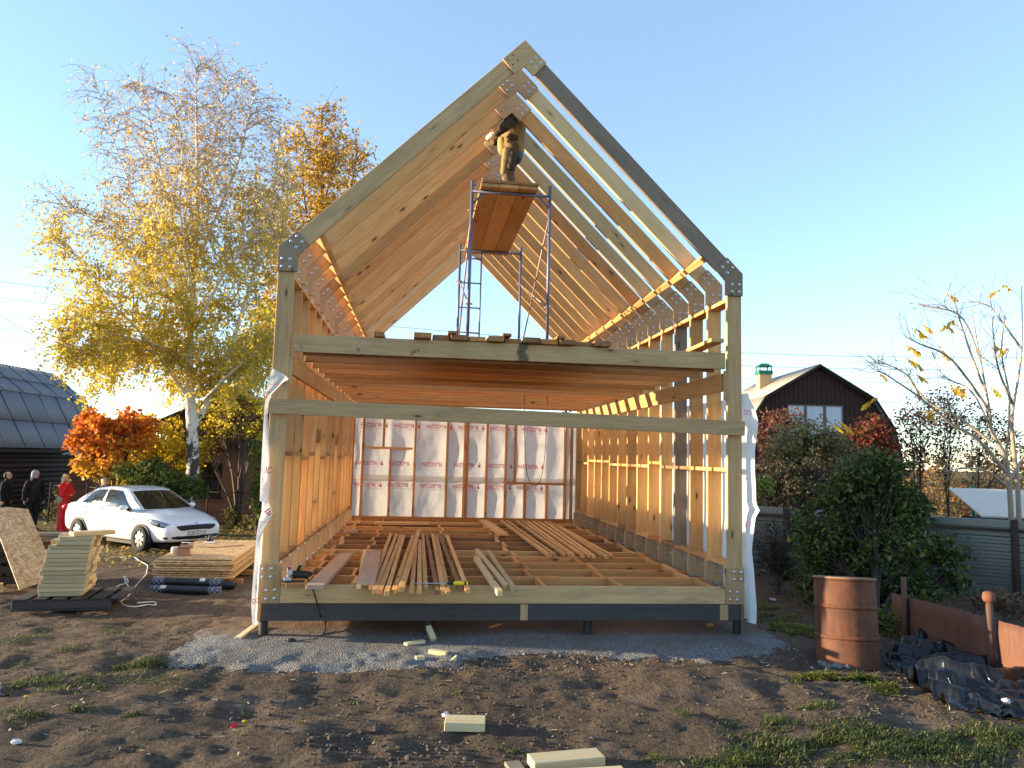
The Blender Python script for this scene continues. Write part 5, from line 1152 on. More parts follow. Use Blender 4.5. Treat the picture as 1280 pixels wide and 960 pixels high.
sd = thing('plank_shed', 'low reddish plank shed between the log barn and the brick house', 'shed', (*local_xy(-16.4, 27.6), -.6), rz=RZ)
redw = wood('red_plank', (.16, .065, .04), (.09, .038, .026), knots=False)
mb = MB()
for i in range(19): mb.box((i*.165, .0, 0), (i*.165+.158, .03, 2.2))
mb.box((.02, .032, 0), (3.1, 2.0, 2.1)); mb.build('plank_wall', redw, sd); mb = MB(); wave_roof(mb, (-.15, 2.2, 2.75), (3.3, 2.2, 2.75), (-.15, -.3, 2.25), (3.3, -.3, 2.25)); mb.build('shed_roof', slate, sd, smooth=True).modifiers.new('t', 'SOLIDIFY').thickness = .02
mb = MB(); mb.box((1.7, -.04, 0), (2.5, -.002, 1.9)); mb.build('door', wood('ochre_door', (.30, .17, .05), (.2, .11, .035), knots=False), sd)
def wire_fence(label, pts, h, gap=.12):
    root = thing('wire_fence', label, 'fence', (*pts[0], ghf(*pts[0]))); iron = M['twig_dark']; o0 = root.location
    P = [Vector((x, y, ghf(x, y)))-o0 for x, y in pts]
    for p in P: mb = MB(); mb.tube([p, p+Vector((0, 0, h+.1))], .028, 8); mb.build('fence_post', iron, root, smooth=True)
    for a, b in zip(P[:-1], P[1:]):
        mb = MB(); mb.tube([a+Vector((0, 0, h)), b+Vector((0, 0, h))], .014, 6); mb.tube([a+Vector((0, 0, .15)), b+Vector((0, 0, .15))], .010, 6); mb.build('rail', iron, root, smooth=True)
        mb = MB(); n = int((b-a).length/gap)
        for i in range(1, n): q = a.lerp(b, i/n); mb.tube([q+Vector((0, 0, .15)), q+Vector((0, 0, h))], .004, 4)
        for zz in np.arange(.3, h, .18): mb.tube([a+Vector((0, 0, zz)), b+Vector((0, 0, zz))], .0035, 4)
        mb.build('wire_mesh', iron, root)
wire_fence('rusty wire mesh fence behind the onlookers before the barn', [local_xy(-14.9, 24.2), local_xy(-13.6, 24.0), local_xy(-12.3, 23.7)], 1.2)
wire_fence('low iron rail fence in front of the brick house wall', [local_xy(-9.7, 24.0), local_xy(-8.75, 24.0), local_xy(-7.4, 24.2)], 1.15, .5)
# ------------------------------------------------------------------ trees and shrubs
class Leaves:
    def __init__(s, seed, fine=False): s.fine = fine; s.r = np.random.default_rng(seed); s.c = []; s.s = []; s.n = []
    def cloud(s, c, rad, n, size, flat=0.0):
        if n <= 0: return
        p = s.r.normal(0, 1, (n, 3)); p /= np.maximum(1e-6, np.linalg.norm(p, axis=1))[:, None]; p *= (s.r.random((n, 1))**.45)
        s.c.append(np.array(c)+p*np.array(rad)); s.s.append(size*s.r.uniform(.65, 1.25, n))
        q = s.r.normal(0, 1, (n, 3)); q[:, 2] += flat; s.n.append(q)
    def at(s, pts, size, flat=0.0):
        pts = np.asarray(pts, float); n = len(pts)
        if n == 0: return
        s.c.append(pts); s.s.append(size*s.r.uniform(.65, 1.25, n)); q = s.r.normal(0, 1, (n, 3)); q[:, 2] += flat; s.n.append(q)
    def build(s, name, mat, parent, aspect=.62, kind=None):
        c = np.concatenate(s.c); z = np.concatenate(s.s); n = np.concatenate(s.n); n /= np.linalg.norm(n, axis=1)[:, None]
        a = s.r.normal(0, 1, c.shape); a -= n*(a*n).sum(1)[:, None]; a /= np.linalg.norm(a, axis=1)[:, None]; b = np.cross(n, a); z = z[:, None]
        if s.fine:
            h = aspect*.5; V = np.stack([c-a*z*.5, c+b*z*h*.85-a*z*.22+n*z*.09, c+b*z*h*.8+a*z*.18+n*z*.08, c+a*z*.5-n*z*.06, c-b*z*h*.8+a*z*.18+n*z*.08, c-b*z*h*.85-a*z*.22+n*z*.09], 1).reshape(-1, 3)
            k = np.arange(len(c))[:, None]*6; F = np.concatenate([k+np.array([[0, 1, 2, 3]]), k+np.array([[0, 3, 4, 5]])], 0)
        else:
            V = np.stack([c-a*z*.5, c+b*z*aspect*.5-a*z*.05+n*z*.10, c+a*z*.5, c-b*z*aspect*.5-a*z*.05+n*z*.10], 1).reshape(-1, 3)
            F = np.arange(len(V)).reshape(-1, 4)
        o = link(name, np_mesh(name, V, F), mat, parent)
        if parent is not None: o.location = (0, 0, 0)
        return o
def limb_path(rg, p, d, L, n=6, wob=.12, grav=0.0):
    p = Vector(p); d = Vector(d).normalized(); out = [p.copy()]
    for i in range(n):
        d = (d+Vector(rg.normal(0, wob, 3))+Vector((0, 0, grav))).normalized(); p = p+d*(L/n); out.append(p.copy())
    return out
def taper(r0, r1, n): return [r0+(r1-r0)*i/(n-1) for i in range(n)]
def along(path, t):
    k = t*(len(path)-1); i = min(int(k), len(path)-2); return path[i].lerp(path[i+1], k-i), (path[i+1]-path[i]).normalized()
def tree_root(name, label, cat, base, group=None): return thing(name, label, cat, tuple(base), group=group)
# --- the big birch: the main limbs follow the photographed skeleton, spread in depth
def birch(name, label, base_px, D, limbs, seed, mat, upmat_z, n_side, leaf_n, leaf_size, twig_len=(.5, 1.15), bark=None, rad0=.2, per=12):
    rg = np.random.default_rng(seed); b = atD(*base_px, D); b.z = ghf(b.x, b.y)-.05
    root = tree_root(name, label, 'tree', b); tr = MB(); tw = MB(); lv = Leaves(seed+1)
    for li, (off, r0, pts) in enumerate(limbs):
        k = len(pts); P = [atD(x, y, D+off*(i/(k-1))**.8)-b for i, (x, y) in enumerate(pts)]
        if li == 0: P[0] = Vector((0, 0, 0))
        P = smooth_path(P, 5); n = len(P); tr.tube(P, taper(r0*(1 if li == 0 else .75), .010, n), 9 if r0 > .1 else 6)
        Lt = sum((P[i+1]-P[i]).length for i in range(n-1)); m = int(Lt*n_side)
        for q in range(m):
            t = .22+.78*(q+rg.random())/m if li else .30+.70*(q+rg.random())/m
            p, d = along(P, min(.999, t)); side = Vector(rg.normal(0, 1, 3)); side = (side-d*side.dot(d)).normalized()
            L = (1.0-.58*t)*rg.uniform(.7, 1.9)*(1.15 if p.z < 7 else .9)
            B = limb_path(rg, p, d*.55+side*.9+Vector((0, 0, .18)), L, 5, .14, -.05); tw.tube(B, taper(.018, .005, 6), 4, cap=False)
            for w in range(int(per*L/1.4)):
                tt = .2+.8*rg.random(); p2, d2 = along(B, min(.999, tt)); s2 = Vector(rg.normal(0, 1, 3)); Lw = rg.uniform(*twig_len)
                Tw = limb_path(rg, p2, d2*.5+s2*.6, Lw, 4, .15, -.28); tw.tube(Tw, taper(.006, .0025, 5), 3, cap=False)
                zz = Tw[-1].z+b.z; full = leaf_n(zz, rg)
                if full > 0:
                    u = rg.random(full); pts_ = np.array([along(Tw, min(.999, v))[0] for v in u])+rg.normal(0, .055, (full, 3)); lv.at(pts_, leaf_size, 0)
    tr.build('trunk', bark or M['birch_bark'], root, smooth=True); tw.build('twigs', M['twig_pale'] if bark is None else M['twig_brown'], root); lv.build('foliage', mat, root, .75); return root
BL_ = [(0, .215, [(240, 655), (241, 600), (240, 530), (236, 470), (238, 400), (243, 320), (247, 240), (246, 160), (244, 80)]),
       (1.2, .13, [(242, 535), (258, 505), (280, 455), (300, 400), (318, 340), (335, 280), (345, 215), (350, 165)]),
       (-1.5, .09, [(236, 498), (205, 455), (170, 410), (130, 370), (95, 320), (68, 282)]), (1.6, .085, [(237, 430), (215, 370), (190, 310), (165, 240), (140, 170), (120, 105)]),
       (-1.2, .075, [(240, 360), (222, 300), (205, 230), (190, 160), (175, 100)]), (2.2, .07, [(238, 400), (200, 350), (160, 300), (115, 270), (75, 255)]),
       (-1.6, .075, [(245, 330), (270, 270), (295, 210), (310, 150), (320, 108)]), (-2.2, .08, [(244, 410), (275, 350), (310, 300), (335, 250), (358, 218)]),
       (1.5, .06, [(246, 260), (262, 200), (275, 140), (284, 92)]), (-2.4, .07, [(236, 455), (190, 430), (140, 418), (100, 405), (72, 415)]), (-2.0, .08, [(250, 505), (285, 470), (320, 440), (348, 420)]),
       (2.5, .07, [(238, 440), (205, 420), (165, 440), (125, 470)]), (-2.5, .06, [(240, 380), (235, 330), (225, 260), (228, 190), (215, 120)]), (2.4, .06, [(244, 350), (280, 320), (318, 270), (345, 300)])]
def birch_leaves(z, rg): return int(rg.poisson(float(np.interp(z, [2, 4.5, 7, 9, 11, 13.5], [21, 19, 12, 6.5, 3.6, 2.8]))))
bmat = leaf_mat('birch_leaf', [(.58, .44, .03), (.68, .54, .04), (.74, .60, .06), (.62, .46, .03), (.46, .42, .05)], .6, zgrad=(7.0, 12.0, (.50, .36, .24)))
birch('birch_tree', 'tall spreading birch with thin golden leaves and white trunk behind the white car', (240, 655), 22, BL_, 101, bmat, 9, 6.0, birch_leaves, .088, per=20)
bmat2 = leaf_mat('rusty_leaf', [(.66, .42, .03), (.58, .34, .04), (.72, .50, .05), (.50, .30, .05)], .6, zgrad=(11, 17, (.46, .28, .12)))
B2 = [(0, .17, [(392, 640), (394, 500), (398, 380), (402, 280), (403, 200), (402, 138)]), (1, .07, [(395, 470), (420, 400), (440, 330), (452, 270)]), (-1, .07, [(396, 430), (372, 370), (356, 310), (352, 260)]),
      (1.4, .06, [(400, 360), (425, 290), (440, 230), (446, 190)]), (-1.3, .06, [(400, 330), (384, 270), (378, 210), (384, 175)]), (.5, .05, [(402, 260), (418, 210), (424, 170)]), (-.6, .06, [(395, 500), (365, 460), (345, 420), (340, 390)]), (1.2, .06, [(396, 450), (360, 400), (352, 360)])]
birch('birch_tree', 'narrow rusty-gold birch rising behind the roof left of the house frame', (392, 640), 27, B2, 131, bmat2, 9, 5.5, lambda z, rg: int(rg.poisson(float(np.interp(z, [3, 8, 11, 14.5], [14, 13, 9, 5])))), .12, bark=M['twig_brown'], per=18)
YB2 = [(0, .12, [(-150, 700), (-152, 600), (-150, 520), (-146, 440), (-150, 370)]), (1, .05, [(-151, 600), (-120, 540), (-100, 480), (-95, 430)]), (-1, .05, [(-151, 590), (-185, 540), (-205, 490), (-215, 440)]), (.8, .04, [(-150, 540), (-125, 480), (-118, 410)]), (-.8, .04, [(-150, 560), (-180, 500), (-175, 420)])]  # out-of-view tree, added to throw dappled shade on the car
birch('birch_tree', 'slim yellow birch added unseen beyond the left edge to dapple the car', (-150, 700), 19.5, YB2, 151, bmat, 9, 3.2, lambda z, rg: int(rg.poisson(9)), .11, per=9)
# --- trees and bushes built from leaf clumps
def bush(name, label, cat, base, crowns, mat, leaf, seed, *, fine=False, trunk=.06, bark='twig_brown', per=26, clump=.26, group=None, twigs=True, aspect=.62, flat=.3):
    rg = np.random.default_rng(seed); base = Vector(base); root = tree_root(name, label, cat, base, group); wd = MB(); lv = Leaves(seed+9, fine)
    for ci, (c, rad, ncl) in enumerate(crowns):
        c = Vector(c)-base; stem = [Vector((0, 0, -.05)), Vector((c.x*.25+rg.normal(0, .04), c.y*.25, c.z*.4)), Vector((c.x*.75, c.y*.75, c.z*.75)), c+Vector((0, 0, rad[2]*.35))]
        stem = smooth_path(stem, 4); wd.tube(stem, taper(trunk*(1 if ci == 0 else .7), trunk*.2, len(stem)), 7)
        for i in range(ncl):
            v = rg.normal(0, 1, 3); v /= np.linalg.norm(v); k = rg.random()**.4*(1+.35*float(vnoise(v[0]*2.1+ci*7, v[2]*2.1+v[1]*1.3, seed)))
            p = c+Vector((v[0]*rad[0]*k, v[1]*rad[1]*k, v[2]*rad[2]*k))
            if p.z+base.z < ghf(base.x, base.y)+.05: continue
            a, d = along(stem, rg.uniform(.35, .98))
            if twigs: m = a.lerp(p, .5)+Vector(rg.normal(0, .06, 3))*((p-a).length+.2); wd.tube(smooth_path([a, m, p], 3), taper(trunk*.22, .004, 7), 4, cap=False)
            cl = clump*rg.uniform(.6, 1.3); lv.cloud(p, (cl, cl, cl*.75), int(per*rg.uniform(.5, 1.4)), leaf, flat)
    wd.build('trunk' if cat == 'tree' else 'stems', M[bark], root, smooth=True); lv.build('foliage', mat, root, aspect); return root
def cr(px, py, D, rx, rz_, n, ry=None):
    s = D/FPX; return (tuple(atD(px, py, D)), (rx*s, (ry or rx)*s, rz_*s), n)
def gbase(px, D, py=640): p = atD(px, py, D); return (p.x, p.y, ghf(p.x, p.y))
maple = leaf_mat('maple_leaf', [(.62, .12, .03), (.70, .20, .03), (.66, .28, .03), (.60, .10, .035), (.68, .36, .04)], .5, zgrad=(2.7, 1.5, (.66, .44, .05)))
bush('maple_tree', 'young maple with flaming orange and red leaves beside the log barn', 'tree', gbase(140, 21.4), [cr(140, 548, 21.4, 38, 26, 75), cr(110, 556, 21.2, 24, 14, 26), cr(165, 535, 21.6, 28, 20, 34), cr(118, 528, 21.6, 16, 14, 14), cr(125, 582, 21.2, 32, 16, 36)], maple, .17, 201, per=26, clump=.28)
yel = leaf_mat('yellow_leaf', [(.66, .46, .02), (.58, .44, .03), (.70, .52, .04), (.46, .40, .04)], .5)
bush('yellow_tree', 'low bright yellow tree between the orange maple and the birch trunk', 'tree', gbase(200, 23), [cr(190, 550, 23, 34, 34, 70), cr(222, 575, 22.6, 22, 32, 40), cr(165, 585, 22.6, 30, 22, 34)], yel, .14, 211, per=28, clump=.28)
bush('yellow_tree', 'yellow tree hanging over the brick house right of the birch trunk', 'tree', gbase(300, 24), [cr(272, 495, 23.6, 34, 40, 55), cr(306, 480, 23.6, 28, 48, 60), cr(300, 530, 23.3, 30, 20, 22), cr(322, 520, 23.3, 12, 26, 16), cr(258, 560, 23.2, 12, 34, 14)], bmat, .11, 217, per=26, clump=.30, trunk=.09)
grn = leaf_mat('green_leaf', [(.055, .085, .018), (.075, .11, .02), (.10, .13, .025), (.16, .15, .03)], .35)
bush('green_bush', 'round dark green bush behind the car roof under the maple', 'bush', gbase(185, 21), [cr(184, 592, 20.6, 34, 22, 70), cr(212, 606, 20.4, 26, 18, 40), cr(238, 612, 20.4, 16, 16, 18)], grn, .11, 221, per=30, clump=.24)
bush('green_bush', 'leafy green bush climbing by the brick wall at the left house post', 'bush', gbase(322, 22.5), [cr(325, 580, 22.4, 12, 30, 30), cr(330, 620, 22.4, 14, 30, 28)], leaf_mat('fresh_leaf', [(.10, .17, .03), (.14, .20, .04), (.20, .22, .05)], .4), .13, 227, per=24, clump=.25)
olive = leaf_mat('olive_leaf', [(.16, .13, .03), (.10, .10, .03), (.24, .18, .04), (.08, .07, .02)], .4)
for i, (px, py, D, lab) in enumerate(((290, 648, 23.6, 'low weedy bush at the foot of the brick wall'), (312, 655, 22.8, 'small dark weed bush below the climbing green bush'), (68, 640, 24.0, 'dry tall weeds against the log barn wall behind the man in black'))):
    bush('weed_bush', lab, 'bush', gbase(px, D), [cr(px, py, D, 14 if i < 2 else 9, 12 if i < 2 else 34, 20)], olive, .09, 231+i, per=22, clump=.22, trunk=.02)
# right-hand side
dkg = leaf_mat('lilac_leaf', [(.032, .060, .016), (.045, .078, .020), (.060, .095, .026), (.085, .115, .03), (.16, .16, .03)], .3, .42)
sb_ = atZ(1095, 782, -.05)
bush('green_shrub', 'large dense dark green shrub between the barrel and the metal fence', 'shrub', (sb_.x, sb_.y, ghf(sb_.x, sb_.y)), [cr(1092, 592, 10.4, 44, 34, 66), cr(1062, 622, 10.4, 40, 34, 54), cr(1120, 630, 10.4, 44, 36, 60), cr(1088, 682, 10.3, 70, 50, 140), cr(1028, 672, 10.3, 36, 44, 50), cr(1020, 725, 10.3, 28, 34, 26), cr(1168, 690, 10.4, 36, 30, 34), cr(1185, 722, 10.4, 20, 20, 10), cr(1112, 738, 10.2, 60, 26, 54), cr(1060, 748, 10.3, 30, 26, 24)], dkg, .078, 301, fine=True, per=34, clump=.20, trunk=.05, bark='twig_dark', aspect=.6, flat=.6)
sb_ = atZ(972, 742, 0)
dks = leaf_mat('dark_shrub_leaf', [(.020, .022, .012), (.035, .034, .016), (.05, .04, .02)], .25)
bush('bare_shrub', 'dark nearly leafless shrub beside the right-hand house wrap', 'shrub', (sb_.x, sb_.y, ghf(sb_.x, sb_.y)), [cr(968, 690, 11.6, 36, 42, 130), cr(985, 700, 11.9, 26, 40, 60)], dks, .045, 311, per=7, clump=.16, trunk=.025, bark='twig_dark')
vine = leaf_mat('vine_leaf', [(.26, .05, .035), (.20, .06, .04), (.15, .09, .05), (.30, .12, .05)], .4)
bush('vine_bush', 'reddish brown vine bush below the gabled house window at its left side', 'bush', gbase(965, 24), [cr(962, 540, 24, 24, 26, 60), cr(985, 525, 24.2, 18, 16, 26), cr(958, 580, 24, 18, 30, 40)], vine, .12, 321, per=13, clump=.28, trunk=.05, bark='twig_dark')
olv = leaf_mat('pale_olive_leaf', [(.30, .24, .09), (.22, .18, .07), (.36, .29, .12), (.16, .13, .06)], .4)
bush('olive_bush', 'pale olive autumn bush under the window of the gabled house', 'bush', gbase(1010, 21.5), [cr(1008, 548, 21.5, 46, 28, 110), cr(985, 575, 21.5, 34, 24, 50), cr(1040, 562, 21.3, 28, 24, 46)], olv, .11, 331, per=22, clump=.26, trunk=.05, bark='twig_dark')
brn = leaf_mat('brown_bush_leaf', [(.085, .070, .04), (.06, .055, .03), (.12, .08, .045), (.07, .08, .035)], .35)
bush('brown_bush', 'brownish thicket bush above the metal fence left of the green shrub', 'bush', gbase(985, 18), [cr(975, 605, 18, 38, 30, 90), cr(1020, 600, 18, 32, 34, 70), cr(950, 600, 18.2, 16, 36, 40), cr(1055, 612, 18.2, 22, 30, 36)], brn, .09, 341, per=16, clump=.26, trunk=.04, bark='twig_dark')
bush('green_bush', 'small fresh yellow-green bush beside the right edge of the house wrap', 'bush', gbase(953, 16.5), [cr(953, 606, 16.5, 12, 12, 16)], leaf_mat('lime_leaf', [(.24, .28, .04), (.18, .24, .04), (.30, .30, .06)], .45), .09, 347, per=22, clump=.16, trunk=.02)
redl = leaf_mat('red_leaf', [(.36, .05, .04), (.28, .06, .04), (.20, .10, .04), (.14, .11, .04)], .45)
bush('red_bush', 'red-leaved bush at the right corner of the gabled house', 'bush', gbase(1090, 19), [cr(1088, 540, 19, 24, 20, 50), cr(1100, 562, 19, 26, 20, 40)], redl, .11, 351, per=22, clump=.24, trunk=.04, bark='twig_dark')
row = leaf_mat('rowan_leaf', [(.15, .07, .06), (.10, .055, .05), (.20, .10, .06), (.08, .06, .05)], .4)
for i, (px, D, lab, crs) in enumerate(((1150, 19, 'dark twiggy rowan nearest the green shrub behind the fence', [(1150, 525, 34, 34, 60), (1140, 560, 24, 28, 30)]), (1185, 20.5, 'dark purple-brown rowan, middle of the three behind the fence', [(1188, 515, 34, 32, 60), (1180, 560, 26, 34, 34)]), (1222, 22, 'dark rowan partly behind the pale leafless tree', [(1225, 535, 30, 30, 50), (1215, 570, 22, 24, 20), (1262, 545, 24, 26, 30)]))):
    bush('rowan_tree', lab, 'tree', gbase(px, D), [cr(a, b, D, c, d, e) for a, b, c, d, e in crs], row, .085, 361+i, per=17, clump=.30, trunk=.032, bark='twig_dark', group='rowans behind the fence')
def far_mass(name, label, px0, px1, py, D, n, mat, h, leaf, seed, per=40):
    rg = np.random.default_rng(seed); b = Vector(gbase((px0+px1)/2, D)); lv = Leaves(seed)
    for i in range(n):
        px = rg.uniform(px0, px1); p = atD(px, py, D+rg.uniform(-2, 3)); hh = h*(.6+.8*rg.random())*(1+.6*float(vnoise(px*.02, seed, seed))); z = rg.uniform(0, hh); lv.cloud((p.x-b.x, p.y-b.y, z), (.6, .6, .45), per, leaf, .2)
    o = lv.build(name, mat, None, .65); o.location = b; return tag(o, label, 'thicket', kind='stuff')
far_mass('far_thicket', 'distant brown and ochre thicket beyond the fence at the right', 1105, 1320, 600, 27, 190, leaf_mat('ochre_leaf', [(.34, .20, .06), (.24, .13, .05), (.16, .10, .05), (.42, .26, .08), (.26, .10, .06)], .4), 2.0, .14, 401)
far_mass('far_woods', 'low far-off wood along the horizon behind the house', 330, 760, 600, 60, 220, leaf_mat('far_leaf', [(.16, .13, .04), (.09, .085, .03), (.26, .18, .04), (.07, .07, .03)], .4), 4.5, .35, 402, per=34)
far_mass('far_trees', 'far-off line of trees behind the barn and brick house', -160, 420, 600, 48, 240, leaf_mat('far_gold', [(.30, .20, .04), (.16, .12, .04), (.40, .27, .05), (.10, .09, .03)], .4), 4.0, .28, 403, per=34)
far_mass('far_orchard', 'distant orchard trees far behind the right-hand house', 900, 1400, 600, 55, 170, leaf_mat('far_brown', [(.20, .14, .07), (.14, .10, .06), (.26, .16, .07)], .4), 3.2, .3, 404, per=34)
# the pale, almost leafless tree at the right edge with a few yellow feathered leaves
def feather_tree():
    D = 12.6; rg = np.random.default_rng(77); b = atD(1262, 660, D); b.z = ghf(b.x, b.y); root = tree_root('bare_tree', 'pale branching tree with a few yellow feathered leaves at the right edge', 'tree', b); wd = MB(); tw = MB()
    limbs = [(0, .06, [(1266, 700), (1263, 627), (1257, 573), (1240, 540), (1237, 513), (1227, 457), (1213, 383)]), (.5, .055, [(1275, 700), (1272, 607), (1265, 540), (1267, 507), (1277, 440), (1277, 357)]),
             (-.6, .04, [(1257, 590), (1223, 550), (1190, 530), (1150, 497), (1110, 470), (1097, 463)]), (.7, .032, [(1238, 552), (1200, 523), (1167, 507), (1140, 480), (1136, 467)]), (-.5, .030, [(1238, 515), (1190, 450), (1150, 430), (1132, 421)]),
             (.4, .026, [(1232, 490), (1213, 440), (1194, 383), (1187, 368)]), (-.8, .028, [(1266, 505), (1247, 457), (1240, 397)]), (.6, .024, [(1277, 436), (1253, 403), (1237, 383), (1225, 380)]), (.9, .032, [(1262, 600), (1285, 560), (1310, 500), (1320, 440)]),
             (-.9, .03, [(1260, 610), (1235, 590), (1205, 585), (1180, 590)]), (.3, .02, [(1227, 455), (1205, 400), (1175, 385), (1153, 383)]), (-.4, .02, [(1150, 497), (1135, 470), (1108, 455), (1092, 452)]), (.8, .022, [(1240, 540), (1215, 490), (1180, 470), (1165, 440)]), (.2, .025, [(1257, 573), (1262, 500), (1252, 440), (1258, 390)])]
    paths = []
    for off, r0, pts in limbs:
        k = len(pts); P = smooth_path([atD(x, y, D+off*i/(k-1))-b for i, (x, y) in enumerate(pts)], 5); wd.tube(P, taper(r0*.85, .006, len(P)), 7, cap=False); paths.append(P)
        for q in range(20):
            p, d = along(P, rg.uniform(.3, .98)); s = Vector(rg.normal(0, 1, 3)); T = limb_path(rg, p, d+s*.6+Vector((0, 0, .3)), rg.uniform(.25, .95), 5, .2, .02); wd.tube(T, taper(.0055, .0025, 6), 4, cap=False)
    wd.build('trunk', M['sumac_bark'], root, smooth=True)
    V = []; F = []
    def feather(px, py, ang, L):
        p = atD(px, py, D+rg.uniform(-.6, .6))-b; d = Vector((math.cos(ang), rg.uniform(-.3, .3), -.25)).normalized(); q = p.copy()
        for i in range(8):
            d = (d+Vector((0, 0, -.09))).normalized(); q2 = q+d*L/8
            for s in (-1, 1):
                w = d.cross(Vector((0, 1, 0))).normalized(); t = (Vector((rg.normal(0, .25), s*.55, -.75))+d*.45).normalized(); wv_ = Vector(rg.normal(0, 1, 3)); wv_ = (wv_-t*wv_.dot(t)).normalized(); l = L*.34*math.sin(math.pi*(i+1)/9.5)+.02; n0 = len(V); a = q.lerp(q2, .5)
                V.extend([a, a+t*l*.5+wv_*l*.22, a+t*l, a+t*l*.5-wv_*l*.22]); F.append((n0, n0+1, n0+2, n0+3))
            q = q2
    for x, y in ((495, 50), (292, 88), (335, 183), (203, 203), (278, 205), (160, 215), (130, 278), (165, 295), (270, 300), (140, 330), (28, 383), (175, 390), (317, 432), (40, 475), (205, 525), (262, 515), (470, 275), (530, 290), (460, 438), (500, 70), (330, 430), (300, 430)):
        feather(1090+x/3-5, 340+y/3-3, rg.choice([0, 0, 3.1])+rg.normal(0, .3), rg.uniform(.20, .36))
    for x, y in ((1050, 527), (1055, 532), (1040, 530)): feather(x, y, rg.normal(0, .3), .22)
    me = bpy.data.meshes.new('foliage'); me.from_pydata([tuple(p) for p in V], [], F); link('foliage', me, leaf_mat('feather_leaf', [(.78, .55, .02), (.70, .47, .03), (.55, .32, .04), (.80, .60, .05)], .6), root)
feather_tree()
# ------------------------------------------------------------------ grass and fallen leaves
def grass(name, label, spots, length, mat, seed, dens=1.0, thr=-.04, leafy=.35):
    rg = np.random.default_rng(seed); V = []; F = []
    for cx, cy, rx, ry, n in spots:
        for _ in range(int(n*dens)):
            g1, g2 = rg.normal(0, .62, 2); x = cx+rx*g1; y = cy+ry*g2; q = min(1.6, math.hypot(g1, g2))
            nn = float(vnoise(x*2.6, y*2.6, seed))+.7*float(vnoise(x*8, y*8, seed+1))
            if nn < thr+.16*q: continue
            z = ghf(x, y)-.004; d = rg.uniform(0, 6.283); dx, dy = math.cos(d), math.sin(d); n0 = len(V)
            if rg.random() < leafy:                                   # small broad leaves of clover and plantain among the blades
                L = length*rg.uniform(.2, .5); w = L*.32; h = length*rg.uniform(.08, .45)
                V.extend([(x, y, z+h*.6), (x+dx*L*.5-dy*w, y+dy*L*.5+dx*w, z+h), (x+dx*L, y+dy*L, z+h*.8), (x+dx*L*.5+dy*w, y+dy*L*.5-dx*w, z+h)]); F.append((n0, n0+1, n0+2, n0+3)); continue
            L = length*rg.uniform(.3, 1.15)*(1.1-.4*q); le = rg.uniform(.3, 1.5)*L; w = rg.uniform(.002, .0048)
            V.extend([(x-dy*w, y+dx*w, z), (x+dy*w, y-dx*w, z), (x+dx*le*.4+dy*w*.9, y+dy*le*.4-dx*w*.9, z+L*.6), (x+dx*le*.4-dy*w*.9, y+dy*le*.4+dx*w*.9, z+L*.6), (x+dx*le, y+dy*le, z+L*.75)]); F.extend([(n0, n0+1, n0+2, n0+3), (n0+3, n0+2, n0+4)])
    me = bpy.data.meshes.new(name); me.from_pydata(V, [], F); o = link(name, me, mat); return tag(o, label, 'grass', kind='stuff')
gmat = leaf_mat('grass_blade', [(.045, .068, .018), (.06, .095, .02), (.085, .12, .028), (.13, .13, .045), (.20, .17, .08)], .35)
def gs(px, py, rx, ry, n): p = onG(px, py); return (p.x, p.y, rx, ry, n)
grass('grass_patch', 'sparse green grass on the trampled soil at the left', [gs(60, 855, .75, .40, 3400), gs(165, 832, .36, .10, 1500), gs(30, 830, .6, .45, 1800), gs(90, 888, .12, .07, 260), gs(15, 885, .4, .35, 900), gs(140, 815, .4, .2, 500), gs(165, 893, .08, .05, 120), gs(40, 893, .12, .08, 150), gs(10, 800, .6, .6, 1200), gs(120, 795, .6, .4, 900), gs(230, 850, .5, .2, 300)], .06, gmat, 501)
grass('grass_patch', 'rough green grass in the right foreground', [gs(1000, 935, .40, .26, 2600), gs(1080, 925, .45, .26, 2800), gs(1170, 935, .55, .30, 3600), gs(930, 955, .35, .16, 1200), gs(1240, 920, .4, .25, 2200), gs(860, 893, .07, .05, 110), gs(1020, 885, .25, .08, 350), gs(950, 905, .25, .10, 400), gs(800, 950, .2, .08, 260)], .075, gmat, 502)
grass('grass_patch', 'green and yellowing weeds growing around the barrel foot', [gs(1075, 850, .36, .12, 2600), gs(1125, 862, .26, .14, 1600), gs(1040, 848, .3, .08, 900), gs(1000, 790, .40, .40, 2800), gs(965, 765, .35, .6, 2400), gs(1110, 790, .35, .3, 2000), gs(1135, 770, .3, .3, 1000), gs(1020, 855, .3, .06, 400)], .10, leaf_mat('weed_blade', [(.06, .085, .018), (.10, .13, .025), (.17, .18, .035), (.26, .22, .05)], .4), 503, leafy=.75)
grass('dry_grass', 'small dry grass tufts dotted over the soil in front', [gs(x, y, .06, .04, 60) for x, y in ((570, 868), (420, 850), (560, 837), (690, 850), (760, 852), (905, 860), (640, 940), (300, 895), (440, 880), (890, 852), (700, 915), (380, 905))], .05, leaf_mat('dry_blade', [(.20, .17, .05), (.12, .14, .03), (.28, .22, .09)], .3), 504)
grass('field_grass', 'thin grass and weeds around the car and the yard behind', [(-8+RNG.uniform(-6, 6), 10+RNG.uniform(-4, 7), .8, .6, 260) for _ in range(60)], .10, leaf_mat('field_blade', [(.10, .11, .03), (.16, .14, .04), (.24, .19, .06), (.08, .09, .025)], .35), 505)
bed = Leaves(511)
pts = []
for _ in range(5200):
    x, y = -6.5+RNG.normal(0, 4.0), 13.2+RNG.normal(0, 2.6)
    if x < -3: pts.append((x, y, ghf(x, y)+.015))
bed.at(pts, .10, 2.5); tag(bed.build('fallen_leaves', leaf_mat('fallen_leaf', [(.50, .33, .06), (.62, .42, .10), (.36, .22, .07), (.66, .52, .22)], .3), None, .7), 'yellow fallen leaves on the ground behind the car', 'fallen leaves', kind='stuff')
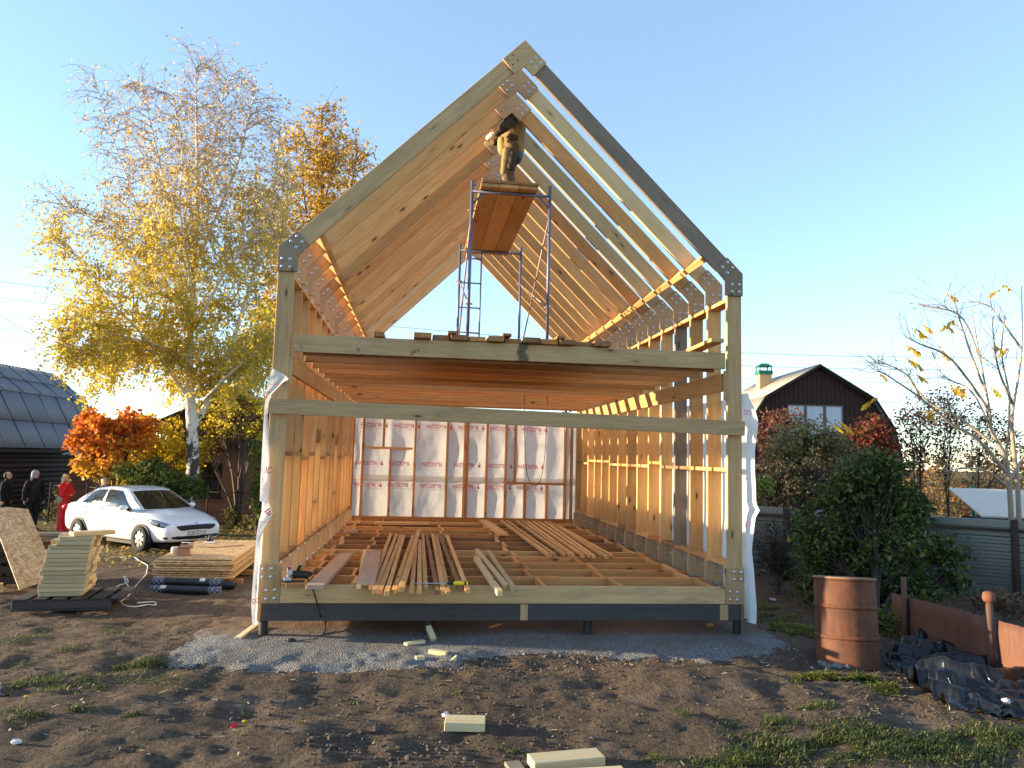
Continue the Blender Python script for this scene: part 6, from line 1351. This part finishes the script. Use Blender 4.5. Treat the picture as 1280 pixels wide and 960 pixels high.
lf2 = Leaves(512); pts = []
for _ in range(260):
    x, y = RNG.uniform(-5, 5), RNG.uniform(-3.6, 0.5); pts.append((x, y, ghf(x, y)+.008))
lf2.at(pts, .035, 2.5); tag(lf2.build('leaf_litter', leaf_mat('litter_leaf', [(.26, .18, .09), (.34, .26, .14), (.18, .12, .07)], .2), None, .7), 'scattered small dry leaves on the soil in front', 'fallen leaves', kind='stuff')
# ------------------------------------------------------------------ right-hand side: house, fence, barrel, rusty bed, tarpaulin
gh_ = thing('gabled_house', 'dark brown wooden house with a mansard gable, sunlit-toned left roof and curtained window', 'house', (*local_xy(12.54, 30.0), 0.0), rz=RZ)
G = [(0, 6.02), (-2.2, 4.67), (-2.85, 3.60), (-3.05, 2.5), (-3.05, -.2), (3.05, -.2), (3.05, 2.5), (2.85, 3.60), (2.2, 4.67)]
dkb = wood('dark_brown_boards', (.045, .022, .016), (.026, .014, .011), knots=False)
mb = MB(); mb.prism(G, 0, .12); o = mb.build('gable_wall', dkb, gh_)
mb = MB()
for x in np.arange(-2.9, 2.95, .19):
    zt_g = float(np.interp(abs(x), [0, 2.2, 2.85, 3.05], [6.02, 4.67, 3.6, 2.5])); mb.box((x-.012, -.018, 0), (x+.012, -.002, zt_g-.05))
mb.build('cover_strips', dkb, gh_)
for s in (-1, 1):
    for (xa, za, xb, zb2) in ((0, 6.10, 2.28, 4.70), (2.28, 4.70, 2.98, 3.55), (2.98, 3.55, 3.25, 2.35)):
        mb = MB(); wave_roof(mb, (s*xa, -.28, za), (s*xa, 7.5, za), (s*xb, -.28, zb2), (s*xb, 7.5, zb2), pitch=.17, amp=.02); mb.build('roof_slope', slate_lit if s < 0 else slate, gh_, smooth=True).modifiers.new('t', 'SOLIDIFY').thickness = .02
        mb = MB(); mb.tube([(s*xa, -.25, za-.06), (s*xb, -.25, zb2-.06)], .05, 4); mb.build('verge_board', dkw, gh_)
wx = [((986-1025)/921*30, (1007-1025)/921*30), ((1008.7-1025)/921*30, (1031-1025)/921*30), ((1032.7-1025)/921*30, (1054-1025)/921*30)]
curtain = NT('curtain'); cp = curtain.tc(); wv = curtain.noise(curtain.map(cp, (24, 1, .4)), 1.5, 3); curtain.set(curtain.mix(wv, (.30, .34, .42), (.62, .66, .74)), .35); curtain.b.inputs['Specular IOR Level'].default_value = .8
for i, (a, b) in enumerate(wx):
    zb2 = 3.05; mb = MB(); fr_ = []
    for q in (((a-.03, -.075, zb2), (a+.02, -.02, 4.45)), ((b-.02, -.075, zb2), (b+.03, -.02, 4.45)), ((a+.021, -.075, 4.40), (b-.021, -.02, 4.45)), ((a+.021, -.075, zb2), (b-.021, -.02, zb2+.05))): mb.box(*q)
    f = mb.build('window', wood('window_frame', (.16, .13, .11), (.1, .08, .07), knots=False), gh_); mb = MB(); mb.box((a+.021, -.045, zb2+.051), (b-.021, -.04, 4.399)); mb.build('pane', curtain.mat, f, M=Matrix())
cx, cy = local_xy(11.36, 33.0); ch = Vector((-1.06, 3.4, 0))
mb = MB(); mb.box((ch.x-.27, ch.y-.27, 5.0), (ch.x+.27, ch.y+.27, 6.04)); chm = mb.build('chimney', brick_mat() if False else plain('yellow_brick', (.52, .36, .20), .9, var=.3, scale=16), gh_)
gm = plain('green_paint', (.015, .16, .085), .4)
mb = MB(); mb.box((ch.x-.31, ch.y-.31, 6.04), (ch.x+.31, ch.y+.31, 6.22)); mb.lathe([(.43, 6.42), (.20, 6.56), (.02, 6.58)], 4, M=Matrix.Translation((ch.x, ch.y, 0)) @ Matrix.Rotation(math.radians(45), 4, 'Z'))
for sx_, sy_ in ((-1, -1), (1, -1), (1, 1), (-1, 1)): mb.box((ch.x+sx_*.26-.02, ch.y+sy_*.26-.02, 6.22), (ch.x+sx_*.26+.02, ch.y+sy_*.26+.02, 6.43))
mb.build('chimney_cap', gm, chm, M=Matrix())
# metal fence with horizontal ribs
FA, FB = Vector((4.1, 5.55, 0)), Vector((9.6, .85, 0)); fd = (FB-FA); FL = fd.length; fd.normalize()
fmat = ribbed('fence_steel', (.15, .175, .185), .28); fmat.node_tree.nodes['Principled BSDF'].inputs['Metallic'].default_value = .55
fen = thing('metal_fence', 'grey-green fence of horizontally ribbed sheet metal behind the big shrub', 'fence', tuple(FA), rz=math.atan2(fd.y, fd.x))
prof = []
z = -.15
while z < 1.10: prof += [(z, 0), (z+.050, 0), (z+.056, -.034), (z+.094, -.034), (z+.108, -.002)]; z += .112
px_s = [0, 1.95, 3.9, 5.85, FL]
for a, b in zip(px_s[:-1], px_s[1:]): mb = MB(); mb.grid([[(x, y, zz) for zz, y in prof] for x in np.linspace(a+.004, b-.004, 8)]); mb.build('sheet_panel', fmat, fen)
mb = MB(); mb.box((0, -.05, 1.10), (FL, .02, 1.215)); mb.build('top_flashing', fmat, fen, bevel=.006); mb = MB(); mb.box((0, -.075, 1.035), (FL, -.052, 1.075)); mb.build('rail', M['twig_dark'], fen)
for x in (1.85, 3.5, 5.20): mb = MB(); mb.tube([(x, -.13, -.3), (x, -.13, 1.235)], .052, 12); mb.build('fence_post', plain('brown_iron', (.045, .026, .020), .7), fen, smooth=True)
shd = thing('garden_shed', 'small shed with a pale sheet roof seen over the right end of the metal fence', 'shed', (*local_xy(9.3, 13.6), 0.0), rz=RZ-.1)
mb = MB(); mb.box((-.30, .1, -.1), (1.8, 1.4, 1.06)); mb.build('shed_wall', dkb, shd); mb = MB(); mb.add([(-.75, -.25, 1.16), (2.0, -.25, 1.16), (2.0, 1.7, 1.60), (-.40, 1.7, 1.60)], [(0, 1, 2, 3)]); r_ = mb.build('shed_roof', plain('pale_roof', (.66, .57, .47), .7, var=.15), shd); r_.modifiers.new('t', 'SOLIDIFY').thickness = .03
gp_ = MB(); q = Vector(gbase(1217, 15.5)); gp_.tube([(0, 0, -.2), (0, 0, 1.62)], .04, 10); tag(gp_.build('green_post', gm, loc=tuple(q), smooth=True), 'thin green metal post behind the fence beside the pale shed roof', 'post')
# barrel
def rust_mat(name, a, b, c, rough=.8):
    t = NT(name); p = t.tc(); n1 = t.noise(p, 3.5, 7, .65); n2 = t.noise(t.map(p, (6, 6, 1.2)), 3, 6, .65); col = t.mix(t.ramp(n1, [(.35, 0.0), (.65, 1.0)]), a, b); col = t.mix(t.ramp(n2, [(.5, 0.0), (.72, .85)]), col, c)
    sp = t.vor(p, 38); col = t.mix(t.ramp(sp, [(.05, .5), (.12, 0.0)]), col, tuple(min(1, q*1.9) for q in a)); t.bump(n1, .5, .01); return t.set(col, rough)
rust = rust_mat('barrel_rust', (.150, .046, .016), (.070, .026, .013), (.034, .019, .014)); bp = onG(1060, 826)
mb = MB(); bz0 = ghf(3.40, -.92)-.02; mb.lathe([(.302, 0), (.308, .012), (.302, .03), (.300, .275), (.312, .29), (.312, .305), (.300, .32), (.300, .575), (.312, .59), (.312, .605), (.300, .62), (.298, .855), (.308, .865), (.308, .885), (.290, .885), (.288, .86), (.284, .12), (.01, .11)], 56)
brl = thing('oil_barrel', 'rusty brown steel drum standing in the weeds by the gravel corner', 'barrel', (3.40, -.92, bz0), rot=(math.radians(-6.5), math.radians(2.0), 0)); mb.build('drum', rust, brl, smooth=True).modifiers.new('e', 'EDGE_SPLIT').split_angle = math.radians(35)
mb = MB(); mb.tube([(.302*math.cos(w), .302*math.sin(w), .885) for w in np.linspace(0, 2*math.pi, 57)], .010, 8, cap=False); mb.build('rim', rust_mat('rim_rust', (.30, .17, .10), (.22, .12, .07), (.10, .06, .04)), brl, smooth=True)
ash = [(bp.x-.22+random.gauss(0, .10), bp.y-.22+random.gauss(0, .06)) for _ in range(120)]
scatter_lumps('ash_heap', ash, .012, .034, M['stone'], 'little heap of pale rubble against the barrel foot', 'rubble', 15)
# rusty sheet edging of a raised bed
rs = rust_mat('sheet_rust', (.150, .060, .036), (.115, .047, .029), (.075, .034, .023)); bedt = thing('sheet_edging', 'low wall of rusty steel sheets edging the raised bed at the right', 'wall', (4.68, .05, 0))
segs = [(.22, -.03), (-.03, -1.02), (-1.02, -1.32), (-1.34, -2.6)]
for i, (ya_, yb_) in enumerate(segs):
    mb = MB(); Gd = []; tops = {0: (.47, .47), 1: (.47, .495), 2: (.485, .49), 3: (.48, .48)}[i]
    for y in np.linspace(ya_, yb_, 16):
        t = (y-ya_)/(yb_-ya_); x = .055*(-y)/2.0+(.03 if i % 2 else .0)+.012*float(vnoise(y*3, i, 5)); Gd.append([(x+.015*float(vnoise(y*2, z_*4, 9)), y-.05, -.12+(tops[0]*(1-t)+tops[1]*t+.12+.012*float(vnoise(y*7, i, 8)))*z_) for z_ in np.linspace(0, 1, 6)])
    mb.grid(Gd); o = mb.build('steel_sheet', rs, bedt, smooth=True); o.modifiers.new('t', 'SOLIDIFY').thickness = .006
for y, h, cap in ((-.05, .70, False), (-1.32, .70, True)):
    q0 = thing('pipe_post', ('thin rusty pipe post without cap at the far end of the rusty sheets' if not cap else 'rusty pipe post with a ball-like cap before the rusty sheets'), 'post', (4.645+.03*(-y), y, -.1)); mb = MB(); mb.tube([(0, 0, 0), (0, 0, h+.1)], .034 if cap else .03, 14); mb.build('pipe', rust_mat('pipe_rust', (.12, .055, .038), (.085, .045, .032), (.05, .03, .024)), q0, smooth=True)
    if cap: mb = MB(); mb.lathe([(.036, h+.055), (.056, h+.065), (.060, h+.10), (.054, h+.145), (.03, h+.16), (.004, h+.162)], 18); mb.build('pipe_cap', rust_mat('cap_rust', (.19, .065, .035), (.15, .052, .03), (.10, .04, .025)), q0, smooth=True)
drym = leaf_mat('dried_leaf', [(.13, .075, .04), (.08, .045, .025), (.18, .11, .06), (.05, .03, .02)], .25)
for i, (a, b, w, h, n, lab) in enumerate(((1250, 757, 34, 15, 46, 'heap of dried brown vines spilling over the rusty sheets at the right edge'), (1222, 752, 14, 16, 16, 'dried brown stalks sticking up left of the capped pipe post'))):
    q = onZ_ = atD(a, b, 8.35); bush('dried_plant', lab, 'dried plant', (q.x, q.y, ghf(q.x, q.y)), [cr(a+5, b-2, 8.35, w, h, n)], drym, .05, 601+i, per=16, clump=.085, trunk=.010, bark='twig_brown', flat=-.3)
q = atD(1184, 752, 8.75); bush('dried_plant', 'tiny tuft of dried leaves caught on the edge of the rusty sheet', 'dried plant', (q.x, q.y, ghf(q.x, q.y)), [cr(1184, 753, 8.75, 6, 6, 5)], drym, .04, 607, per=6, clump=.04, trunk=.004, bark='twig_brown')
q = atZ(1110, 785, 0); bush('green_weed', 'low bright green weed between the barrel and the rusty sheets', 'weed', (q.x, q.y, ghf(q.x, q.y)), [cr(1112, 775, 8.9, 22, 22, 26), cr(1140, 790, 8.9, 12, 12, 10)], grn, .06, 611, per=18, clump=.09, trunk=.01)
# crumpled black film
tp = plain('tarp_film', (.010, .011, .014), .24, var=.3, scale=5); tp.node_tree.nodes['Principled BSDF'].inputs['Specular IOR Level'].default_value = .4
def tarp(name, label, outline_px, hmax, seed, step=.022, freq=3.0):
    poly = [onG(x, y) for x, y in outline_px]; xs = [p.x for p in poly]; ys = [p.y for p in poly]
    def inside_d(x, y):
        ins = False; dm = 9
        for i in range(len(poly)):
            a, b = poly[i], poly[i-1]
            if (a.y > y) != (b.y > y) and x < (b.x-a.x)*(y-a.y)/(b.y-a.y)+a.x: ins = not ins
            ex_, ey = b.x-a.x, b.y-a.y; t = max(0, min(1, ((x-a.x)*ex_+(y-a.y)*ey)/(ex_*ex_+ey*ey+1e-9))); dm = min(dm, math.hypot(x-a.x-t*ex_, y-a.y-t*ey))
        return dm if ins else -dm
    V = []; F = []; ix = {}; X0 = np.arange(min(xs)-.05, max(xs)+.05, step); Y0 = np.arange(min(ys)-.05, max(ys)+.05, step); rg = np.random.default_rng(seed)
    Dg = np.array([[inside_d(x, y) for y in Y0] for x in X0]); cell = .21 if hmax > .1 else .08
    H = rg.random((80, 80))**1.3; JX = rg.uniform(-.28, .28, (80, 80, 2))
    def facet(x, y, c, k):
        # stiff film: flat triangular facets between scattered high and low points, creased where they meet
        a = .6; u = ((x-xs[0])*math.cos(a)+(y-ys[0])*math.sin(a))/c+37+.35*float(vnoise(x*4, y*4, 5+k)); v = (-(x-xs[0])*math.sin(a)+(y-ys[0])*math.cos(a))/c*.8+37+.35*float(vnoise(x*4, y*4, 6+k))
        i, j = int(math.floor(u)), int(math.floor(v)); fu, fv = u-i, v-j; h = lambda a_, b_: H[(i+a_+k*7) % 80, (j+b_+k*3) % 80]
        if (i+j) % 2: return h(0, 0)*(1-fu-fv)+h(1, 0)*fu+h(0, 1)*fv if fu+fv < 1 else h(1, 1)*(fu+fv-1)+h(0, 1)*(1-fu)+h(1, 0)*(1-fv)
        return h(0, 0)*(1-fu)+h(1, 0)*(fu-fv)+h(1, 1)*fv if fu > fv else h(0, 0)*(1-fv)+h(0, 1)*(fv-fu)+h(1, 1)*fu
    def height(x, y, d): return hmax*min(1, max(0, d)/.20)*(.12+.95*facet(x, y, cell*1.5, 0)**1.2+.32*facet(x, y, cell*.62, 3)+.02*abs(float(vnoise(x*9, y*9, seed))))
    for i, x in enumerate(X0):
        for j, y in enumerate(Y0):
            if Dg[i, j] > -.01:
                jx, jy = rg.normal(0, step*.08, 2); ix[(i, j)] = len(V); V.append((x+jx, y+jy, ghf(x, y)+.010+height(x, y, Dg[i, j])))
    for (i, j), n0 in ix.items():
        if (i+1, j) in ix and (i, j+1) in ix and (i+1, j+1) in ix: F.append((n0, ix[(i+1, j)], ix[(i+1, j+1)], ix[(i, j+1)]))
    me = bpy.data.meshes.new(name); me.from_pydata(V, [], F); o = link(name, me, tp); o.modifiers.new('t', 'SOLIDIFY').thickness = .003
    return tag(o, label, 'plastic sheet')
def settle_sheet(top_px, bot_px, nu, nv, slack, lift, seed, iters=260):
    """a slack plastic sheet settled onto the ground by relaxing its own stretch: the surplus buckles into folds"""
    rg = np.random.default_rng(seed); tp3 = [np.array(onG(*p)) for p in top_px]; bt3 = [np.array(onG(*p)) for p in bot_px]
    def at_(c, t): k = t*(len(c)-1); i = min(int(k), len(c)-2); return c[i]*(1-(k-i))+c[i+1]*(k-i)
    X = np.zeros((nu, nv, 3))
    for i in range(nu):
        a, b = at_(tp3, i/(nu-1)), at_(bt3, i/(nu-1))
        for j in range(nv): X[i, j] = a+(b-a)*j/(nv-1)
    R = X.copy(); gz0 = gh(X[..., 0], X[..., 1]); U = X[..., 0]; Vv = X[..., 1]
    X[..., 2] = gz0+.04+lift*np.clip(.5+1.6*vnoise(U*2.6, Vv*2.6, seed), 0, 1)+lift*.9*np.clip(vnoise(U*6, Vv*6, seed+1), -.2, 1)+rg.normal(0, .012, (nu, nv))
    L = [((1, 0), np.linalg.norm(R[1:]-R[:-1], axis=2)*slack), ((0, 1), np.linalg.norm(R[:, 1:]-R[:, :-1], axis=2)*slack), ((1, 1), np.linalg.norm(R[1:, 1:]-R[:-1, :-1], axis=2)*slack), ((1, -1), np.linalg.norm(R[1:, :-1]-R[:-1, 1:], axis=2)*slack)]
    edge = np.zeros((nu, nv, 1)); edge[0] = edge[-1] = 1; edge[:, 0] = edge[:, -1] = 1; vel = np.zeros_like(X)
    for it in range(iters):
        old = X.copy(); X = X+vel*.80; X[..., 2] -= .0007
        for k in range(6):
            for (di, dj), l0 in L:
                if dj == 0: A, B = (slice(0, -1), slice(None)), (slice(1, None), slice(None))
                elif di == 0: A, B = (slice(None), slice(0, -1)), (slice(None), slice(1, None))
                elif dj == 1: A, B = (slice(0, -1), slice(0, -1)), (slice(1, None), slice(1, None))
                else: A, B = (slice(0, -1), slice(1, None)), (slice(1, None), slice(0, -1))
                d = X[B]-X[A]; n = np.maximum(1e-6, np.linalg.norm(d, axis=2)); c = (d*((n-l0)/n*.22)[..., None]); Y = X.copy(); Y[A] += c; Y[B] -= c; X = Y
            X[..., :2] += (R[..., :2]-X[..., :2])*(edge*.10+.012)
            g = gh(X[..., 0], X[..., 1])+.008; X[..., 2] = np.maximum(X[..., 2], g)
        vel = X-old
    return X
Xs = settle_sheet([(1104, 822), (1118, 812), (1150, 806), (1185, 812), (1215, 826), (1245, 838), (1300, 862), (1335, 888)], [(1108, 832), (1124, 844), (1142, 857), (1165, 874), (1187, 889), (1222, 893), (1262, 900), (1312, 914)], 84, 54, 1.5, .34, 5, 200)
mb = MB(); mb.grid([[tuple(q) for q in r] for r in Xs]); o = mb.build('black_sheet', tp, smooth=True); sb_m = o.modifiers.new('s', 'SUBSURF'); sb_m.levels = sb_m.render_levels = 1
tag(o, 'crumpled glossy black plastic sheet lying in front of the rusty sheets', 'plastic sheet')
tarp('black_sheet', 'small dark plastic scrap at the left picture edge', [(-10, 856), (8, 853), (17, 860), (16, 868), (5, 872), (-10, 870)], .05, 73, .02)
# ------------------------------------------------------------------ power lines
for i in range(5):
    dy = (0, 20, 41, 58, 73)[i]; pts = [(-120, 338+dy*1.0), (0, 352+dy), (90, 363+dy), (480, 411-4+dy*.92), (930, 441+dy*.80), (1280, 447+dy*.78), (1420, 446+dy*.77)]
    mb = MB(); mb.tube(smooth_path([atD(x, y, 34+i*.3) for x, y in pts], 6), .011, 4); tag(mb.build('power_line', plain('wire', (.16, .15, .15), .7), smooth=True), ('topmost', 'second', 'third', 'fourth', 'lowest')[i]+' of the overhead wires crossing the sky', 'power line', 'overhead wires')
mb = MB(); mb.tube(smooth_path([atD(x, y, 30) for x, y in ((-60, 352), (0, 394), (45, 422), (88, 450), (120, 471))], 5), .011, 4); tag(mb.build('power_line', M['twig_dark'], smooth=True), 'single wire slanting down to the barn past the birch', 'power line')
# ------------------------------------------------------------------ offcuts and odds and ends on the ground
def offcut(a, b, w, t, label, mat='offcut', dz=0.0, name='wood_offcut', flip=1):
    P, Q = onG(*a), onG(*b); d = (Q-P); n = Vector((-d.y, d.x, 0)).normalized()*flip
    if n.y < 0: n = -n
    zz = max(P.z, Q.z, ghf(*(P+n*w).xy), ghf(*(Q+n*w).xy))-.008+dz; P = Vector((P.x, P.y, zz)); Q = Vector((Q.x, Q.y, zz))
    return tag(flat_board(name, P+n*w/2, Q+n*w/2, w, t, M[mat], bevel=.004), label, 'wood offcut')
offcut((555, 916), (606, 917), .17, .065, 'thick pale offcut lying alone on the soil in the foreground')
offcut((509, 809), (532, 806), .07, .045, 'pale offcut, left one of those on the gravel before the pile')
offcut((535, 819), (557, 821), .06, .05, 'whitest short offcut on the gravel, right of the others')
offcut((520, 827), (531, 827), .06, .045, 'smallest cube-like offcut at the front edge of the gravel')
P = onG(541, 803); tag(board('wood_offcut', P+Vector((.01, -.02, .03)), P+Vector((-.05, .13, .13)), .055, .055, M['offcut'], up=(1, 0, 0)), 'offcut leaning against the second pile from the left', 'wood offcut')
offcut((614, 787), (627, 783), .05, .03, 'reddish scrap of board lying in the shade under the house', 'pine_warm'); offcut((884, 785), (892, 785), .06, .05, 'orange offcut lying under the house near the right pile', 'pine_warm')
P, Q = onG(297, 801), onG(321, 786); tag(flat_board('wood_offcut', P+Vector((0, 0, .01)), Q+Vector((0, 0, .035)), .07, .028, M['offcut']), 'pale lath lying on the gravel under the loose house wrap', 'wood offcut')
mb = MB(); P = onG(567, 826); mb.prism([(-.035, 0), (.03, 0), (.025, .045)], -.02, .02); tag(mb.build('wood_offcut', M['offcut'], loc=P+Vector((0, 0, .005))), 'tiny wedge-shaped wood chip on the gravel edge', 'wood offcut')
P, Q = onG(640, 968), onG(662, 962); zg = max(ghf(P.x, P.y), ghf(-.1, -3.3), ghf(.25, -3.4))
def fg(px0, px1, py0, py1, w, z, t, label, mat='offcut'):
    A_, B_ = atZ(px0, py0, z+t), atZ(px1, py1, z+t); A_ = Vector((A_.x, A_.y, z)); B_ = Vector((B_.x, B_.y, z)); d = (B_-A_).normalized(); n = Vector((-d.y, d.x, 0)); n = -n if n.y < 0 else n
    return tag(flat_board('foreground_board', A_+n*w/2, B_+n*w/2, w, t, M[mat], bevel=.005), label, 'board', 'boards in the foreground')
fg(668, 757, 954, 946, .165, zg+.002, .062, 'clean pale board, the farther of the two at the bottom edge'); fg(668, 788, 977, 970, .165, zg-.004, .075, 'clean pale board, the nearer one cut by the bottom edge'); fg(644, 664, 972, 970, .26, zg-.04, .045, 'grey board end under the two pale boards at the bottom', 'grey_wood')
P = onG(292, 909); mb = MB(); mb.lathe([(.024, 0), (.026, .016), (.010, .018)], 12); tag(mb.build('bottle_cap', plain('red_cap', (.62, .03, .04), .4), loc=P+Vector((0, 0, .004)), rot=(.4, .2, 0)), 'small red plastic cap lying on the soil', 'bottle cap')
for i, (x, y, lab) in enumerate(((20, 930, 'crumpled white paper scrap on the soil at the lower left'), (557, 896, 'white paper scrap behind the lone thick offcut'), (1259, 897, 'small white scrap on the black sheet at the right edge'))):
    P = onG(x, y); mb = MB(); mb.sphere((0, 0, .015), (.035, .025, .018), 7, 5); mb.v = [(a+.008*random.uniform(-1, 1), b+.008*random.uniform(-1, 1), c+.006*random.uniform(-1, 1)) for a, b, c in mb.v]; tag(mb.build('paper_scrap', plain('scrap_white', (.62, .62, .62), .8), loc=P+Vector((0, 0, .12 if i == 2 else .0))), lab, 'paper scrap')
for i, (x, y, lab) in enumerate(((305, 912, 'tiny yellow dandelion beside the red cap'), (32, 880, 'yellow dandelion head in the left grass patch'))):
    P = onG(x, y); f_ = thing('dandelion', lab, 'flower', tuple(P)); mb = MB(); mb.tube([(0, 0, 0), (.005, 0, .05)], .003, 5); mb.build('stem', grn, f_); mb = MB(); mb.lathe([(.004, .05), (.018, .058), (.014, .064), (.002, .066)], 10); mb.build('flower_head', yel, f_)
for i, (x, y, w, lab) in enumerate(((965, 752, .10, 'white plastic scrap lying in the shade by the bare shrub'), (1010, 735, .22, 'white sheet scrap under the green shrub behind the barrel'))):
    P = onG(x, y); mb = MB(); mb.grid([[(a*w, b*w*.8, .05*float(vnoise(a*4+i*5, b*4, 7))+.03) for a in np.linspace(-.5, .5, 8)] for b in np.linspace(-.5, .5, 8)]); tag(mb.build('plastic_scrap', plain('scrap_plastic', (.55, .56, .60), .5), loc=P, smooth=True), lab, 'plastic scrap')
P, Q = onG(313, 676), onG(322, 674)
